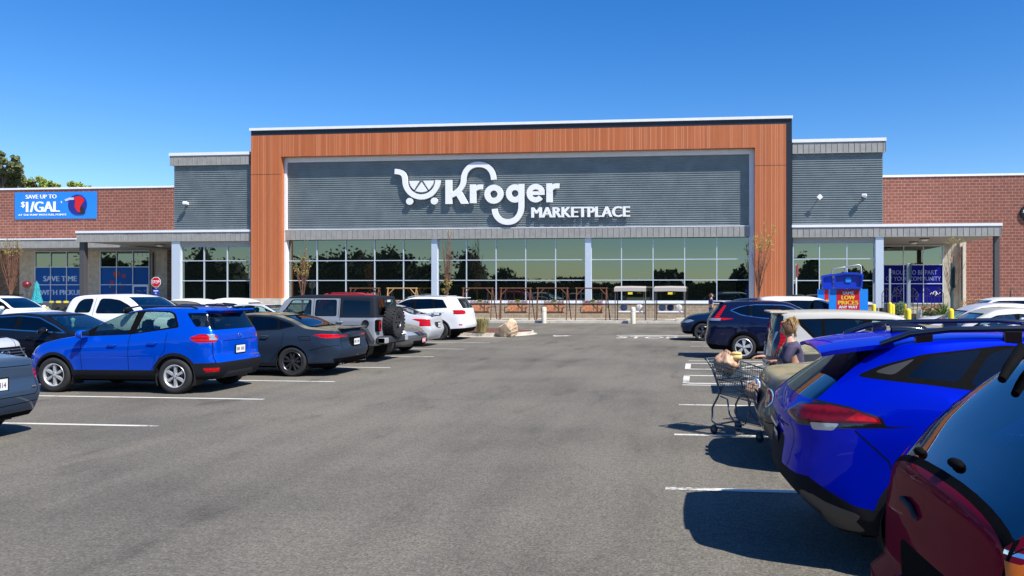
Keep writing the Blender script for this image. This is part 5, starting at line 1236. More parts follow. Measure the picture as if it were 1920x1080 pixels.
for k, (y, z, m_) in enumerate(((-.02, .90, 'plate'), (-.22, .90, 'text_white'), (.2, .89, 'banner_blue'))): b.mat(m_).box(-hL - .02, y - .07, z - .03, -hL - .005, y + .07, z + .03)
b.build('bumper_sticker', r_)
b = MB().mat('gloss_black'); b.prism([(-hL + 1.35, 1.39), (-hL + 1.30, 1.47), (-hL + 1.35, 1.47), (-hL + 1.5, 1.41)], -.02, .02); b.build('roof_antenna', r_)

# ---- , foreground right
paint('paint_vivid_blue', (.0, .008, .42), .3, .3, coat=.5)
mat('bumper_black', (.010, .011, .015), .8, spec=.15, noise=.1, nscale=20); mat('bumper_silver', (.085, .08, .075), .5, .3)
SPT = dict(L=4.66, W=1.87, zb=.28, xr=1.0, xf=3.76, Rw=.365, Ra=.43, paint='paint_vivid_blue', tumble=.42, nx=.04, crown=.055,
    top=[(0, 1.555), (.2, 1.595), (.7, 1.645), (1.4, 1.675), (2.0, 1.66), (2.4, 1.58), (2.8, 1.40), (3.2, 1.18), (3.35, 1.12), (4.1, 1.02), (4.55, .86), (4.66, .76)],
    belt=[(0, 1.22), (.55, 1.31), (1.3, 1.24), (3.2, 1.07), (4.66, .74)], rear=((.2, .34), (.36, .16), (.5, .02), (.62, -.06), (.75, -.05), (.9, -.02), (1.08, -.05), (1.16, .02), (1.22, .10), (1.4, .36), (1.55, .58)), front=((.2, .15), (.45, 0), (.8, .06)), bow=(.16, .2),
    side=[(0, .90), (.10, .965), (.3, .975), (.5, .99), (.64, 1.0), (.8, .985), (.93, .955), (1, .915)],
    ws='ten', rim='alloy_dark', ww=.235, rimr=.25, cab=(1.05, 3.0, .66, 1.6, ((.25, 3), (.6, 2))), mir=(2.95, 1.10, 'paint_vivid_blue'), hand=[(1.45, 1.02), (2.4, 1.0)])
LAMP = [(.575, 1.075), (.55, 1.115), (.38, 1.165), (.1, 1.205), (-.2, 1.22), (-.2, 1.05), (.2, 1.055), (.32, 1.07)]
SPT['stamps'] = [('all', [(-.3, .1), (5, .1), (5, .42), (1.5, .42), (1.45, .46), (.62, .46), (.40, .50), (.22, .60), (.10, .68), (-.3, .70)], 'lower_trim', 'bumper_black'), ('side', ring(1.0, .365, .485), 'lower_trim', 'bumper_black'), ('side', ring(3.76, .365, .485), 'lower_trim', 'bumper_black'),
    ('rear', rpoly([(-.42, .5), (.42, .5), (.36, .88), (-.36, .88)], .06), 'tailgate_panel', 'bumper_black'),
    ('rear', rpoly([(.20, .30), (.80, .30), (.86, .44), (.74, .58), (.60, .50), (.30, .44), (.20, .40)], .03), 'bumper_insert', 'bumper_silver', ['rear_bumper', 'lower_trim'], True),
    ('rear', rpoly([(.30, .345), (.68, .345), (.74, .43), (.66, .50), (.45, .44), (.30, .41)], .02), 'bumper_vent', 'black', None, True),
    ('side', rpoly([(-.1, .30), (.30, .36), (.34, .44), (.12, .56), (.0, .54)], .02), 'bumper_insert', 'bumper_silver', ['lower_trim']),
    ] + doors(1.05, 1.98, 3.02, .46, 1.22) + side_glass([(3.22, 1.12), (2.85, 1.34), (2.45, 1.51), (2.2, 1.575), (1.45, 1.60), (.88, 1.535), (.62, 1.46), (.44, 1.375), (.9, 1.335), (2.0, 1.20)],
      [[(3.05, 1.16), (2.82, 1.33), (2.42, 1.50), (2.08, 1.555), (2.05, 1.24)], [(1.95, 1.56), (1.46, 1.575), (1.34, 1.54), (1.18, 1.34), (1.93, 1.245)], [(1.30, 1.57), (.94, 1.525), (.76, 1.385), (1.10, 1.355)], [(.84, 1.51), (.66, 1.455), (.56, 1.41), (.68, 1.395)]], ('glass_tint', 'glass_dark', 'glass_dark', 'trim_grey')) + [
    ('front', trap(1.18, 1.56, .70, .58), 'windshield', 'glass_green'), ('rear', trap(1.20, 1.545, .70, .52, .05), 'rear_window', 'glass_dark'),
    ('side', rpoly([(.80, 1.055), (.60, 1.06), (.58, 1.115), (.36, 1.185), (.05, 1.225), (-.2, 1.23), (-.2, 1.03), (.2, 1.035), (.30, 1.03)], .015), 'lamp_surround', 'gloss_black'),
    ('side', LAMP, 'tail_light', 'tail_dark', ['lamp_surround']), ('side', rpoly([(.55, 1.085), (.53, 1.11), (.42, 1.145), (.34, 1.09)], .01), 'brake_lamp', 'tail_red', ['tail_light']),
    ('side', rpoly([(.30, 1.065), (.26, 1.015), (.13, 1.01), (.11, 1.06)], .015), 'reverse_light', 'lamp_clear'),
    ('rear', rpoly([(.48, 1.09), (.60, 1.06), (.77, 1.04), (.77, 1.20), (.55, 1.17)], .02), 'lamp_surround', 'gloss_black', None, True),
    ('rear', rpoly([(.52, 1.095), (.62, 1.075), (.77, 1.07), (.77, 1.18), (.58, 1.155)], .01), 'tail_light', 'tail_dark', ['lamp_surround'], True),
    ('rseam', [(.46, .62), (.56, .74), (.60, .98), (.56, 1.06)]), ('seam', [(.40, 1.02), (.62, .82), (.66, .70)]), ('seam', [(.30, 1.585), (.34, 1.52), (.16, 1.32)]), ('rseam', [(0, .985), (.5, .985)])]
r_, c_ = basecar(SPT, 'large vivid blue SUV with black roof rails, foreground right behind the open maroon car', 'SUV', .67, 6.12, 1)
hL = c_.L / 2; plate(r_, -hL - .03, .80, None, -1, .08)
b = MB().mat('gloss_black')
for sg in (-1, 1):
    P_ = [(-hL + .62, sg * .66, 1.60), (-hL + .82, sg * .655, 1.672), (-hL + 1.1, sg * .65, 1.705), (-hL + 1.9, sg * .65, 1.722), (-hL + 2.4, sg * .64, 1.68), (-hL + 2.6, sg * .63, 1.60)]
    b = MB().mat('gloss_black'); b.tube(P_, [.02, .024, .022, .022, .022, .015], 8)
    for xx in (.95, 1.55, 2.2): b.box(-hL + xx - .09, sg * .65 - .02, 1.58, -hL + xx + .03, sg * .65 + .02, 1.70, bev=.008)
    b.build('roof_rail', r_)
b = MB().mat('paint_vivid_blue'); rows = []
for (x, z, w_, t) in ((.22, 1.555, .56, .012), (.32, 1.58, .60, .03), (.50, 1.608, .63, .035), (.72, 1.635, .63, .03)):
    rows.append([(-hL + x, -w_, z - .028), (-hL + x, -w_ * .6, z), (-hL + x, 0, z + .012), (-hL + x, w_ * .6, z), (-hL + x, w_, z - .028)])
b.grid(rows); rows2 = [[(p[0] + .01, p[1], p[2] - .03) for p in r] for r in rows]; b.grid(rows2, flip=True)
b.grid([rows[0], rows2[0]]); b.grid([[r[0] for r in rows], [r[0] for r in rows2]]); b.grid([[r[-1] for r in rows], [r[-1] for r in rows2]]); b.build('roof_spoiler', r_)
b = MB().mat('gloss_black'); rows = []
for k in range(9):
    t = k / 8; x = -hL + .86 + .30 * t; hh = .075 * math.sin(math.pi * (1 - t) ** .6 * .5) ** 1; 
    rows.append([(x - .03 * (1 - t), 0, 1.655 + .012 * t + hh), (x, .022 * (1 - t * .6), 1.65 + hh * .4), (x, .03 * (1 - t * .5), 1.63), (x, -.03 * (1 - t * .5), 1.63), (x, -.022 * (1 - t * .6), 1.65 + hh * .4)])
b.grid(rows, closeu=True); b.build('roof_antenna', r_)
mat('sticker_yellow', (.62, .60, .03), .5)
b = MB().mat('sticker_yellow'); b.lathe([(0, 0), (.035, 0)], o=(-hL - .055, .42, .94), axis='x', n=20); b.mat('gloss_black').lathe([(0, -.002), (.02, -.002)], o=(-hL - .055, .42, .93), axis='x', n=5); b.build('round_sticker', r_)
b = MB().mat('chrome')
for k in range(3): b.box(-hL - .035, .02 - k * .055, 1.01, -hL - .02, .055 - k * .055, 1.045, bev=.006)
b.build('maker_lettering', r_)
b = MB().mat('chrome')
for k in range(8): b.box(-hL - .062, -.18 + k * .05, .915, -hL - .05, -.145 + k * .05, .945, bev=.004)
b.build('model_lettering', r_)

# ---- blue-grey sedan cut off at the left edge, rear towards us
paint('paint_steel_blue', (.035, .062, .105), .35, .36, dust=.1)
CO = sedan('paint_steel_blue', g='glass_dark', st=[
    ('side', rpoly([(.42, .86), (.1, .905), (-.1, .90), (-.1, .72), (.12, .73)], .02), 'tail_light', 'tail_red'),
    ('rear', rpoly([(.64, .84), (.72, .71), (1, .71), (1, .91), (.62, .89)], .02), 'tail_light', 'tail_red', None, True), ('rear', rpoly([(.70, .72), (1, .72), (1, .80), (.68, .80)], .01), 'reverse_light', 'lamp_clear', ['tail_light'], True),
    ('rear', trap(.26, .33, .70, .74, .02), 'rear_diffuser', 'trim_black'), ('rseam', [(.60, .56), (.64, .62), (.66, .88)]), ('rseam', [(0, .56), (.6, .56)]), ('rseam', [(0, .44), (.85, .47)]), ('rseam', [(.0, .965), (.6, .955)])],
    upd=dict(nx=.045, L=4.62, W=1.78, xr=.97, xf=3.67, Rw=.325, top=[(0, .985), (.1, 1.06), (.35, 1.09), (.7, 1.13), (1.2, 1.32), (1.6, 1.41), (2.2, 1.435), (2.65, 1.40), (3.1, 1.22), (3.5, 1.02), (3.7, .97), (4.1, .88), (4.5, .76), (4.62, .62)], zb=.25))
r_, c_ = basecar(CO, 'steel blue sedan cut off by the left edge, rear plate towards the camera', 'car', -9.12, 8.86, -1)
hL = c_.L / 2; plate(r_, -hL - .015, .74, 'CRR6314', -1, 0, .32, .16)
b, T_ = emblem_oval(r_, -hL - .0, .93, .045); b.tube([T_ @ Vector((.025 * math.cos(a), 0, .045 * math.sin(a))) for a in [2 * math.pi * k / 16 for k in range(16)]], .006, 5, closed=True); b.tube([T_ @ Vector((.045 * math.cos(a), 0, .012 + .02 * math.sin(a))) for a in [2 * math.pi * k / 16 for k in range(16)]], .006, 5, closed=True); b.build('emblem', r_)
b = MB().mat('chrome'); b.box(-hL - .012, -.60, .66, -hL, -.53, .68); b.build('trim_badge', r_)

# ---- silver car nose, far left
VW = sedan('paint_silver', st=FR + [('side', rpoly([(4.30, .74), (4.5, .84), (5, .78), (5, .60), (4.6, .62)], .02), 'headlight', 'lamp_clear'), ('front', trap(.55, .80, .55, .60, .02), 'grille', 'trim_black')], upd=dict(nx=.06, top=[(0, 1.05), (.12, 1.13), (.75, 1.2), (1.25, 1.42), (1.65, 1.52), (2.2, 1.55), (2.7, 1.5), (3.2, 1.28), (3.6, 1.10), (3.8, 1.06), (4.3, .98), (4.7, .88), (4.88, .74)]))
r_, c_ = basecar(VW, 'silver car at the left edge, only its nose showing above the steel blue trunk', 'car', -19.05, 14.0, 1)
hL = c_.L / 2; b, T_ = emblem_oval(r_, hL + .0, .68, .07, sgn=1); b.tube([T_ @ Vector((x, -.005, z)) for x, z in ((-.06, .05), (-.03, -.05), (0, .01), (.03, -.05), (.06, .05))], .007, 5); b.build('emblem', r_)
b = MB().mat('chrome')
for z in (.58, .64, .70, .76): b.tube([(hL - .06, -.5, z), (hL + .0, -.25, z), (hL + .01, 0, z), (hL, .25, z), (hL - .06, .5, z)], .008, 5)
b.build('grille_bars', r_)

# ---- black sedan, nose to the right
paint('paint_black', (.006, .008, .014), .2, .3)
BK = sedan('paint_black', st=FR, gw='glass_green', g='glass_dark', tm='chrome', upd=dict(nx=.055, L=4.88))
r_, c_ = basecar(BK, 'black sedan with chrome window line and a flower garland inside its windshield', 'car', -18.35, 17.0, 1)
mat('sun_visor', (.55, .58, .42), .7); b = MB().mat('sun_visor'); b.ell((c_.L / 2 - 2.0, .1, 1.22), (.04, .05, .13), 8, 8, disp=lambda p: .3 * math.sin(40 * p.z)); b.build('hanging_garland', r_)
b = MB().mat('sun_visor'); b.box(c_.L / 2 - 2.35, -.5, 1.31, c_.L / 2 - 2.2, -.1, 1.325); b.build('sun_visor', r_)

# ---- white pickup with extended cab, facing right
PU = dict(L=5.6, W=1.95, zb=.45, xr=1.15, xf=4.55, Rw=.39, Ra=.46, paint='paint_white', tumble=.30, nx=.06, crown=.06,
    top=[(0, 1.22), (1.5, 1.23), (1.60, 1.30), (1.66, 1.60), (1.76, 1.82), (2.1, 1.87), (2.9, 1.885), (3.35, 1.82), (3.8, 1.55), (4.05, 1.36), (4.2, 1.30), (4.9, 1.22), (5.45, 1.10), (5.6, 1.0)],
    belt=[(0, 1.18), (1.5, 1.19), (1.75, 1.30), (4.0, 1.26), (5.6, 1.0)], bow=(.03, .14), rear=((.4, 0), (1.2, 0)), front=((.3, .1), (.6, 0), (1.0, .05)), ws='five', ww=.245, cab=(1.85, 3.8, .85, 1.8, ((.1, 2), (.5, 2))), mir=(3.7, 1.36, 'trim_black'))
PU['stamps'] = [('side', rpoly([(1.90, 1.36), (2.40, 1.36), (2.42, 1.76), (2.10, 1.75), (1.98, 1.66)], .08), 'window_trim', 'trim_black'), ('side', rpoly([(1.93, 1.39), (2.37, 1.39), (2.39, 1.735), (2.12, 1.725), (2.01, 1.65)], .07), 'side_window', 'glass_tint', ['window_trim']),
    ('side', rpoly([(2.56, 1.34), (3.80, 1.34), (3.55, 1.56), (3.2, 1.72), (2.9, 1.76), (2.62, 1.76)], .08), 'window_trim', 'trim_black'), ('side', rpoly([(2.60, 1.37), (3.70, 1.37), (3.52, 1.53), (3.18, 1.69), (2.9, 1.73), (2.65, 1.73)], .07), 'side_window.1', 'glass_tint', ['window_trim']),
    ('seam', [(2.49, .6), (2.49, 1.80)]), ('front', trap(1.38, 1.80, .76, .64), 'windshield', 'glass_green'), ('top', [(.1, -.72), (1.52, -.72), (1.52, .72), (.1, .72)], 'bed_cover', 'trim_black'),
    ('side', [(3.95, .6), (3.97, .6), (3.97, 1.3), (3.95, 1.3)], 'seam', 'black', ['body'])]
basecar(PU, 'white extended cab pickup truck behind the bright blue SUV', 'pickup truck', -19.35, 20.2, 1, name='pickup_truck')
# ---- tan/pollen sedan, pale sedans and others further left
paint('paint_tan', (.30, .27, .20), .4, .35, dust=.95); paint('paint_black_dusty', (.02, .02, .024), .2, .3, dust=.3); paint('paint_red', (.45, .006, .012), .2, .3)
SD = sedan('paint_tan', st=FR, dr=False, upd=dict(nx=.09, cab=None)); 
basecar(SD, 'tan sedan with dusty windshield seen over the rear of the bright blue SUV', 'car', -18.4, 23.2, 1)
SD = sedan('paint_black_dusty', st=FR, dr=False, upd=dict(nx=.09, cab=None, top=[(0, 1.1), (.12, 1.18), (.75, 1.25), (1.25, 1.48), (1.65, 1.585), (2.2, 1.61), (2.7, 1.57), (3.2, 1.35), (3.6, 1.12), (3.8, 1.06), (4.3, .95), (4.7, .82), (4.88, .66)], belt=[(0, 1.08), (1.2, 1.14), (2.2, 1.1), (3.4, 1.02), (4.0, .9), (4.88, .62)]))
basecar(SD, 'dark sedan with glass roof behind the white pickup cab', 'car', -21.9, 26.3, 1)
WSD = sedan('paint_white', dr=False, st=FR + [('rear', rpoly([(.55, .78), (1, .78), (1, .95), (.55, .95)], .02), 'tail_light', 'tail_red', None, True)], upd=dict(nx=.08, cab=None, top=[(0, 1.1), (.12, 1.18), (.75, 1.25), (1.25, 1.48), (1.65, 1.60), (2.2, 1.63), (2.7, 1.58), (3.2, 1.36), (3.6, 1.14), (3.8, 1.08), (4.3, .97), (4.7, .84), (4.88, .68)], belt=[(0, 1.08), (1.2, 1.16), (2.2, 1.13), (3.4, 1.04), (4.0, .92), (4.88, .64)]))
basecar(WSD, 'white sedan facing right, its roof just under the stop sign', 'car', -25.3, 32.3, 1)
basecar(WSD, 'white sedan facing left in front of the left windows', 'car', -21.0, 35.3, -1)
SSD = sedan('paint_silver', g='glass_clear', gr='glass_green', dr=False, st=FR, upd=dict(nx=.07))
basecar(SSD, 'silver sedan seen above the dark grey sedan, left of the boxy off-roader', 'car', -20.3, 29.3, 1)
RD = dict(GC); RD.update(paint='paint_red', nx=.09, cab=None, top=[(x, z + .13 if z > 1.2 else z + .08) for x, z in GC['top']], mir=None, hand=None); RD['stamps'] = [s_ for s_ in GC['stamps'] if s_[0] not in ('seam', 'rseam')]
r_, c_ = basecar(RD, 'tall red SUV of which only the roof shows behind the boxy off-roader', 'SUV', -17.7, 33.6, 1)
b = MB().mat('trim_black')
for sg in (-1, 1): b = MB().mat('trim_black'); b.tube([(-c_.L / 2 + .75, sg * .66, 1.84), (-c_.L / 2 + .9, sg * .67, 1.91), (-c_.L / 2 + 2.4, sg * .67, 1.92), (-c_.L / 2 + 2.6, sg * .66, 1.85)], .025, 6); b.build('roof_rail', r_)
WS = dict(GC); WS.update(paint='paint_white', nx=.08, cab=None); WS['stamps'] = [('front', trap(1.22, 1.66, .74, .62), 'windshield', 'glass_green') if s_[0] == 'front' else s_ for s_ in GC['stamps'] if s_[0] not in ('seam', 'rseam') and 'tail_light' not in s_] + [('side', rpoly([(4.3, .86), (4.5, .92), (5, .86), (5, .74), (4.4, .74)], .02), 'headlight', 'lamp_clear'), ('front', trap(.6, .9, .5, .56), 'grille', 'gloss_black')]
r_, c_ = basecar(WS, 'white SUV with roof rack at the far left edge, facing right', 'SUV', -32.6, 30.1, 1)
b = MB().mat('trim_black')
for sg in (-1, 1): b.tube([(-c_.L / 2 + .75, sg * .6, 1.75), (-c_.L / 2 + 2.4, sg * .6, 1.79)], .025, 6)
for x in (.9, 2.1): b.tube([(-c_.L / 2 + x, -.6, 1.79), (-c_.L / 2 + x, .6, 1.79)], .02, 6)
b.build('roof_rack', r_)
# white minivan / SUV behind the navy one
WV = dict(WS); WV.update(top=[(x, z + .03) for x, z in GC['top']])
r_, c_ = basecar(WV, 'white SUV with round black roof beacon base, behind the navy SUV', 'SUV', 1.7, 26.2, 1)
b = MB().mat('black'); b.lathe([(0, .0), (.09, 0), (.08, .05), (0, .07)][::-1], o=(-c_.L / 2 + 1.6, -.2, 1.79), n=14); b.build('roof_beacon', r_)
# right background, noses to the left
paint('paint_silver_dusty', (.42, .43, .42), .4, .36, dust=.5)
NR = [s_ for s_ in FR]
D1 = dict(CX); D1.update(paint='paint_gunmetal', nx=.09, cab=None); basecar(D1, 'dark grey car nose with bright headlight, left of the pale SUV in the right background', 'car', 13.1, 29.3, -1)
D2 = dict(WS); D2.update(nx=.08, L=4.84); basecar(D2, 'white SUV in the right background under the brick wall', 'SUV', 12.2, 26.5, -1)
D3 = sedan('paint_silver', g='glass_green', gw='glass_green', dr=False, st=FR, upd=dict(nx=.07, hand=None, top=[(0, 1.15), (.12, 1.25), (.75, 1.42), (1.25, 1.56), (1.65, 1.61), (2.2, 1.615), (2.7, 1.55), (3.2, 1.34), (3.6, 1.13), (3.8, 1.08), (4.3, .98), (4.7, .86), (4.88, .7)], belt=[(0, 1.10), (1.2, 1.12), (2.2, 1.08), (3.4, 1.02), (4.0, .92), (4.88, .66)]))
D3['stamps'] = [s_ if s_[0] != 'side' or s_[2] not in ('window_trim', 'side_window', 'side_window.1', 'side_window.2') else ('side', [(x, z + .07 + .06 * (z > 1.2)) for x, z in s_[1]], *s_[2:]) for s_ in D3['stamps']]
basecar(D3, 'silver hatchback with big wing mirror, second row from the brick wall on the right', 'car', 11.0, 23.5, -1)
D4 = sedan('paint_silver_dusty', g='glass_green', gw='glass_green', dr=False, st=FR, upd=dict(nx=.07, hand=None, top=[(x, z + .09 * (z > 1.0)) for x, z in sedan('paint_silver')['top']]))
basecar(D4, 'dusty silver sedan in front of the silver hatchback, teal windshield showing', 'car', 10.4, 20.8, -1)
D5 = dict(GC); D5.update(paint='paint_silver', nx=.08, cab=None); D5['stamps'] = [s_ for s_ in WS['stamps']]
basecar(D5, 'silver SUV at the right edge behind the vivid blue SUV roof rails', 'SUV', 10.9, 18.1, -1)
# ------------------------------------------------------------ maroon hatchback, foreground right
paint('paint_maroon', (.17, .003, .018), .3, .42, coat=.22); mat('maroon_flat', (.07, .004, .010), .5); carglass('glass_mirror', (.50, .62, .50), .24)
MA = dict(L=4.3, W=1.58, zb=.26, xr=.85, xf=3.4, Rw=.31, Ra=.37, paint='paint_maroon', tumble=.42, nx=.04, crown=.05, crownw=.06, rr=.035,
    top=[(0, 1.13), (.05, 1.17), (.28, 1.39), (.68, 1.68), (1.0, 1.73), (1.6, 1.75), (2.2, 1.68), (2.7, 1.38), (3.1, 1.12), (3.3, 1.05), (3.9, .93), (4.3, .74)],
    belt=[(0, 1.10), (.3, 1.14), (1.0, 1.10), (2.9, 1.0), (4.3, .7)], plan=[(0, .86), (.12, .92), (.35, .97), (.9, 1), (3.2, .98), (3.8, .93), (4.1, .84), (4.3, .7)],
    rear=((.2, .10), (.35, -.06), (.55, -.08), (.62, .0), (.8, .0), (1.05, .02)), bow=(.06, .2), ws='five', cab=(.7, 2.6, .6, 1.58, ((.2, 2), (.58, 2)), 'seat_tan'))
MA['stamps'] = side_glass([(2.9, 1.05), (2.4, 1.40), (2.1, 1.50), (1.3, 1.53), (.85, 1.47), (.45, 1.20), (.8, 1.12)], [[(2.75, 1.08), (2.38, 1.36), (2.1, 1.47), (1.75, 1.48), (1.75, 1.11)], [(1.7, 1.48), (1.3, 1.49), (.88, 1.43), (.58, 1.20), (.85, 1.14), (1.7, 1.11)]], 'glass_tint') + [
    ('front', trap(1.10, 1.54, .68, .56), 'windshield', 'glass_green'),
    ('top', rpoly([(.06, -.70), (.06, .70), (.74, .56), (.74, -.56)], .06), 'rear_window_trim', 'trim_black'), ('top', rpoly([(.09, -.67), (.09, .67), (.71, .53), (.71, -.53)], .05), 'rear_window', 'glass_mirror', ['rear_window_trim']),
    ('rear', [(-1, .1), (1, .1), (1, .46), (-1, .46)], 'rear_bumper', 'paint_steel_blue'), ('side', [(-.2, .1), (.45, .1), (.45, .46), (-.2, .46)], 'rear_bumper', 'paint_steel_blue'),
    ('rear', rpoly([(-.60, .48), (.60, .48), (.62, 1.10), (-.62, 1.10)], .04), 'tailgate', None, ['body']),
    ('rear', rpoly([(-.30, .56), (.28, .56), (.34, .80), (-.30, .82)], .08), 'plate_recess', 'trim_black', ['tailgate']),
    ('rseam', [(.62, .46), (.64, 1.10)]),
    ('rear', rpoly([(.66, .50), (1, .50), (1, .85), (.66, .85)], .03), 'tail_light', 'tail_dark', None, True),
    ('side', rpoly([(-.1, .50), (.24, .50), (.20, .85), (-.1, .85)], .03), 'tail_light', 'tail_dark'),
    ('rear', rpoly([(.64, .86), (1, .86), (1, 1.035), (.66, 1.03)], .03), 'turn_signal', 'amber', None, True), ('side', rpoly([(-.1, .86), (.20, .86), (.14, 1.02), (-.1, 1.035)], .03), 'turn_signal', 'amber'),
    ('side', [(-.1, 1.055), (.6, 1.02), (.6, 1.035), (-.1, 1.07)], 'chrome_strip', 'chrome', ['body'])]
r_, c_ = basecar(MA, 'maroon hatchback in the bottom right corner, big reflective rear window and worn tailgate', 'car', .98, 3.52, 1, rz=.06)
hL = c_.L / 2
b = MB().mat('trim_black')
b.tube([(-hL + .64, .42, 1.66), (-hL + .60, .36, 1.70), (-hL + .48, .24, 1.62), (-hL + .42, .18, 1.57)], [.02, .03, .026, .02], 8); b.build('wiper', r_)
b = MB().mat('trim_black'); b.ell((-hL + .12, -.05, 1.235), (.03, .06, .022), 12, 8); b.build('glass_latch', r_); b = MB().mat('trim_black'); b.ell((-hL + .10, .33, 1.205), (.025, .045, .02), 12, 8); b.build('glass_latch', r_)
b = MB().mat('trim_grey'); b.tube([(-hL + .06, .30, .99), (-hL + .0, .28, .99), (-hL - .0, .17, .985), (-hL - .0, .11, .96), (-hL + .03, .10, .93)], [.008, .014, .014, .013, .008], 8); b.build('tailgate_handle', r_)
b = MB().mat('trim_black')
for k in range(9): z = 1.17 + k * .045; x = -hL + .115 + k * .067; b.box(x, -.6 + k * .01, z - .06, x + .002, .6 - k * .01, z - .058)
b.build('defroster_lines', r_)

# ------------------------------------------------------------ trolley, shopping, shopper
mat('cart_metal', (.07, .10, .13), .4, .5); mat('cart_plastic', (.03, .045, .06), .5); mat('bag', (.46, .28, .18), .45, noise=.3, nscale=9, bump=1.0, bscale=16); mat('bread', (.62, .46, .16), .7); mat('skin', (.50, .27, .18), .55, spec=.4); mat('top_cloth', (.060, .050, .095), .85, noise=.2, nscale=18)
mat('hair', (.15, .075, .032), .55, noise=.35, nscale=30); mat('hair_light', (.50, .31, .11), .5, noise=.3, nscale=40); mat('jeans', (.03, .045, .09), .85); mat('lip', (.35, .08, .07), .5); mat('eye', (.02, .015, .012), .3)
cart = thing('shopping_cart', 'grey wire shopping trolley loaded with bags beside the champagne sedan', 'trolley', (.40, 10.56, 0), math.radians(-47))
b = MB().mat('cart_metal')
def rim(x0, x1, w0, w1, z0, z1): return [(x0, -w0, z0), (x1, -w1, z1), (x1, w1, z1), (x0, w0, z0)]
topr = rim(-.06, .86, .27, .21, 1.0, .84); botr = rim(.08, .80, .20, .16, .56, .50)
b.tube(topr, .009, 6, closed=True); b.tube(botr, .008, 6, closed=True)
def lerp(a, c, t): return tuple(p + (q - p) * t for p, q in zip(a, c))
for k in range(1, 6):
    t = k / 6; b.tube([lerp(p, q, t) for p, q in zip(botr, topr)], .004 if k != 4 else .006, 5, closed=True)
for e0, e1, n in ((0, 1, 26), (1, 2, 12), (2, 3, 26), (3, 0, 13)):
    for k in range(n): t = k / n; b.tube([lerp(botr[e0], botr[e1], t), lerp(topr[e0], topr[e1], t)], .0032, 4, cap=False)
for k in range(1, 12): t = k / 12; b.tube([lerp(botr[0], botr[1], t), lerp(botr[3], botr[2], t)], .0032, 4, cap=False)
b.build('basket', cart)
b = MB().mat('cart_metal')
for s_ in (-1, 1):
    b.tube([(-.12, s_ * .26, 1.02), (-.02, s_ * .25, .9), (.10, s_ * .22, .60), (.06, s_ * .22, .52), (-.04, s_ * .23, .36), (-.03, s_ * .24, .17), (.04, s_ * .24, .14), (.80, s_ * .17, .14)], .014, 7)
    b.tube([(.10, s_ * .21, .53), (.22, s_ * .20, .50), (.26, s_ * .2, .3), (.36, s_ * .2, .2), (.52, s_ * .19, .19)], .012, 6)
    b.tube([(.62, s_ * .17, .52), (.52, s_ * .17, .20)], .01, 6)
for x in (.04, .8): b.tube([(x, -.24 + x * .08, .14), (x, .24 - x * .08, .14)], .012, 6)
for k in range(7): y = -.15 + k * .05; b.tube([(.10, y, .22), (.78, y, .20)], .004, 4)
for x in (.1, .45, .78): b.tube([(x, -.17, .21), (x, .17, .21)], .005, 4)
b.build('frame', cart)
b = MB().mat('cart_plastic'); b.tube([(-.13, -.28, 1.03), (-.13, .28, 1.03)], .018, 8); b.build('handle', cart)
b = MB().mat('cart_plastic'); b.box(.22, -.2, .74, .245, .2, .96, T=Matrix.Rotation(-.15, 4, 'Y'), bev=.01); b.box(.0, -.2, .74, .22, .2, .755); b.build('child_seat', cart)
for (x, y) in ((.02, -.24), (.02, .24), (.80, -.17), (.80, .17)):
    b = MB().mat('black'); b.lathe([(.03, -.012), (.06, -.014), (.064, 0), (.06, .014), (.03, .012)], o=(x - .02, y, .064), axis='y', n=18); b.mat('cart_metal').lathe([(0, -.016), (.034, -.016), (.034, .016), (0, .016)], o=(x - .02, y, .064), axis='y', n=14)
    b.mat('cart_plastic'); b.tube([(x - .02, y, .07), (x, y, .13)], .018, 6); b.build('castor', cart)
def bag(name, lab, loc, sz, seed, cat='bag', rz=0):
    rr = random.Random(seed); ph = [rr.uniform(0, 6.28) for _ in range(8)]
    b = MB().mat('bag')
    def dsp(p):
        a = math.atan2(p.y, p.x); u = p.z / sz[2]
        return .07 * math.sin(5 * a + ph[0] + 3 * u) + .05 * math.sin(11 * a + ph[1] - 5 * u) + .045 * math.sin(19 * a + 9 * u + ph[2]) + .05 * math.sin(8 * u + ph[3] + 2 * a)
    b.ell((0, 0, 0), sz, 40, 22, disp=dsp)
    o = b.build(name); o.location = loc; o.rotation_euler = (0, 0, rz); tag(o, lab, cat, 'plastic shopping bags in the trolley'); 
    k = MB().mat('bag')
    for s_ in (-1, 1):
        k.grid([[(-.05, s_ * .02, sz[2] * .7), (-.03, s_ * .03, sz[2] * 1.15), (.0, s_ * .05, sz[2] * 1.3), (.05, s_ * .03, sz[2] * 1.1), (.06, s_ * .02, sz[2] * .7)], [(-.02, s_ * .04, sz[2] * .7), (-.01, s_ * .05, sz[2] * 1.0), (.01, s_ * .06, sz[2] * 1.12), (.03, s_ * .05, sz[2] * 1.0), (.035, s_ * .04, sz[2] * .7)]])
    k.build('bag_handle', o); return o
bag('shopping_bag', 'tan plastic bag heaped at the handle end of the trolley', (.40, 10.50, .97), (.17, .20, .15), 3)
bag('shopping_bag', 'tan plastic bag low in the trolley near the sedan bumper', (.80, 10.10, .64), (.16, .15, .12), 9)
b = MB().mat('bread'); b.ell((0, 0, 0), (.085, .05, .045), 12, 8); b.ell((0, 0, .05), (.08, .045, .03), 10, 6); o = b.build('bread_pack', loc=(.53, 10.42, 1.06)); tag(o, 'yellow wrapped food pack on top of the upper shopping bag', 'groceries')

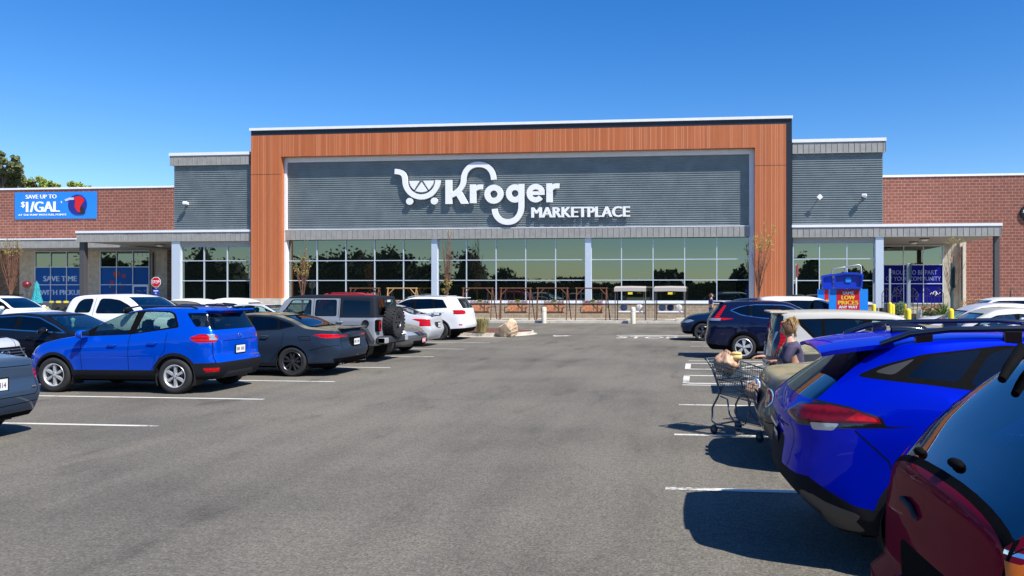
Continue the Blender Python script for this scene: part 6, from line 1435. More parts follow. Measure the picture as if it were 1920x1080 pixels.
def skin_mesh(name, verts, edges, radii, m, parent=None, sub=2, root=0):
    me = bpy.data.meshes.new(name); me.from_pydata(verts, edges, []); o = bpy.data.objects.new(name, me); COL.objects.link(o)
    o.modifiers.new('s', 'SKIN'); sv = me.skin_vertices[0].data
    for i, r in enumerate(radii): sv[i].radius = (r, r) if not isinstance(r, tuple) else r; sv[i].use_root = (i == root)
    md = o.modifiers.new('u', 'SUBSURF'); md.levels = sub
    dg = bpy.context.evaluated_depsgraph_get(); me2 = bpy.data.meshes.new_from_object(o.evaluated_get(dg)); bpy.data.objects.remove(o)
    me2.name = name; me2.materials.clear(); me2.materials.append(MATS[m]); me2.polygons.foreach_set('use_smooth', [True] * len(me2.polygons))
    o = bpy.data.objects.new(name, me2); COL.objects.link(o)
    if parent: o.parent = parent
    return o
class Sk:
    def __init__(s): s.v = []; s.e = []; s.r = []
    def add(s, p, r, prev=None):
        s.v.append(tuple(p)); s.r.append(r); i = len(s.v) - 1
        if prev is not None: s.e.append((prev, i))
        return i
    def chain(s, pts, rs, prev): 
        for p, r in zip(pts, rs): prev = s.add(p, r, prev)
        return prev
def hand(sk, wrist, d, up, side, i0):
    """palm and five curled fingers; d = pointing direction, up = back of hand"""
    d, up = Vector(d).normalized(), Vector(up).normalized(); lat = d.cross(up) * side; w = Vector(wrist)
    p = sk.add(w + d * .045, (.030, .018), i0); q = sk.add(w + d * .08, (.034, .015), p)
    for k, (o_, ln) in enumerate(((-.030, .075), (-.010, .085), (.010, .08), (.028, .062))):
        b0 = w + d * .09 + lat * o_
        sk.chain([b0, b0 + d * ln * .45 - up * .008, b0 + d * ln * .75 - up * .03, b0 + d * ln * .8 - up * .052], [.0095, .0085, .008, .006], q)
    t0 = w + d * .03 - lat * .028
    sk.chain([t0, t0 + d * .03 - lat * .022 - up * .012, t0 + d * .055 - lat * .022 - up * .028], [.012, .010, .007], p)
def head_mesh(root, c, yaw, s=1.0, m='skin', tilt=0):
    """head with brow, nose, lips, chin; faces local +x before yaw"""
    T = Matrix.Translation(c) @ Matrix.Rotation(yaw, 4, 'Z') @ Matrix.Rotation(tilt, 4, 'Y') @ Matrix.Scale(s, 4)
    b = MB().mat(m); n, mm = 36, 30; rows = []
    for i in range(mm + 1):
        a = math.pi * i / mm - math.pi / 2; row = []
        for k in range(n):
            t = 2 * math.pi * k / n; x, y, z = math.cos(a) * math.cos(t), math.cos(a) * math.sin(t), math.sin(a)
            px_, py_, pz_ = x * .098, y * .074, z * .118
            if z < 0: py_ *= 1 - .30 * z * z; px_ *= 1 - .05 * z * z if x > 0 else 1 - .35 * z * z
            if x > 0:
                f = max(0, x) ** 2; yy = abs(py_)
                g = lambda cy, cz, sy, sz: math.exp(-((yy - cy) / sy) ** 2 - ((pz_ - cz) / sz) ** 2)
                px_ += f * (.030 * g(0, -.022, .011, .016) + .016 * g(0, .002, .009, .022) + .010 * g(0, -.058, .018, .010) + .014 * g(0, -.092, .024, .016) + .008 * g(.03, .028, .03, .008) - .012 * g(.032, .008, .016, .010) - .005 * g(0, -.040, .02, .005) - .006 * g(0, -.073, .02, .006))
            row.append(T @ Vector((px_, py_, pz_)))
        rows.append(row)
    b.grid(rows, closeu=True)
    for s_ in (-1, 1):
        b.ell((-.008, s_ * .074, -.01), (.018, .010, .030), 10, 8, T=T)
    h_ = b.build('head', root)
    e = MB().mat('eye')
    for s_ in (-1, 1): e.ell((.080, s_ * .031, .008), (.010, .013, .007), 8, 6, T=T)
    e.build('eye', h_); l = MB().mat('lip'); l.ell((.098, 0, -.055), (.010, .020, .005), 10, 6, T=T); l.ell((.097, 0, -.063), (.009, .017, .005), 10, 6, T=T); l.build('lips', h_)
    return T
W_ = thing('person', 'woman with messy blonde bun and dark purple top, standing between parked cars by the trolley', 'person', (1.30, 10.22, 0), math.radians(172))
# local +x = the way she faces (towards -X), +y = her left
sk = Sk(); 
pel = sk.add((0, 0, .86), (.12, .15)); wst = sk.add((.0, 0, 1.0), (.10, .125), pel); ch = sk.add((.03, 0, 1.16), (.105, .145), wst); nb = sk.add((.045, 0, 1.27), (.06, .07), ch); nk = sk.add((.075, 0, 1.345), .046, nb); sk.add((.085, 0, 1.41), .044, nk)
for s_ in (-1, 1): sk.chain([(0, s_ * .09, .80), (.01, s_ * .10, .46), (-.01, s_ * .10, .10), (.10, s_ * .10, .04)], [.092, .058, .040, .032], pel)
shR = sk.chain([(.03, .15, 1.235), (.10, .19, 1.09), (.13, .20, 1.01)], [.052, .043, .036], nb)      # arm nearer the camera
e1 = sk.chain([(.16, .14, .99), (.235, .10, 1.035)], [.034, .024], shR); hand(sk, (.235, .10, 1.035), (.55, -.35, .0), (0, 0, 1), 1, e1)
shL = sk.chain([(.03, -.15, 1.235), (.14, -.20, 1.10), (.20, -.19, 1.03)], [.052, .042, .036], nb)
e2 = sk.chain([(.31, -.12, 1.05), (.42, -.06, 1.085)], [.033, .023], shL); hand(sk, (.42, -.06, 1.085), (1, .15, -.05), (0, 0, 1), -1, e2)
skin_mesh('body', sk.v, sk.e, sk.r, 'skin', W_)
sk = Sk(); a = sk.add((-.005, 0, .84), (.135, .165)); b0 = sk.add((0, 0, 1.0), (.115, .14), a); b1 = sk.add((.035, 0, 1.13), (.128, .165), b0); b2 = sk.add((.03, 0, 1.225), (.095, .145), b1); sk.add((.045, 0, 1.285), (.06, .105), b2)
for s_, E in ((1, [(.03, .155, 1.235), (.10, .195, 1.09), (.135, .20, 1.0)]), (-1, [(.03, -.155, 1.235), (.14, -.205, 1.10), (.20, -.195, 1.03)])): sk.chain(E, [.074, .064, .054], b2)
skin_mesh('top', sk.v, sk.e, sk.r, 'top_cloth', W_)
sk = Sk(); a = sk.add((0, 0, .87), (.13, .16))
for s_ in (-1, 1): sk.chain([(0, s_ * .09, .78), (.01, s_ * .10, .46), (-.01, s_ * .10, .12)], [.102, .068, .052], a)
skin_mesh('trousers', sk.v, sk.e, sk.r, 'jeans', W_)
b = MB().mat('black')
for s_ in (-1, 1): b.ell((.05, s_ * .10, .035), (.13, .045, .04), 12, 6)
b.build('shoe', W_)
Th = head_mesh(W_, (.095, 0, 1.465), .12, .90, tilt=.22)
b = MB().mat('skin'); b.poly([Vector(p) for p in ((.158, .05, 1.265), (.175, .0, 1.15), (.158, -.05, 1.265), (.12, -.05, 1.31), (.12, .05, 1.31))]); b.build('neckline', W_)
rh = random.Random(4); b = MB().mat('hair')
rows = []
for i in range(17):
    a = -math.pi * .22 + (math.pi * .72) * i / 16; row = []
    for k in range(30):
        t = 2 * math.pi * k / 30; x, y, z = math.cos(a) * math.cos(t), math.cos(a) * math.sin(t), math.sin(a)
        f = 1.12 + .03 * math.sin(9 * t + 3 * a)
        x2 = x * .104 * f - .016; lim = .055 + .05 * max(0, z)
        row.append(Th @ Vector((min(x2, lim if z < .75 else x2), y * .080 * f, z * .122 * f + .004)))
    rows.append(row)
b.grid(rows, closeu=True); cap_ = b.build('hair', W_)
b = MB().mat('hair_light')
for k in range(150):
    t = rh.uniform(0, 6.28); u = rh.uniform(.3, 1); o0 = Vector((-.055 + rh.uniform(-.02, .02), rh.uniform(-.02, .02), .105))
    d = Vector((math.cos(t) * .05 - .01, math.sin(t) * .05, rh.uniform(.0, .055)))
    p1 = o0 + d; p2 = o0 + d * 1.3 + Vector((rh.uniform(-.03, .01), rh.uniform(-.02, .02), rh.uniform(-.05, .0))); p3 = p2 + Vector((rh.uniform(-.03, .0), rh.uniform(-.02, .02), -rh.uniform(.03, .16)))
    b.tube([Th @ p for p in (o0, p1, p2, p3)], [.0045, .005, .004, .0012], 4, cap=False)
for k in range(70):
    y0 = rh.uniform(-.05, .05); o0 = Vector((.05 + rh.uniform(-.03, .02), y0, .115)); o1 = Vector((-.0, y0 * .9, .135)); o2 = Vector((-.05, y0 * .5, .12))
    b.tube([Th @ p for p in (o0, o1, o2)], [.004, .0045, .004], 4, cap=False)
for k in range(60):
    y0 = rh.uniform(-.06, .06); o0 = Vector((-.09, y0 * .6, .08)); o1 = Vector((-.115, y0, .02)); o2 = Vector((-.105, y0 * 1.1, -.06)); o3 = Vector((-.085 + rh.uniform(-.02, .02), y0 * 1.1, -.11 - rh.uniform(0, .05)))
    b.tube([Th @ p for p in (o0, o1, o2, o3)], [.004, .006, .005, .001], 4, cap=False)
b.ell((-.06, 0, .125), (.042, .04, .032), 12, 8, T=Th); b.build('hair_bun', cap_)
b = MB().mat('gloss_black'); b.tube([Th @ Vector((.03, y, .128 + .0)) for y in (-.04, 0, .04)], .006, 5); b.build('sunglasses', cap_)
# distant shopper
P2 = thing('person', 'distant shopper in blue top with brown ponytail, walking by the store window', 'person', (.80, 45.6, .15), math.radians(20))
mat('blue_cloth', (.02, .06, .20), .85); mat('brown_hair', (.14, .045, .02), .6)
sk = Sk(); pel = sk.add((0, 0, .88), (.11, .14)); ch = sk.add((.02, 0, 1.15), (.10, .14), pel); nb = sk.add((.02, 0, 1.33), (.06, .07), ch); sk.add((.03, 0, 1.44), .045, nb)
for s_ in (-1, 1): sk.chain([(.08 * s_, s_ * .08, .50), (.02 - .12 * s_, s_ * .09, .08), (.08 - .12 * s_, s_ * .09, .03)], [.06, .04, .03], pel)
for s_ in (-1, 1): i_ = sk.chain([(.02, s_ * .17, 1.29), (.0 - .05 * s_, s_ * .21, 1.05), (.10, s_ * .20, .86)], [.05, .04, .03], nb); hand(sk, (.10, s_ * .20, .86), (.3, 0, -1), (0, s_, 0), s_, i_)
skin_mesh('body', sk.v, sk.e, sk.r, 'skin', P2, sub=1)
sk = Sk(); a = sk.add((0, 0, .90), (.13, .16)); b1 = sk.add((.02, 0, 1.15), (.12, .16), a); b2 = sk.add((.02, 0, 1.27), (.09, .13), b1)
for s_ in (-1, 1): sk.chain([(.02, s_ * .17, 1.29), (.0 - .05 * s_, s_ * .21, 1.08)], [.06, .052], b2)
skin_mesh('top', sk.v, sk.e, sk.r, 'blue_cloth', P2, sub=1)
sk = Sk(); a = sk.add((0, 0, .90), (.12, .15))
for s_ in (-1, 1): sk.chain([(.08 * s_, s_ * .08, .50), (.02 - .12 * s_, s_ * .09, .12)], [.08, .055], a)
skin_mesh('trousers', sk.v, sk.e, sk.r, 'jeans', P2, sub=1)
Tp = head_mesh(P2, (.045, 0, 1.54), 0, .95)
b = MB().mat('brown_hair'); b.ell((-.02, 0, .02), (.098, .086, .118), 14, 10, T=Tp); b.ell((-.12, 0, -.02), (.035, .03, .10), 8, 8, T=Tp); b.build('hair', P2)

# ------------------------------------------------------------ corral signs, posts and bollards
mat('sign_blue', (.01, .23, .75), .4); mat('sign_red', (.55, .004, .015), .4); mat('topper_blue', (.004, .035, .42), .35, coat=.5); mat('text_yellow', (.85, .55, .03), .6); mat('post_green', (.045, .09, .085), .5, .4); mat('galv', (.42, .45, .46), .4, .6)
def corral(px, Y, lab):
    X_, _z = aty(px, 542, Y); o = thing('corral_sign', lab, 'sign', (X_, Y, 0), 0, 'trolley corral signs'); s_ = 1.0
    b = MB().mat('sign_blue'); b.box(-.62, -.03, 1.18, .62, .03, 2.03); p = b.build('panel', o)
    b = MB().mat('sign_red'); b.box(-.38, -.036, 1.18, .355, -.031, 2.022); b.build('red_stripe', p)
    btext('SAME', .365, .095, (-.19, -.037, 1.855), 'text_white', p, .002, .14); btext('LOW', .435, .13, (-.23, -.037, 1.69), 'text_yellow', p, .002, .17); btext('PRICES', .655, .13, (-.34, -.037, 1.525), 'text_yellow', p, .002, .17); btext('ANY WAY', .605, .09, (-.315, -.037, 1.40), 'text_white', p, .002, .14)
    b = MB().mat('topper_blue')
    out = [(-.47, 2.04), (.42, 2.04), (.45, 2.40), (.47, 2.52), (.2, 2.575), (-.15, 2.58), (-.50, 2.52), (-.47, 2.35)]
    inn = [(-.42, 2.10), (.37, 2.10), (.40, 2.35), (.41, 2.47), (.2, 2.50), (-.15, 2.505), (-.44, 2.46), (-.42, 2.33)]
    oo, ii = rpoly(out, .05), rpoly(inn, .05)
    n = len(oo)
    for k in range(n):
        a, c, d, e = oo[k], oo[(k + 1) % n], ii[(k + 1) % n], ii[k]
        b.poly([(a[0], -.12, a[1]), (c[0], -.12, c[1]), (d[0], -.12, d[1]), (e[0], -.12, e[1])]); b.poly([(a[0], -.12, a[1]), (a[0], .12, a[1]), (c[0], .12, c[1]), (c[0], -.12, c[1])]); b.poly([(e[0], -.12, e[1]), (d[0], -.12, d[1]), (d[0], -.02, d[1]), (e[0], -.02, e[1])])
    b.poly([(x, -.02, z) for x, z in ii]); b.poly([(x, .12, z) for x, z in oo[::-1]]); b.build('plastic_topper', o)
    b = MB().mat('sign_blue'); b.box(-.10, -.05, 2.24, .08, -.025, 2.42, bev=.02); b.build('topper_badge', o)
    b = MB().mat('galv'); b.tube([(-.12, 0, 2.55), (-.09, 0, 2.72), (-.05, 0, 2.76), (.34, 0, 2.82), (.40, 0, 2.78), (.42, 0, 2.5)], .028, 8); b.build('loop_handle', o)
    b = MB().mat('galv')
    for x in (-.4, .4): b.tube([(x, .06, 0), (x, .06, 2.1)], .03, 8)
    b.build('post', o)
corral(1590.5, 25.0, 'nearer and right hand trolley corral sign, its words fully visible'); corral(1566, 27.4, 'farther trolley corral sign, half hidden behind the other one')
def bollard(px, Y, top, m, lab, grp, r=.115, cap=True):
    X_, z = aty(px, top, Y); base = .15 if Y > 45 else 0
    o = thing('bollard', lab, 'bollard', (X_, Y, base), 0, grp); z -= base
    b = MB().mat(m); b.lathe([(0, z), (r * .5, z - .012), (r * .85, z - .04), (r, z - .09), (r, 0)], n=20); b.build('bollard_post', o)
    if not cap: b = MB().mat('galv'); b.lathe([(r + .003, z - .28), (r + .003, z - .26)], n=20); b.build('groove_band', o)
YB_ = 'yellow safety bollards by the accessible bays'
for px, Y, top, lab in ((1783, 21.95, 578, 'yellow bollard in front of the tall green signpost'), (1703, 21.95, 578, 'nearer yellow bollard at the foot of the pale signpost'), (1638.5, 44.2, 570, 'leftmost yellow bollard, next to the corral sign'), (1669, 44.0, 567, 'yellow bollard at the foot of the thin pale post'), (1699, 44.3, 570.5, 'yellow bollard half hidden behind a nearer one'), (1674, 46.3, 570, 'yellow bollard mostly hidden right behind another')):
    bollard(px, Y, top, 'yellow', lab, YB_, .078 if Y < 30 else .115)
mat('cream_bollard', (.62, .56, .46), .7, noise=.08)
for px, Y, top, lab in ((1020, 44.75, 575.5, 'cream bollard in front of the wooden swings'), (1187, 44.6, 575.5, 'cream bollard in front of the canopied gliders'), (1723.5, 44.8, 578.5, 'cream bollard at the right entrance')):
    bollard(px, Y, top, 'cream_bollard', lab, 'cream concrete bollards along the kerb', .15, False)
def signpost(px, Y, ytop, lab, pm, s0=None, s1=None, sm='post_green', name='sign_post', w=.035, rot=1.45):
    X_, zt_ = aty(px, ytop, Y); o = thing(name, lab, 'sign', (X_, Y, 0), 0, None)
    b = MB().mat(pm); b.box(-w, -w, 0, w, w, zt_, bev=.008); b.build('post', o)
    if s0: 
        z0, z1 = AZ(px, s1, Y), AZ(px, s0, Y); T = Matrix.Rotation(rot, 4, 'Z'); b = MB().mat(sm); b.box(-.16, -.055, z0, .16, -.045, z1, T=T); b.build('sign_plate', o)
signpost(1785, 22.1, 493, 'tall green steel signpost behind a yellow bollard', 'post_green', 500, 540, 'post_green', w=.035)
signpost(1703.5, 22.1, 494, 'pale signpost with edge-on teal sign in the accessible bays', 'galv', 494, 524, w=.045); signpost(1668.5, 44.1, 504, 'thin pale post in front of the entrance film', 'galv', w=.05); signpost(1637.5, 44.4, 502, 'thin grey post with edge-on sign beside the white column', 'galv', 502, 530); signpost(1614.5, 31, 504, 'grey post rising behind the corral sign', 'galv')
mat('sign_brownred', (.22, .03, .025), .5)
signpost(1493, 33.0, 495, 'dark red sign seen almost edge-on on a white pole behind the navy SUV', 'white_plastic', 495, 518, 'sign_brownred', w=.028, rot=1.2)
# stop sign
X_, zc_ = aty(293, 529, 40.); st = thing('stop_sign', 'red octagonal stop sign with small blue sign below', 'sign', (X_, 40., 0))
def octo(r): return [(r * math.cos(a), zc_ + r * math.sin(a)) for a in [math.pi / 8 + k * math.pi / 4 for k in range(8)]]
b = MB().mat('white_plastic'); b.prism(octo(.315), -.03, -.02); b.build('border', st); b = MB().mat('sign_red'); b.prism(octo(.285), -.036, -.031); p = b.build('plate', st)
text('STOP', .45, .19, (-.225, -.037, zc_ - .095), 'text_white', p, .003, .02)
b = MB().mat('galv'); b.box(-.03, -.018, 0, .03, .02, zc_ + .2); b.build('post', st)
b = MB().mat('topper_blue'); b.box(-.19, -.035, zc_ - .72, .19, -.03, zc_ - .40); p = b.build('blue_plate', st); q = MB().mat('text_white'); q.box(-.14, -.038, zc_ - .53, .14, -.0355, zc_ - .47); q.prism([(-.06, zc_ - .66), (.06, zc_ - .66), (0, zc_ - .59)], -.038, -.0355); q.build('sign_symbol', p)
# ------------------------------------------------------------ swings and gliders on the pavement
mat('log', (.13, .05, .025), .8, noise=.35, nscale=14); mat('log_pale', (.42, .25, .10), .8, noise=.2, nscale=10); mat('log_orange', (.46, .15, .05), .7, noise=.75, nscale=7); mat('log_dark', (.055, .025, .015), .85); mat('tag_yellow', (.75, .62, .03), .6); mat('chain', (.1, .1, .1), .5, .5)
def swing(cx, lab, m='log'):
    o = thing('porch_swing', lab, 'swing', (cx, 46.0, .15), 0, 'rustic log swings for sale along the front')
    f = MB().mat(m); w = .93; zt_ = 1.98
    f.tube([(-w - .1, 0, zt_), (w + .1, 0, zt_)], .038, 8)
    for s_ in (-1, 1):
        f.tube([(s_ * w, 0, zt_ + .05), (s_ * (w + .02), -.42, 0)], .036, 8); f.tube([(s_ * w, .05, zt_ + .03), (s_ * (w + .17), .5, 0)], .034, 8)
        f.tube([(s_ * w, -.08, 1.55), (s_ * (w - .42), 0, zt_)], .03, 6); f.tube([(s_ * (w + .01), -.25, .82), (s_ * (w + .09), .32, .82)], .025, 6)
    f.build('frame', o)
    s_ = MB().mat('log_orange')
    for k in range(17):
        x = -.60 + k * .075; s_.tube([(x, .30, .50), (x, .46, 1.16 + .04 * math.sin(k * 2.1))], .030, 6)
    s_.build('backrest', o)
    s2 = MB().mat('log_dark')
    for k in range(15): x = -.58 + k * .083; s2.tube([(x, -.22, .50), (x, .32, .50)], .030, 6)
    for k in range(17): x = -.60 + k * .075; s2.tube([(x, .445, 1.1), (x, .47, 1.19 + .04 * math.sin(k * 2.1))], .032, 6)
    s2.tube([(-.66, -.2, .46), (.66, -.2, .46)], .035, 6); s2.tube([(-.66, .3, .46), (.66, .3, .46)], .035, 6); s2.tube([(-.66, .38, .98), (.66, .38, .98)], .03, 6)
    for q in (-.66, .66): s2.tube([(q, -.24, .76), (q, .40, .80)], .03, 6); s2.tube([(q, -.22, .46), (q, -.24, .78)], .03, 6)
    s2.build('seat', o)
    c = MB().mat('chain')
    for q in (-.66, .66): c.tube([(q, -.2, .78), (q, 0, 1.96)], .008, 5); c.tube([(q, .38, .98), (q, 0, 1.96)], .008, 5)
    c.build('chain', o); t = MB().mat('tag_yellow'); t.box(-.11, .34, 1.12, .17, .36, 1.26); t_ = t.build('price_tag', o); q = MB().mat('black'); q.box(-.06, .337, 1.17, .12, .3395, 1.21); q.build('tag_marks', t_)
    return o
XS = lambda p: AX(p, 46.0)
swing(XS(896), 'log swing partly hidden by the white SUV'); swing(XS(967), 'second log swing from the left, above the rock'); swing(XS(1036), 'log swing behind the cream bollard'); swing(XS(1109), 'rightmost log swing, next to the canopied gliders'); swing(XS(754), 'pale log swing, only its top beam visible between off-roader and white SUV', 'log_pale'); swing(XS(684), 'log swing hidden almost entirely behind the off-roader roof')
mat('canopy_cloth', (.38, .345, .32), .85, noise=.08); mat('cushion', (.50, .49, .50), .85, noise=.1); mat('pillow_blue', (.13, .17, .25), .85, noise=.15); mat('pillow_navy', (.015, .03, .08), .85); mat('pillow_pale', (.5, .46, .45), .85)
def glider(cx, lab, pl):
    o = thing('canopy_glider', lab, 'garden swing', (cx, 46.0, .15), 0, 'canopied garden gliders for sale')
    b = MB().mat('canopy_cloth'); rows = [[(-.98, -.62, 1.78), (-.98, -.6, 2.0), (-.95, 0, 2.10), (-.98, .5, 2.0)], [(0, -.62, 1.80), (0, -.6, 2.02), (0, 0, 2.12), (0, .5, 2.02)], [(.98, -.62, 1.78), (.98, -.6, 2.0), (.95, 0, 2.10), (.98, .5, 2.0)]]; b.grid(rows, smooth=False); b.build('canopy', o)
    b = MB().mat('dark_post')
    for s_ in (-1, 1):
        b.tube([(s_ * .92, -.55, 0), (s_ * .92, -.55, 1.97)], .028, 6); b.tube([(s_ * .88, .4, 0), (s_ * .88, .4, 1.99)], .028, 6); b.tube([(s_ * .92, -.6, .03), (s_ * .9, .5, .03)], .03, 6); b.tube([(s_ * .78, -.3, .5), (s_ * .80, 0, 1.97)], .01, 5)
    b.tube([(-.92, 0, 1.96), (.92, 0, 1.96)], .025, 6); b.tube([(-.85, .1, .45), (.85, .1, .45)], .03, 6); b.build('frame', o)
    b = MB().mat('cushion'); b.box(-.78, -.35, .45, .78, .25, .58, bev=.05); b.build('seat_cushion', o)
    for x, m_ in pl:
        b = MB().mat(m_); b.ell((x, .12, .78), (.22, .09, .20), 12, 8, T=None, disp=lambda p: .12 * abs(p.x / .22) * abs(p.z / .2)); b.build('pillow', o)
    b = MB().mat('tag_yellow'); b.box(-.13, -.61, 1.60, .15, -.60, 1.74); b.build('price_tag', o)
glider(XS(1183), 'left canopied glider with one blue and one pale pillow', ((-.45, 'pillow_blue'), (.5, 'pillow_pale')))
glider(XS(1257), 'right canopied glider with blue, navy and pale pillows', ((-.50, 'pillow_blue'), (.0, 'pillow_navy'), (.5, 'pillow_pale')))
b = MB().mat('concrete'); b.box(XS(1268), 45.2, .15, XS(1290), 46, .32, bev=.02); b.box(XS(1262), 45.3, .15, XS(1275), 45.8, .22, bev=.02); o = b.build('paver_stack'); tag(o, 'low pale slab stack on the pavement beside the right glider', 'slabs')
# ------------------------------------------------------------ planted island
ic = MB().mat('concrete'); 
def isl(off, x0=-15.5, y0=31.5, y1=35.2, xe=-8.1):
    r = (y1 - y0) / 2 + off; cy = (y0 + y1) / 2; P = [(x0 - off, y0 - off)]
    P += [(xe - r * .6 + r * .95 * math.cos(a), cy + r * math.sin(a)) for a in [-math.pi / 2 + math.pi * k / 16 for k in range(17)]]; P += [(x0 - off, y1 + off)]; return P
o_, i_ = isl(.0), isl(-.16)
ic.poly([(x, y, .155) for x, y in o_] ) if False else None
n = len(o_)
for k in range(n):
    a, c, d, e = o_[k], o_[(k + 1) % n], i_[(k + 1) % n], i_[k]
    ic.poly([(a[0], a[1], .15), (c[0], c[1], .15), (d[0], d[1], .15), (e[0], e[1], .15)]); ic.poly([(a[0], a[1], 0), (c[0], c[1], 0), (c[0], c[1], .15), (a[0], a[1], .15)])
o = ic.build('island_kerb'); o['kind'] = 'structure'
b = MB().mat('concrete'); b.poly([(x, y, .005) for x, y in isl(.45)]); o = b.build('gutter_apron'); o['kind'] = 'structure'
mat('mulch', (.13, .055, .035), .95, noise=.6, nscale=26, bump=1, bscale=30)
b = MB().mat('mulch'); cx_ = sum(p[0] for p in i_) / n; cy_ = 33.35; rows = []
for q in range(7):
    t = 1 - q / 6; rows.append([(cx_ + (x - cx_) * t, cy_ + (y - cy_) * t, .12 + .12 * (1 - t * t) + .02 * math.sin(x * 5 + q * 3)) for x, y in i_])
b.grid(rows, closeu=True); o = b.build('mulch_bed'); o['kind'] = 'structure'
def rock(name, lab, loc, sz, m, seed, cuts=12):
    rr = random.Random(seed); bm = bmesh.new(); bmesh.ops.create_icosphere(bm, subdivisions=4, radius=1)
    for _ in range(cuts):
        nrm = Vector((rr.gauss(0, 1), rr.gauss(0, 1), rr.gauss(0, 1))).normalized(); d = rr.uniform(.55, .85)
        for v in bm.verts:
            q = v.co.dot(nrm)
            if q > d: v.co -= nrm * (q - d)
    for v in bm.verts: v.co = Vector((v.co.x * sz[0] * (1 - .35 * max(0, v.co.z)), v.co.y * sz[1], v.co.z * sz[2])) * (1 + .03 * math.sin(v.co.x * 31 + v.co.z * 23))
    me = bpy.data.meshes.new(name); bm.to_mesh(me); bm.free(); me.materials.append(MATS[m]); o = bpy.data.objects.new(name, me); COL.objects.link(o); o.location = loc; o.rotation_euler = (.1, -.25, rr.uniform(0, 3)); tag(o, lab, 'rock'); return o
mat('sandstone', (.55, .40, .26), .9, noise=.22, nscale=4, bump=.6, bscale=14); mat('red_stone', (.42, .12, .06), .9, noise=.2, nscale=6)
rx, ry = gnd(949, 626, .15); rock('boulder', 'large tan angular boulder at the tip of the planted island', (rx, ry + .4, .30), (.56, .40, .52), 'sandstone', 12)
rx, ry = gnd(937, 622, .15); rock('stone', 'small reddish stone in front of the tan boulder', (rx, ry + .1, .22), (.16, .13, .09), 'red_stone', 2, 6)
mat('dry_grass', (.30, .25, .09), .9, noise=.3, nscale=5); mat('grass_tip', (.42, .36, .15), .9)
def grass(loc, lab, n=420, h=.75, r=.45, m='dry_grass', seed=1):
    rr = random.Random(seed); b = MB()
    for k in range(n):
        a = rr.uniform(0, 6.28); q = rr.uniform(0, .22); sp = rr.uniform(.1, 1) * r; hh = h * rr.uniform(.6, 1.05); x0, y0 = q * math.cos(a), q * math.sin(a)
        dx, dy = sp * math.cos(a), sp * math.sin(a); w = .006; px_, py_ = -math.sin(a) * w, math.cos(a) * w; b.mat(m if k % 3 else 'grass_tip')
        b.poly([(x0 - px_, y0 - py_, 0), (x0 + px_, y0 + py_, 0), (x0 + dx * .5 + px_, y0 + dy * .5 + py_, hh * .75), (x0 + dx * .5 - px_, y0 + dy * .5 - py_, hh * .75)]); b.poly([(x0 + dx * .5 - px_, y0 + dy * .5 - py_, hh * .75), (x0 + dx * .5 + px_, y0 + dy * .5 + py_, hh * .75), (x0 + dx, y0 + dy, hh * rr.uniform(.75, 1.0))])
    o = b.build('grass_clump'); o.location = loc; tag(o, lab, 'plant'); return o
gx, gy = gnd(903, 622, .2); grass((gx, gy, .18), 'dry yellowish ornamental grass clump on the island, behind the white SUV'); 
# ------------------------------------------------------------ young multi-stem trees
mat('bark', (.16, .085, .055), .9); mat('twig', (.20, .10, .065), .9); mat('leaf_spring', (.22, .22, .03), .6, noise=.3, nscale=8); mat('leaf_yellow', (.34, .30, .06), .6); mat('leaf_tan', (.36, .22, .09), .7)
def sapling(px, Y, base, ytop, w, lab, nst=16, lean=0, leaves=220, leafz=(.55, 1), seed=1, low=0, cols=('leaf_spring', 'leaf_yellow'), twigs=7, fork=.3):
    X_ = AX(px, Y); ht = AZ(px, ytop, Y) - base; rr = random.Random(seed)
    o = thing('young_tree', lab, 'tree', (X_, Y, base), 0, 'young multi stem trees in front of the store')
    t = MB().mat('bark'); t.tube([(0, 0, -.1), (.01, 0, ht * fork * .5), (.0, .0, ht * fork)], [.055, .045, .04], 7); t.build('trunk', o)
    b = MB().mat('twig'); lf = []
    for k in range(nst):
        a = rr.uniform(0, 6.28); sp = rr.uniform(.15, 1) * w; hh = ht * rr.uniform(.62, 1.0) * (1 - .12 * sp / w); z0 = ht * fork * rr.uniform(.55, 1)
        ex, ey = sp * math.cos(a) + lean * hh / ht, sp * math.sin(a) * .7
        P = [Vector((0, 0, z0)) + Vector((ex * t_ ** 1.25, ey * t_ ** 1.25, (hh - z0) * t_)) + Vector((rr.uniform(-.03, .03), rr.uniform(-.03, .03), 0)) for t_ in (0, .2, .4, .6, .8, 1)]
        b.tube(P, [.024, .020, .017, .014, .011, .007], 4, cap=False)
        for q in range(twigs):
            t_ = rr.uniform(.15, .95); i = int(t_ * 5); p = P[i].lerp(P[min(i + 1, 5)], t_ * 5 - i); d = Vector((rr.uniform(-1, 1) * .22, rr.uniform(-1, 1) * .2, rr.uniform(.15, .45))) * rr.uniform(.5, 1.3)
            b.tube([p, p + d * .5 + Vector((0, 0, .02)), p + d], [.009, .007, .005], 3, cap=False)
            lf += [p + d * u for u in (.5, .75, 1)]
        lf += [P[-1], P[-2]]
    b.build('branches', o)
    c = MB(); pts = [p for p in lf if leafz[0] * ht <= p.z <= leafz[1] * ht or p.z < low * ht]
    for k in range(leaves):
        p = rr.choice(pts) + Vector((rr.gauss(0, .05), rr.gauss(0, .05), rr.gauss(0, .05))); c.mat(rr.choice(cols)); u = Vector((rr.gauss(0, 1), rr.gauss(0, 1), rr.gauss(0, 1))).normalized(); v = u.orthogonal().normalized(); s_ = rr.uniform(.024, .05)
        c.poly([p - u * s_, p + v * s_ * .5, p + u * s_, p - v * s_ * .5])
    c.build('crown', o)
sapling(567, 44.0, 0, 444, .62, 'young tree with yellow green leaves in front of the leftmost central windows', 22, .15, 420, (.55, 1), 3, twigs=9)
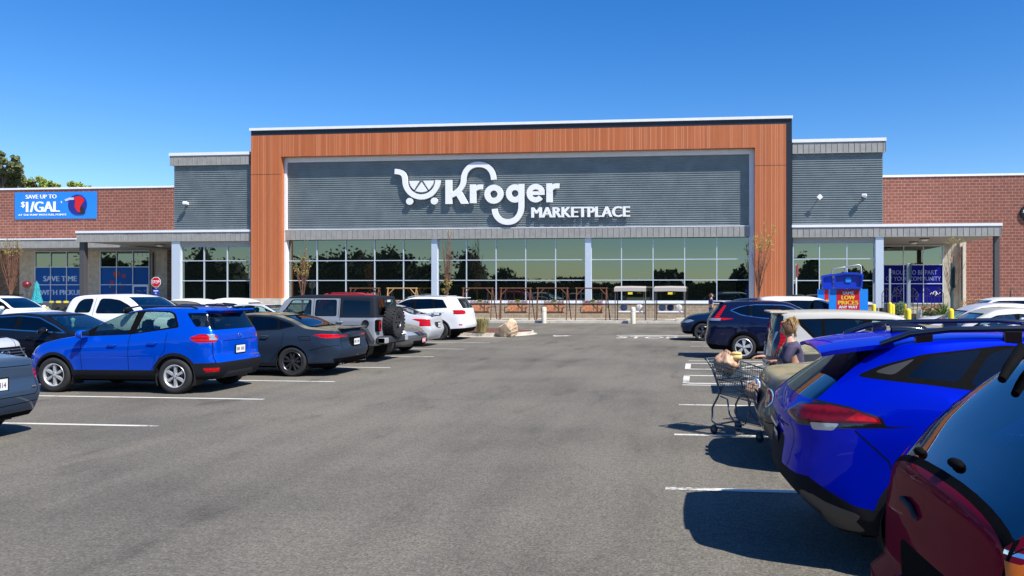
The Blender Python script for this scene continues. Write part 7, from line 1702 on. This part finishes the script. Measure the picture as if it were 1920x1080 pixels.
sapling(838, 45.6, .15, 421, .50, 'young tree with tan lower leaves by the left white column', 18, .1, 420, (.93, 1.2), 5, low=.42, cols=('leaf_spring', 'leaf_tan'), twigs=9)
sapling(1421, 45.6, .15, 406, .85, 'young tree against the right orange pillar', 20, .38, 620, (.68, 1), 8, twigs=8)
sapling(1786, 43.5, 0, 428, .85, 'young sparse tree in front of the right entrance', 20, .1, 170, (.84, 1), 13, twigs=6)
sapling(20, 47.5, .15, 432, 1.1, 'young tree with dense bare twigs at the far left of the facade', 34, .1, 360, (.72, 1), 21, twigs=12)
# ------------------------------------------------------------ goods near the entrances
mat('teal_print', (.02, .28, .33), .8, noise=.9, nscale=22); mat('kamado', (.16, .008, .010), .35, coat=.6); mat('leaf_dark', (.03, .07, .02), .7, noise=.3, nscale=9); mat('leaf_mid', (.09, .19, .03), .7, noise=.3, nscale=9); mat('flower_red', (.5, .03, .05), .6); mat('flower_yellow', (.75, .50, .03), .6); mat('pot', (.45, .42, .40), .7); mat('iron', (.015, .015, .015), .5)
Xu = AX(69, 46.2); o = thing('patio_umbrella', 'closed teal patterned patio umbrella by the left pickup windows', 'umbrella', (Xu, 46.2, .15))
b = MB().mat('teal_print'); rows = []
for k, (r, z) in enumerate(((.02, 2.42), (.09, 2.3), (.14, 1.9), (.21, 1.4), (.30, 1.0))): rows.append([(r * (1 + .25 * math.cos(8 * a)) * math.cos(a), r * (1 + .25 * math.cos(8 * a)) * math.sin(a), z) for a in [2 * math.pi * q / 32 for q in range(32)]])
b.grid(rows, closeu=True); b.build('canopy', o); b = MB().mat('galv'); b.tube([(0, 0, 0), (0, 0, 2.5)], .022, 6); b.lathe([(.25, 0), (.25, .08), (.05, .1)], n=14); b.build('pole', o)
Xk, zk = aty(50, 534, 47.4); o = thing('helmet_ornament', 'dark red helmet shaped ornament on a wire stand, left of the teal umbrella', 'ornament', (Xk, 47.4, .15)); zk -= .15
b = MB().mat('kamado'); b.ell((0, 0, zk), (.29, .26, .28), 20, 14, disp=lambda p: -.22 if (p.x > .10 and p.z < -.02) else 0); b.build('shell', o)
b = MB().mat('iron'); b.tube([(-.15, 0, zk - .2), (.0, -.1, zk - .45), (.12, 0, zk - .48), (.2, 0, zk - .2)], .012, 5); b.tube([(.02, 0, 0), (.02, 0, zk - .3)], .015, 5); b.tube([(.22, 0, 0), (.22, 0, zk - .8)], .01, 5); b.build('stand', o)
mat('chair_black', (.03, .03, .03), .7); mat('box_pale', (.55, .52, .40), .7)
for px, lab in ((95, 'black patio chair with yellow tag, leftmost of three'), (109, 'black patio chair with yellow tag, middle of three'), (123, 'black patio chair with yellow tag, rightmost of three by the pickup cab')):
    o = thing('patio_chair', lab, 'chair', (AX(px, 46.4), 46.4, .15), R.uniform(-.3, .3), 'patio chairs by the pickup windows')
    b = MB().mat('chair_black'); b.box(-.26, -.25, .40, .26, .25, .46, bev=.02); b.build('seat', o); b = MB().mat('chair_black'); b.box(-.26, .22, .46, .26, .27, 1.05, T=Matrix.Rotation(-.12, 4, 'X'), bev=.02); b.build('backrest', o)
    b = MB().mat('iron'); [b.tube([(x, y, 0), (x, y, .42)], .018, 5) for x in (-.23, .23) for y in (-.22, .22)]; b.build('chair_frame', o); b = MB().mat('tag_yellow'); b.box(-.16, .05, 1.0, .14, .07, 1.14); b.build('price_tag', o)
o = thing('cool_box', 'pale yellow and white box on the pavement beside the teal umbrella', 'box', (AX(84, 46), 46, .15)); b = MB().mat('box_pale'); b.box(-.25, -.2, 0, .25, .2, .62, bev=.03); b.build('box_body', o); b = MB().mat('tag_yellow'); b.box(-.27, -.22, .63, .1, .22, .74, bev=.02); b.build('lid', o)
def shrub(px, Y, base, h, w, lab, m=('leaf_dark', 'leaf_mid'), n=500, flower=None, spiky=False, seed=1, name='shrub', pot=True):
    rr = random.Random(seed); o = thing(name, lab, 'plant', (AX(px, Y), Y, base)); b = MB(); z0 = .3 if pot else 0
    if pot: q = MB().mat('pot'); q.lathe([(.0, .02), (w * .3, .0), (w * .42, .34), (w * .38, .34)], n=14); q.build('pot', o)
    for k in range(n):
        if spiky:
            a = rr.uniform(0, 6.28); e_ = rr.uniform(.2, 1.4); d = Vector((math.cos(a) * math.cos(e_), math.sin(a) * math.cos(e_), math.sin(e_))); L_ = h * rr.uniform(.6, 1); p = Vector((0, 0, z0)); s_ = d.cross(Vector((0, 0, 1))).normalized() * .025; b.mat(rr.choice(m))
            b.poly([p - s_, p + s_, p + d * L_ * .6 + s_ * 1.2, p + d * L_ + Vector((0, 0, -L_ * .12)), p + d * L_ * .6 - s_ * 1.2])
        else:
            u = Vector((rr.gauss(0, 1), rr.gauss(0, 1), rr.gauss(0, 1))).normalized() * rr.uniform(.5, 1); p = Vector((u.x * w * .5, u.y * w * .5, z0 + h * .5 + u.z * h * .5)); b.mat(flower if flower and rr.random() < .25 and u.z > -.2 else rr.choice(m)); v = Vector((rr.gauss(0, 1), rr.gauss(0, 1), rr.gauss(0, 1))).normalized(); q_ = v.orthogonal().normalized(); s_ = .045
            b.poly([p - v * s_, p + q_ * s_ * .6, p + v * s_, p - q_ * s_ * .6])
    b.build('foliage', o); return o
shrub(1768, 46.2, .15, 1.15, .9, 'bright green spiky potted palm by the right entrance', ('leaf_mid',), 90, None, True, 3, 'potted_palm'); shrub(1752, 45.8, .15, .8, .8, 'potted flowers with red blooms left of the spiky palm', flower='flower_red', seed=4)
shrub(1735, 46.0, .15, .7, .7, 'low dark potted plant with red blooms in front of the entrance film', flower='flower_red', seed=5); shrub(1822, 48.5, .15, 1.2, 1.5, 'reddish shrub at the foot of the brick wall behind the white SUV', ('leaf_dark', 'leaf_tan', 'leaf_mid'), 700, 'flower_red', seed=6); shrub(1690, 46.6, .15, .9, .8, 'dark potted plant between the iron trellises', seed=7)
shrub(1845, 48.3, .15, 1.0, 1.2, 'green shrub right of the reddish one by the brick wall', seed=9)
for px, lab in ((1662, 'black iron trellis nearest the white column'), (1681, 'black iron trellis in front of the script lettering'), (1712, 'black iron trellis under the word community'), (1738, 'black iron trellis in front of the logo pane'), (1760.5, 'black iron trellis beside the spiky palm')):
    o = thing('garden_trellis', lab, 'trellis', (AX(px, 46.8), 46.8, .15), 0, 'black iron trellises by the right entrance'); b = MB().mat('iron'); w = .26
    for x in (-w, 0, w): b.tube([(x, 0, 0), (x, 0, 1.65 + (.35 if x == 0 else 0))], .022, 5)
    for z in (.3, .7, 1.1, 1.5): b.tube([(-w, 0, z), (w, 0, z)], .014, 5)
    b.tube([(-w, 0, 1.65), (-w * .5, 0, 1.85), (0, 0, 2.0), (w * .5, 0, 1.85), (w, 0, 1.65)], .018, 5); b.build('trellis_frame', o); b = MB().mat('chair_black'); b.box(-w - .05, -.22, 0, w + .05, -.03, .45, bev=.02); b.build('planter_box', o)
o = thing('flower_rack', 'black plant rack with yellow flowers at the far right edge', 'rack', (AX(1911, 47), 47, .15)); b = MB().mat('iron')
for x in (-.5, .5):
    b.tube([(x, -.3, 0), (x, 0, 2.0), (x, .3, 0)], .025, 5)
for z, y in ((.7, -.2), (1.2, -.12), (1.9, 0)): b.tube([(-.55, y, z), (.55, y, z)], .02, 5)
b.box(-.55, -.35, 1.18, .55, .1, 1.22); b.box(-.55, -.45, .7, .55, .1, .74); b.build('rack_frame', o)
b = MB(); rr = random.Random(8)
for k in range(420):
    z = rr.choice((.82, 1.32)); p = Vector((rr.uniform(-.55, .55), rr.uniform(-.4, .1), z + rr.gauss(0, .05))); b.mat('flower_yellow' if rr.random() < .5 else 'leaf_mid'); v = Vector((rr.gauss(0, 1), rr.gauss(0, 1), rr.gauss(0, 1))).normalized(); q_ = v.orthogonal().normalized(); b.poly([p - v * .04, p + q_ * .03, p + v * .04, p - q_ * .03])
b.build('flowers', o)
# ------------------------------------------------------------ trees behind the left wing
mat('pine_leaf', (.12, .15, .045), .7, noise=.35, nscale=.9); mat('pine_dark', (.07, .085, .028), .7, noise=.3, nscale=.7); mat('green_bright', (.16, .22, .025), .6, noise=.3, nscale=.6); mat('green_lime', (.24, .30, .04), .6, noise=.25, nscale=.8); mat('bark_grey', (.13, .10, .08), .9)
def bigtree(px, Y, ytop, ybot, wpx, lab, mats_, n=2600, clumps=22, seed=1, s=.16, name='tree', grp='trees behind the left wing'):
    X_, zt_ = aty(px, ytop, Y); _, zb2 = aty(px, ybot, Y); w = wpx / 1441 * Y / 2; rr = random.Random(seed)
    o = thing(name, lab, 'tree', (X_, Y, 0), 0, grp); cz, ch_ = (zt_ + zb2) / 2, (zt_ - zb2) / 2
    t = MB().mat('bark_grey'); t.tube([(0, 0, 0), (.2, 0, zb2 * .6), (0, .1, zt_ * .93)], [.32, .24, .05], 7)
    C = []
    for k in range(clumps):
        u = Vector((rr.gauss(0, 1), rr.gauss(0, 1), rr.gauss(0, 1))).normalized() * rr.uniform(.35, 1) ** .6; c = Vector((u.x * w, u.y * w, cz + u.z * ch_ * .92)); C.append((c, rr.uniform(.16, .32) * min(w, ch_) * 1.15)); t.tube([(0, 0, max(zb2 * .7, c.z - 2.5)), (c.x * .5, c.y * .5, c.z - .5), tuple(c)], [.09, .06, .02], 4, cap=False)
    t.build('trunk', o); b = MB()
    for k in range(n):
        c, r = rr.choice(C); u = Vector((rr.gauss(0, 1), rr.gauss(0, 1), rr.gauss(0, .7))).normalized() * rr.uniform(.3, 1.1); p = c + u * r; b.mat(rr.choice(mats_)); v = Vector((rr.gauss(0, 1), rr.gauss(0, 1), rr.gauss(0, 1))).normalized(); q_ = v.orthogonal().normalized(); s_ = s * rr.uniform(.6, 1.3); b.poly([p - v * s_, p + q_ * s_ * .7, p + v * s_, p - q_ * s_ * .7])
    b.build('crown', o); return o
bigtree(4, 112, 279, 338, 84, 'tall dark pine rising above the left brick wing', ('pine_leaf', 'pine_dark'), 5200, 34, 3, .26, 'pine_tree')
bigtree(28, 116, 322, 366, 64, 'dark spreading pine lower and right of the tall one', ('pine_dark', 'pine_leaf'), 3400, 26, 6, .24, 'pine_tree')
for i, (px, yt, w, lab) in enumerate(((-8, 328, 60, 'leafy tree at the left edge below the pines'), (48, 337, 60, 'lime green treetop just right of the pines'), (74, 333, 40, 'tallest lime green treetop over the parapet'), (100, 340, 34, 'small lime green treetop left of the gap'), (148, 342, 50, 'feathery pale green treetop above the banner end'))):
    bigtree(px, 118, yt - 3, 372, w, lab, ('green_bright', 'green_lime'), 2400, 22, 30 + i, .20)
# ------------------------------------------------------------ woodland and bank across the road behind the photographer (seen in the glass)
mat('wood_dark', (.022, .032, .012), .8, noise=.4, nscale=.5); mat('wood_mid', (.06, .075, .02), .8, noise=.4, nscale=.5)
rr = random.Random(77); b = MB()
Yv = 2 * YG + 60; XR = lambda px: AX(px, Yv)
def hgt(px):
    base = 20
    for c, w, h_ in ((380, 45, 100), (440, 30, 70), (590, 60, 76), (660, 50, 82), (730, 55, 84), (790, 40, 64), (350, 30, 60), (880, 38, 88), (935, 20, 40), (1250, 45, 42), (1330, 30, 22), (1390, 22, 60), (1508, 26, 70), (1600, 40, 44), (1740, 40, 55), (230, 90, 80), (100, 90, 80)):
        d = abs(px - c) / w
        if d < 1: base = max(base, h_ * (1 - d ** 2.5) ** .6)
    return base
b.mat('wood_dark'); rows = []
for k in range(226):
    px = -150 + k * 10; hp = hgt(px) * (.84 + .12 * math.sin(px * .35) * math.sin(px * .13)); X_, Z_ = aty(px, HZ - hp, Yv); rows.append([(X_, -58, 0), (X_, -58.5 - .4 * math.sin(k), Z_ * .6), (X_, -61, Z_ * .97), (X_, -64, 0)])
b.grid(rows, smooth=False)
for k in range(30000):
    px = rr.uniform(-150, 2100); hpx = hgt(px) * (.85 + .15 * math.sin(px * .35) * math.sin(px * .13)); y = HZ - hpx * rr.uniform(-.25, 1) ** 1
    X_, Z_ = aty(px, y, Yv); yy = -60 + rr.uniform(-5, 5); p = Vector((X_, yy, max(.2, Z_))); b.mat('wood_dark' if rr.random() < .75 else 'wood_mid')
    v = Vector((rr.gauss(0, 1), rr.gauss(0, .5), rr.gauss(0, 1))).normalized(); q_ = v.orthogonal().normalized(); s_ = rr.uniform(.25, .6); b.poly([p - v * s_, p + q_ * s_ * .7, p + v * s_, p - q_ * s_ * .7])
o = b.build('woodland'); tag(o, 'dark line of trees across the road, seen mirrored in the store glass', 'woodland', kind='stuff')
mat('bank_green', (.05, .075, .02), .95, noise=.3, nscale=.3)
b = MB().mat('bank_green'); b.poly([(-300, -64, .01), (300, -64, .01), (300, -44, .01), (-300, -44, .01)]); b.grid([[(-300, -64, .0), (300, -64, .0)], [(-300, -75, 3.2), (300, -75, 3.2)], [(-300, -200, 4), (300, -200, 4)]], smooth=False); o = b.build('grass_bank'); o['kind'] = 'structure'
# ------------------------------------------------------------ label every repeated thing without its own wording
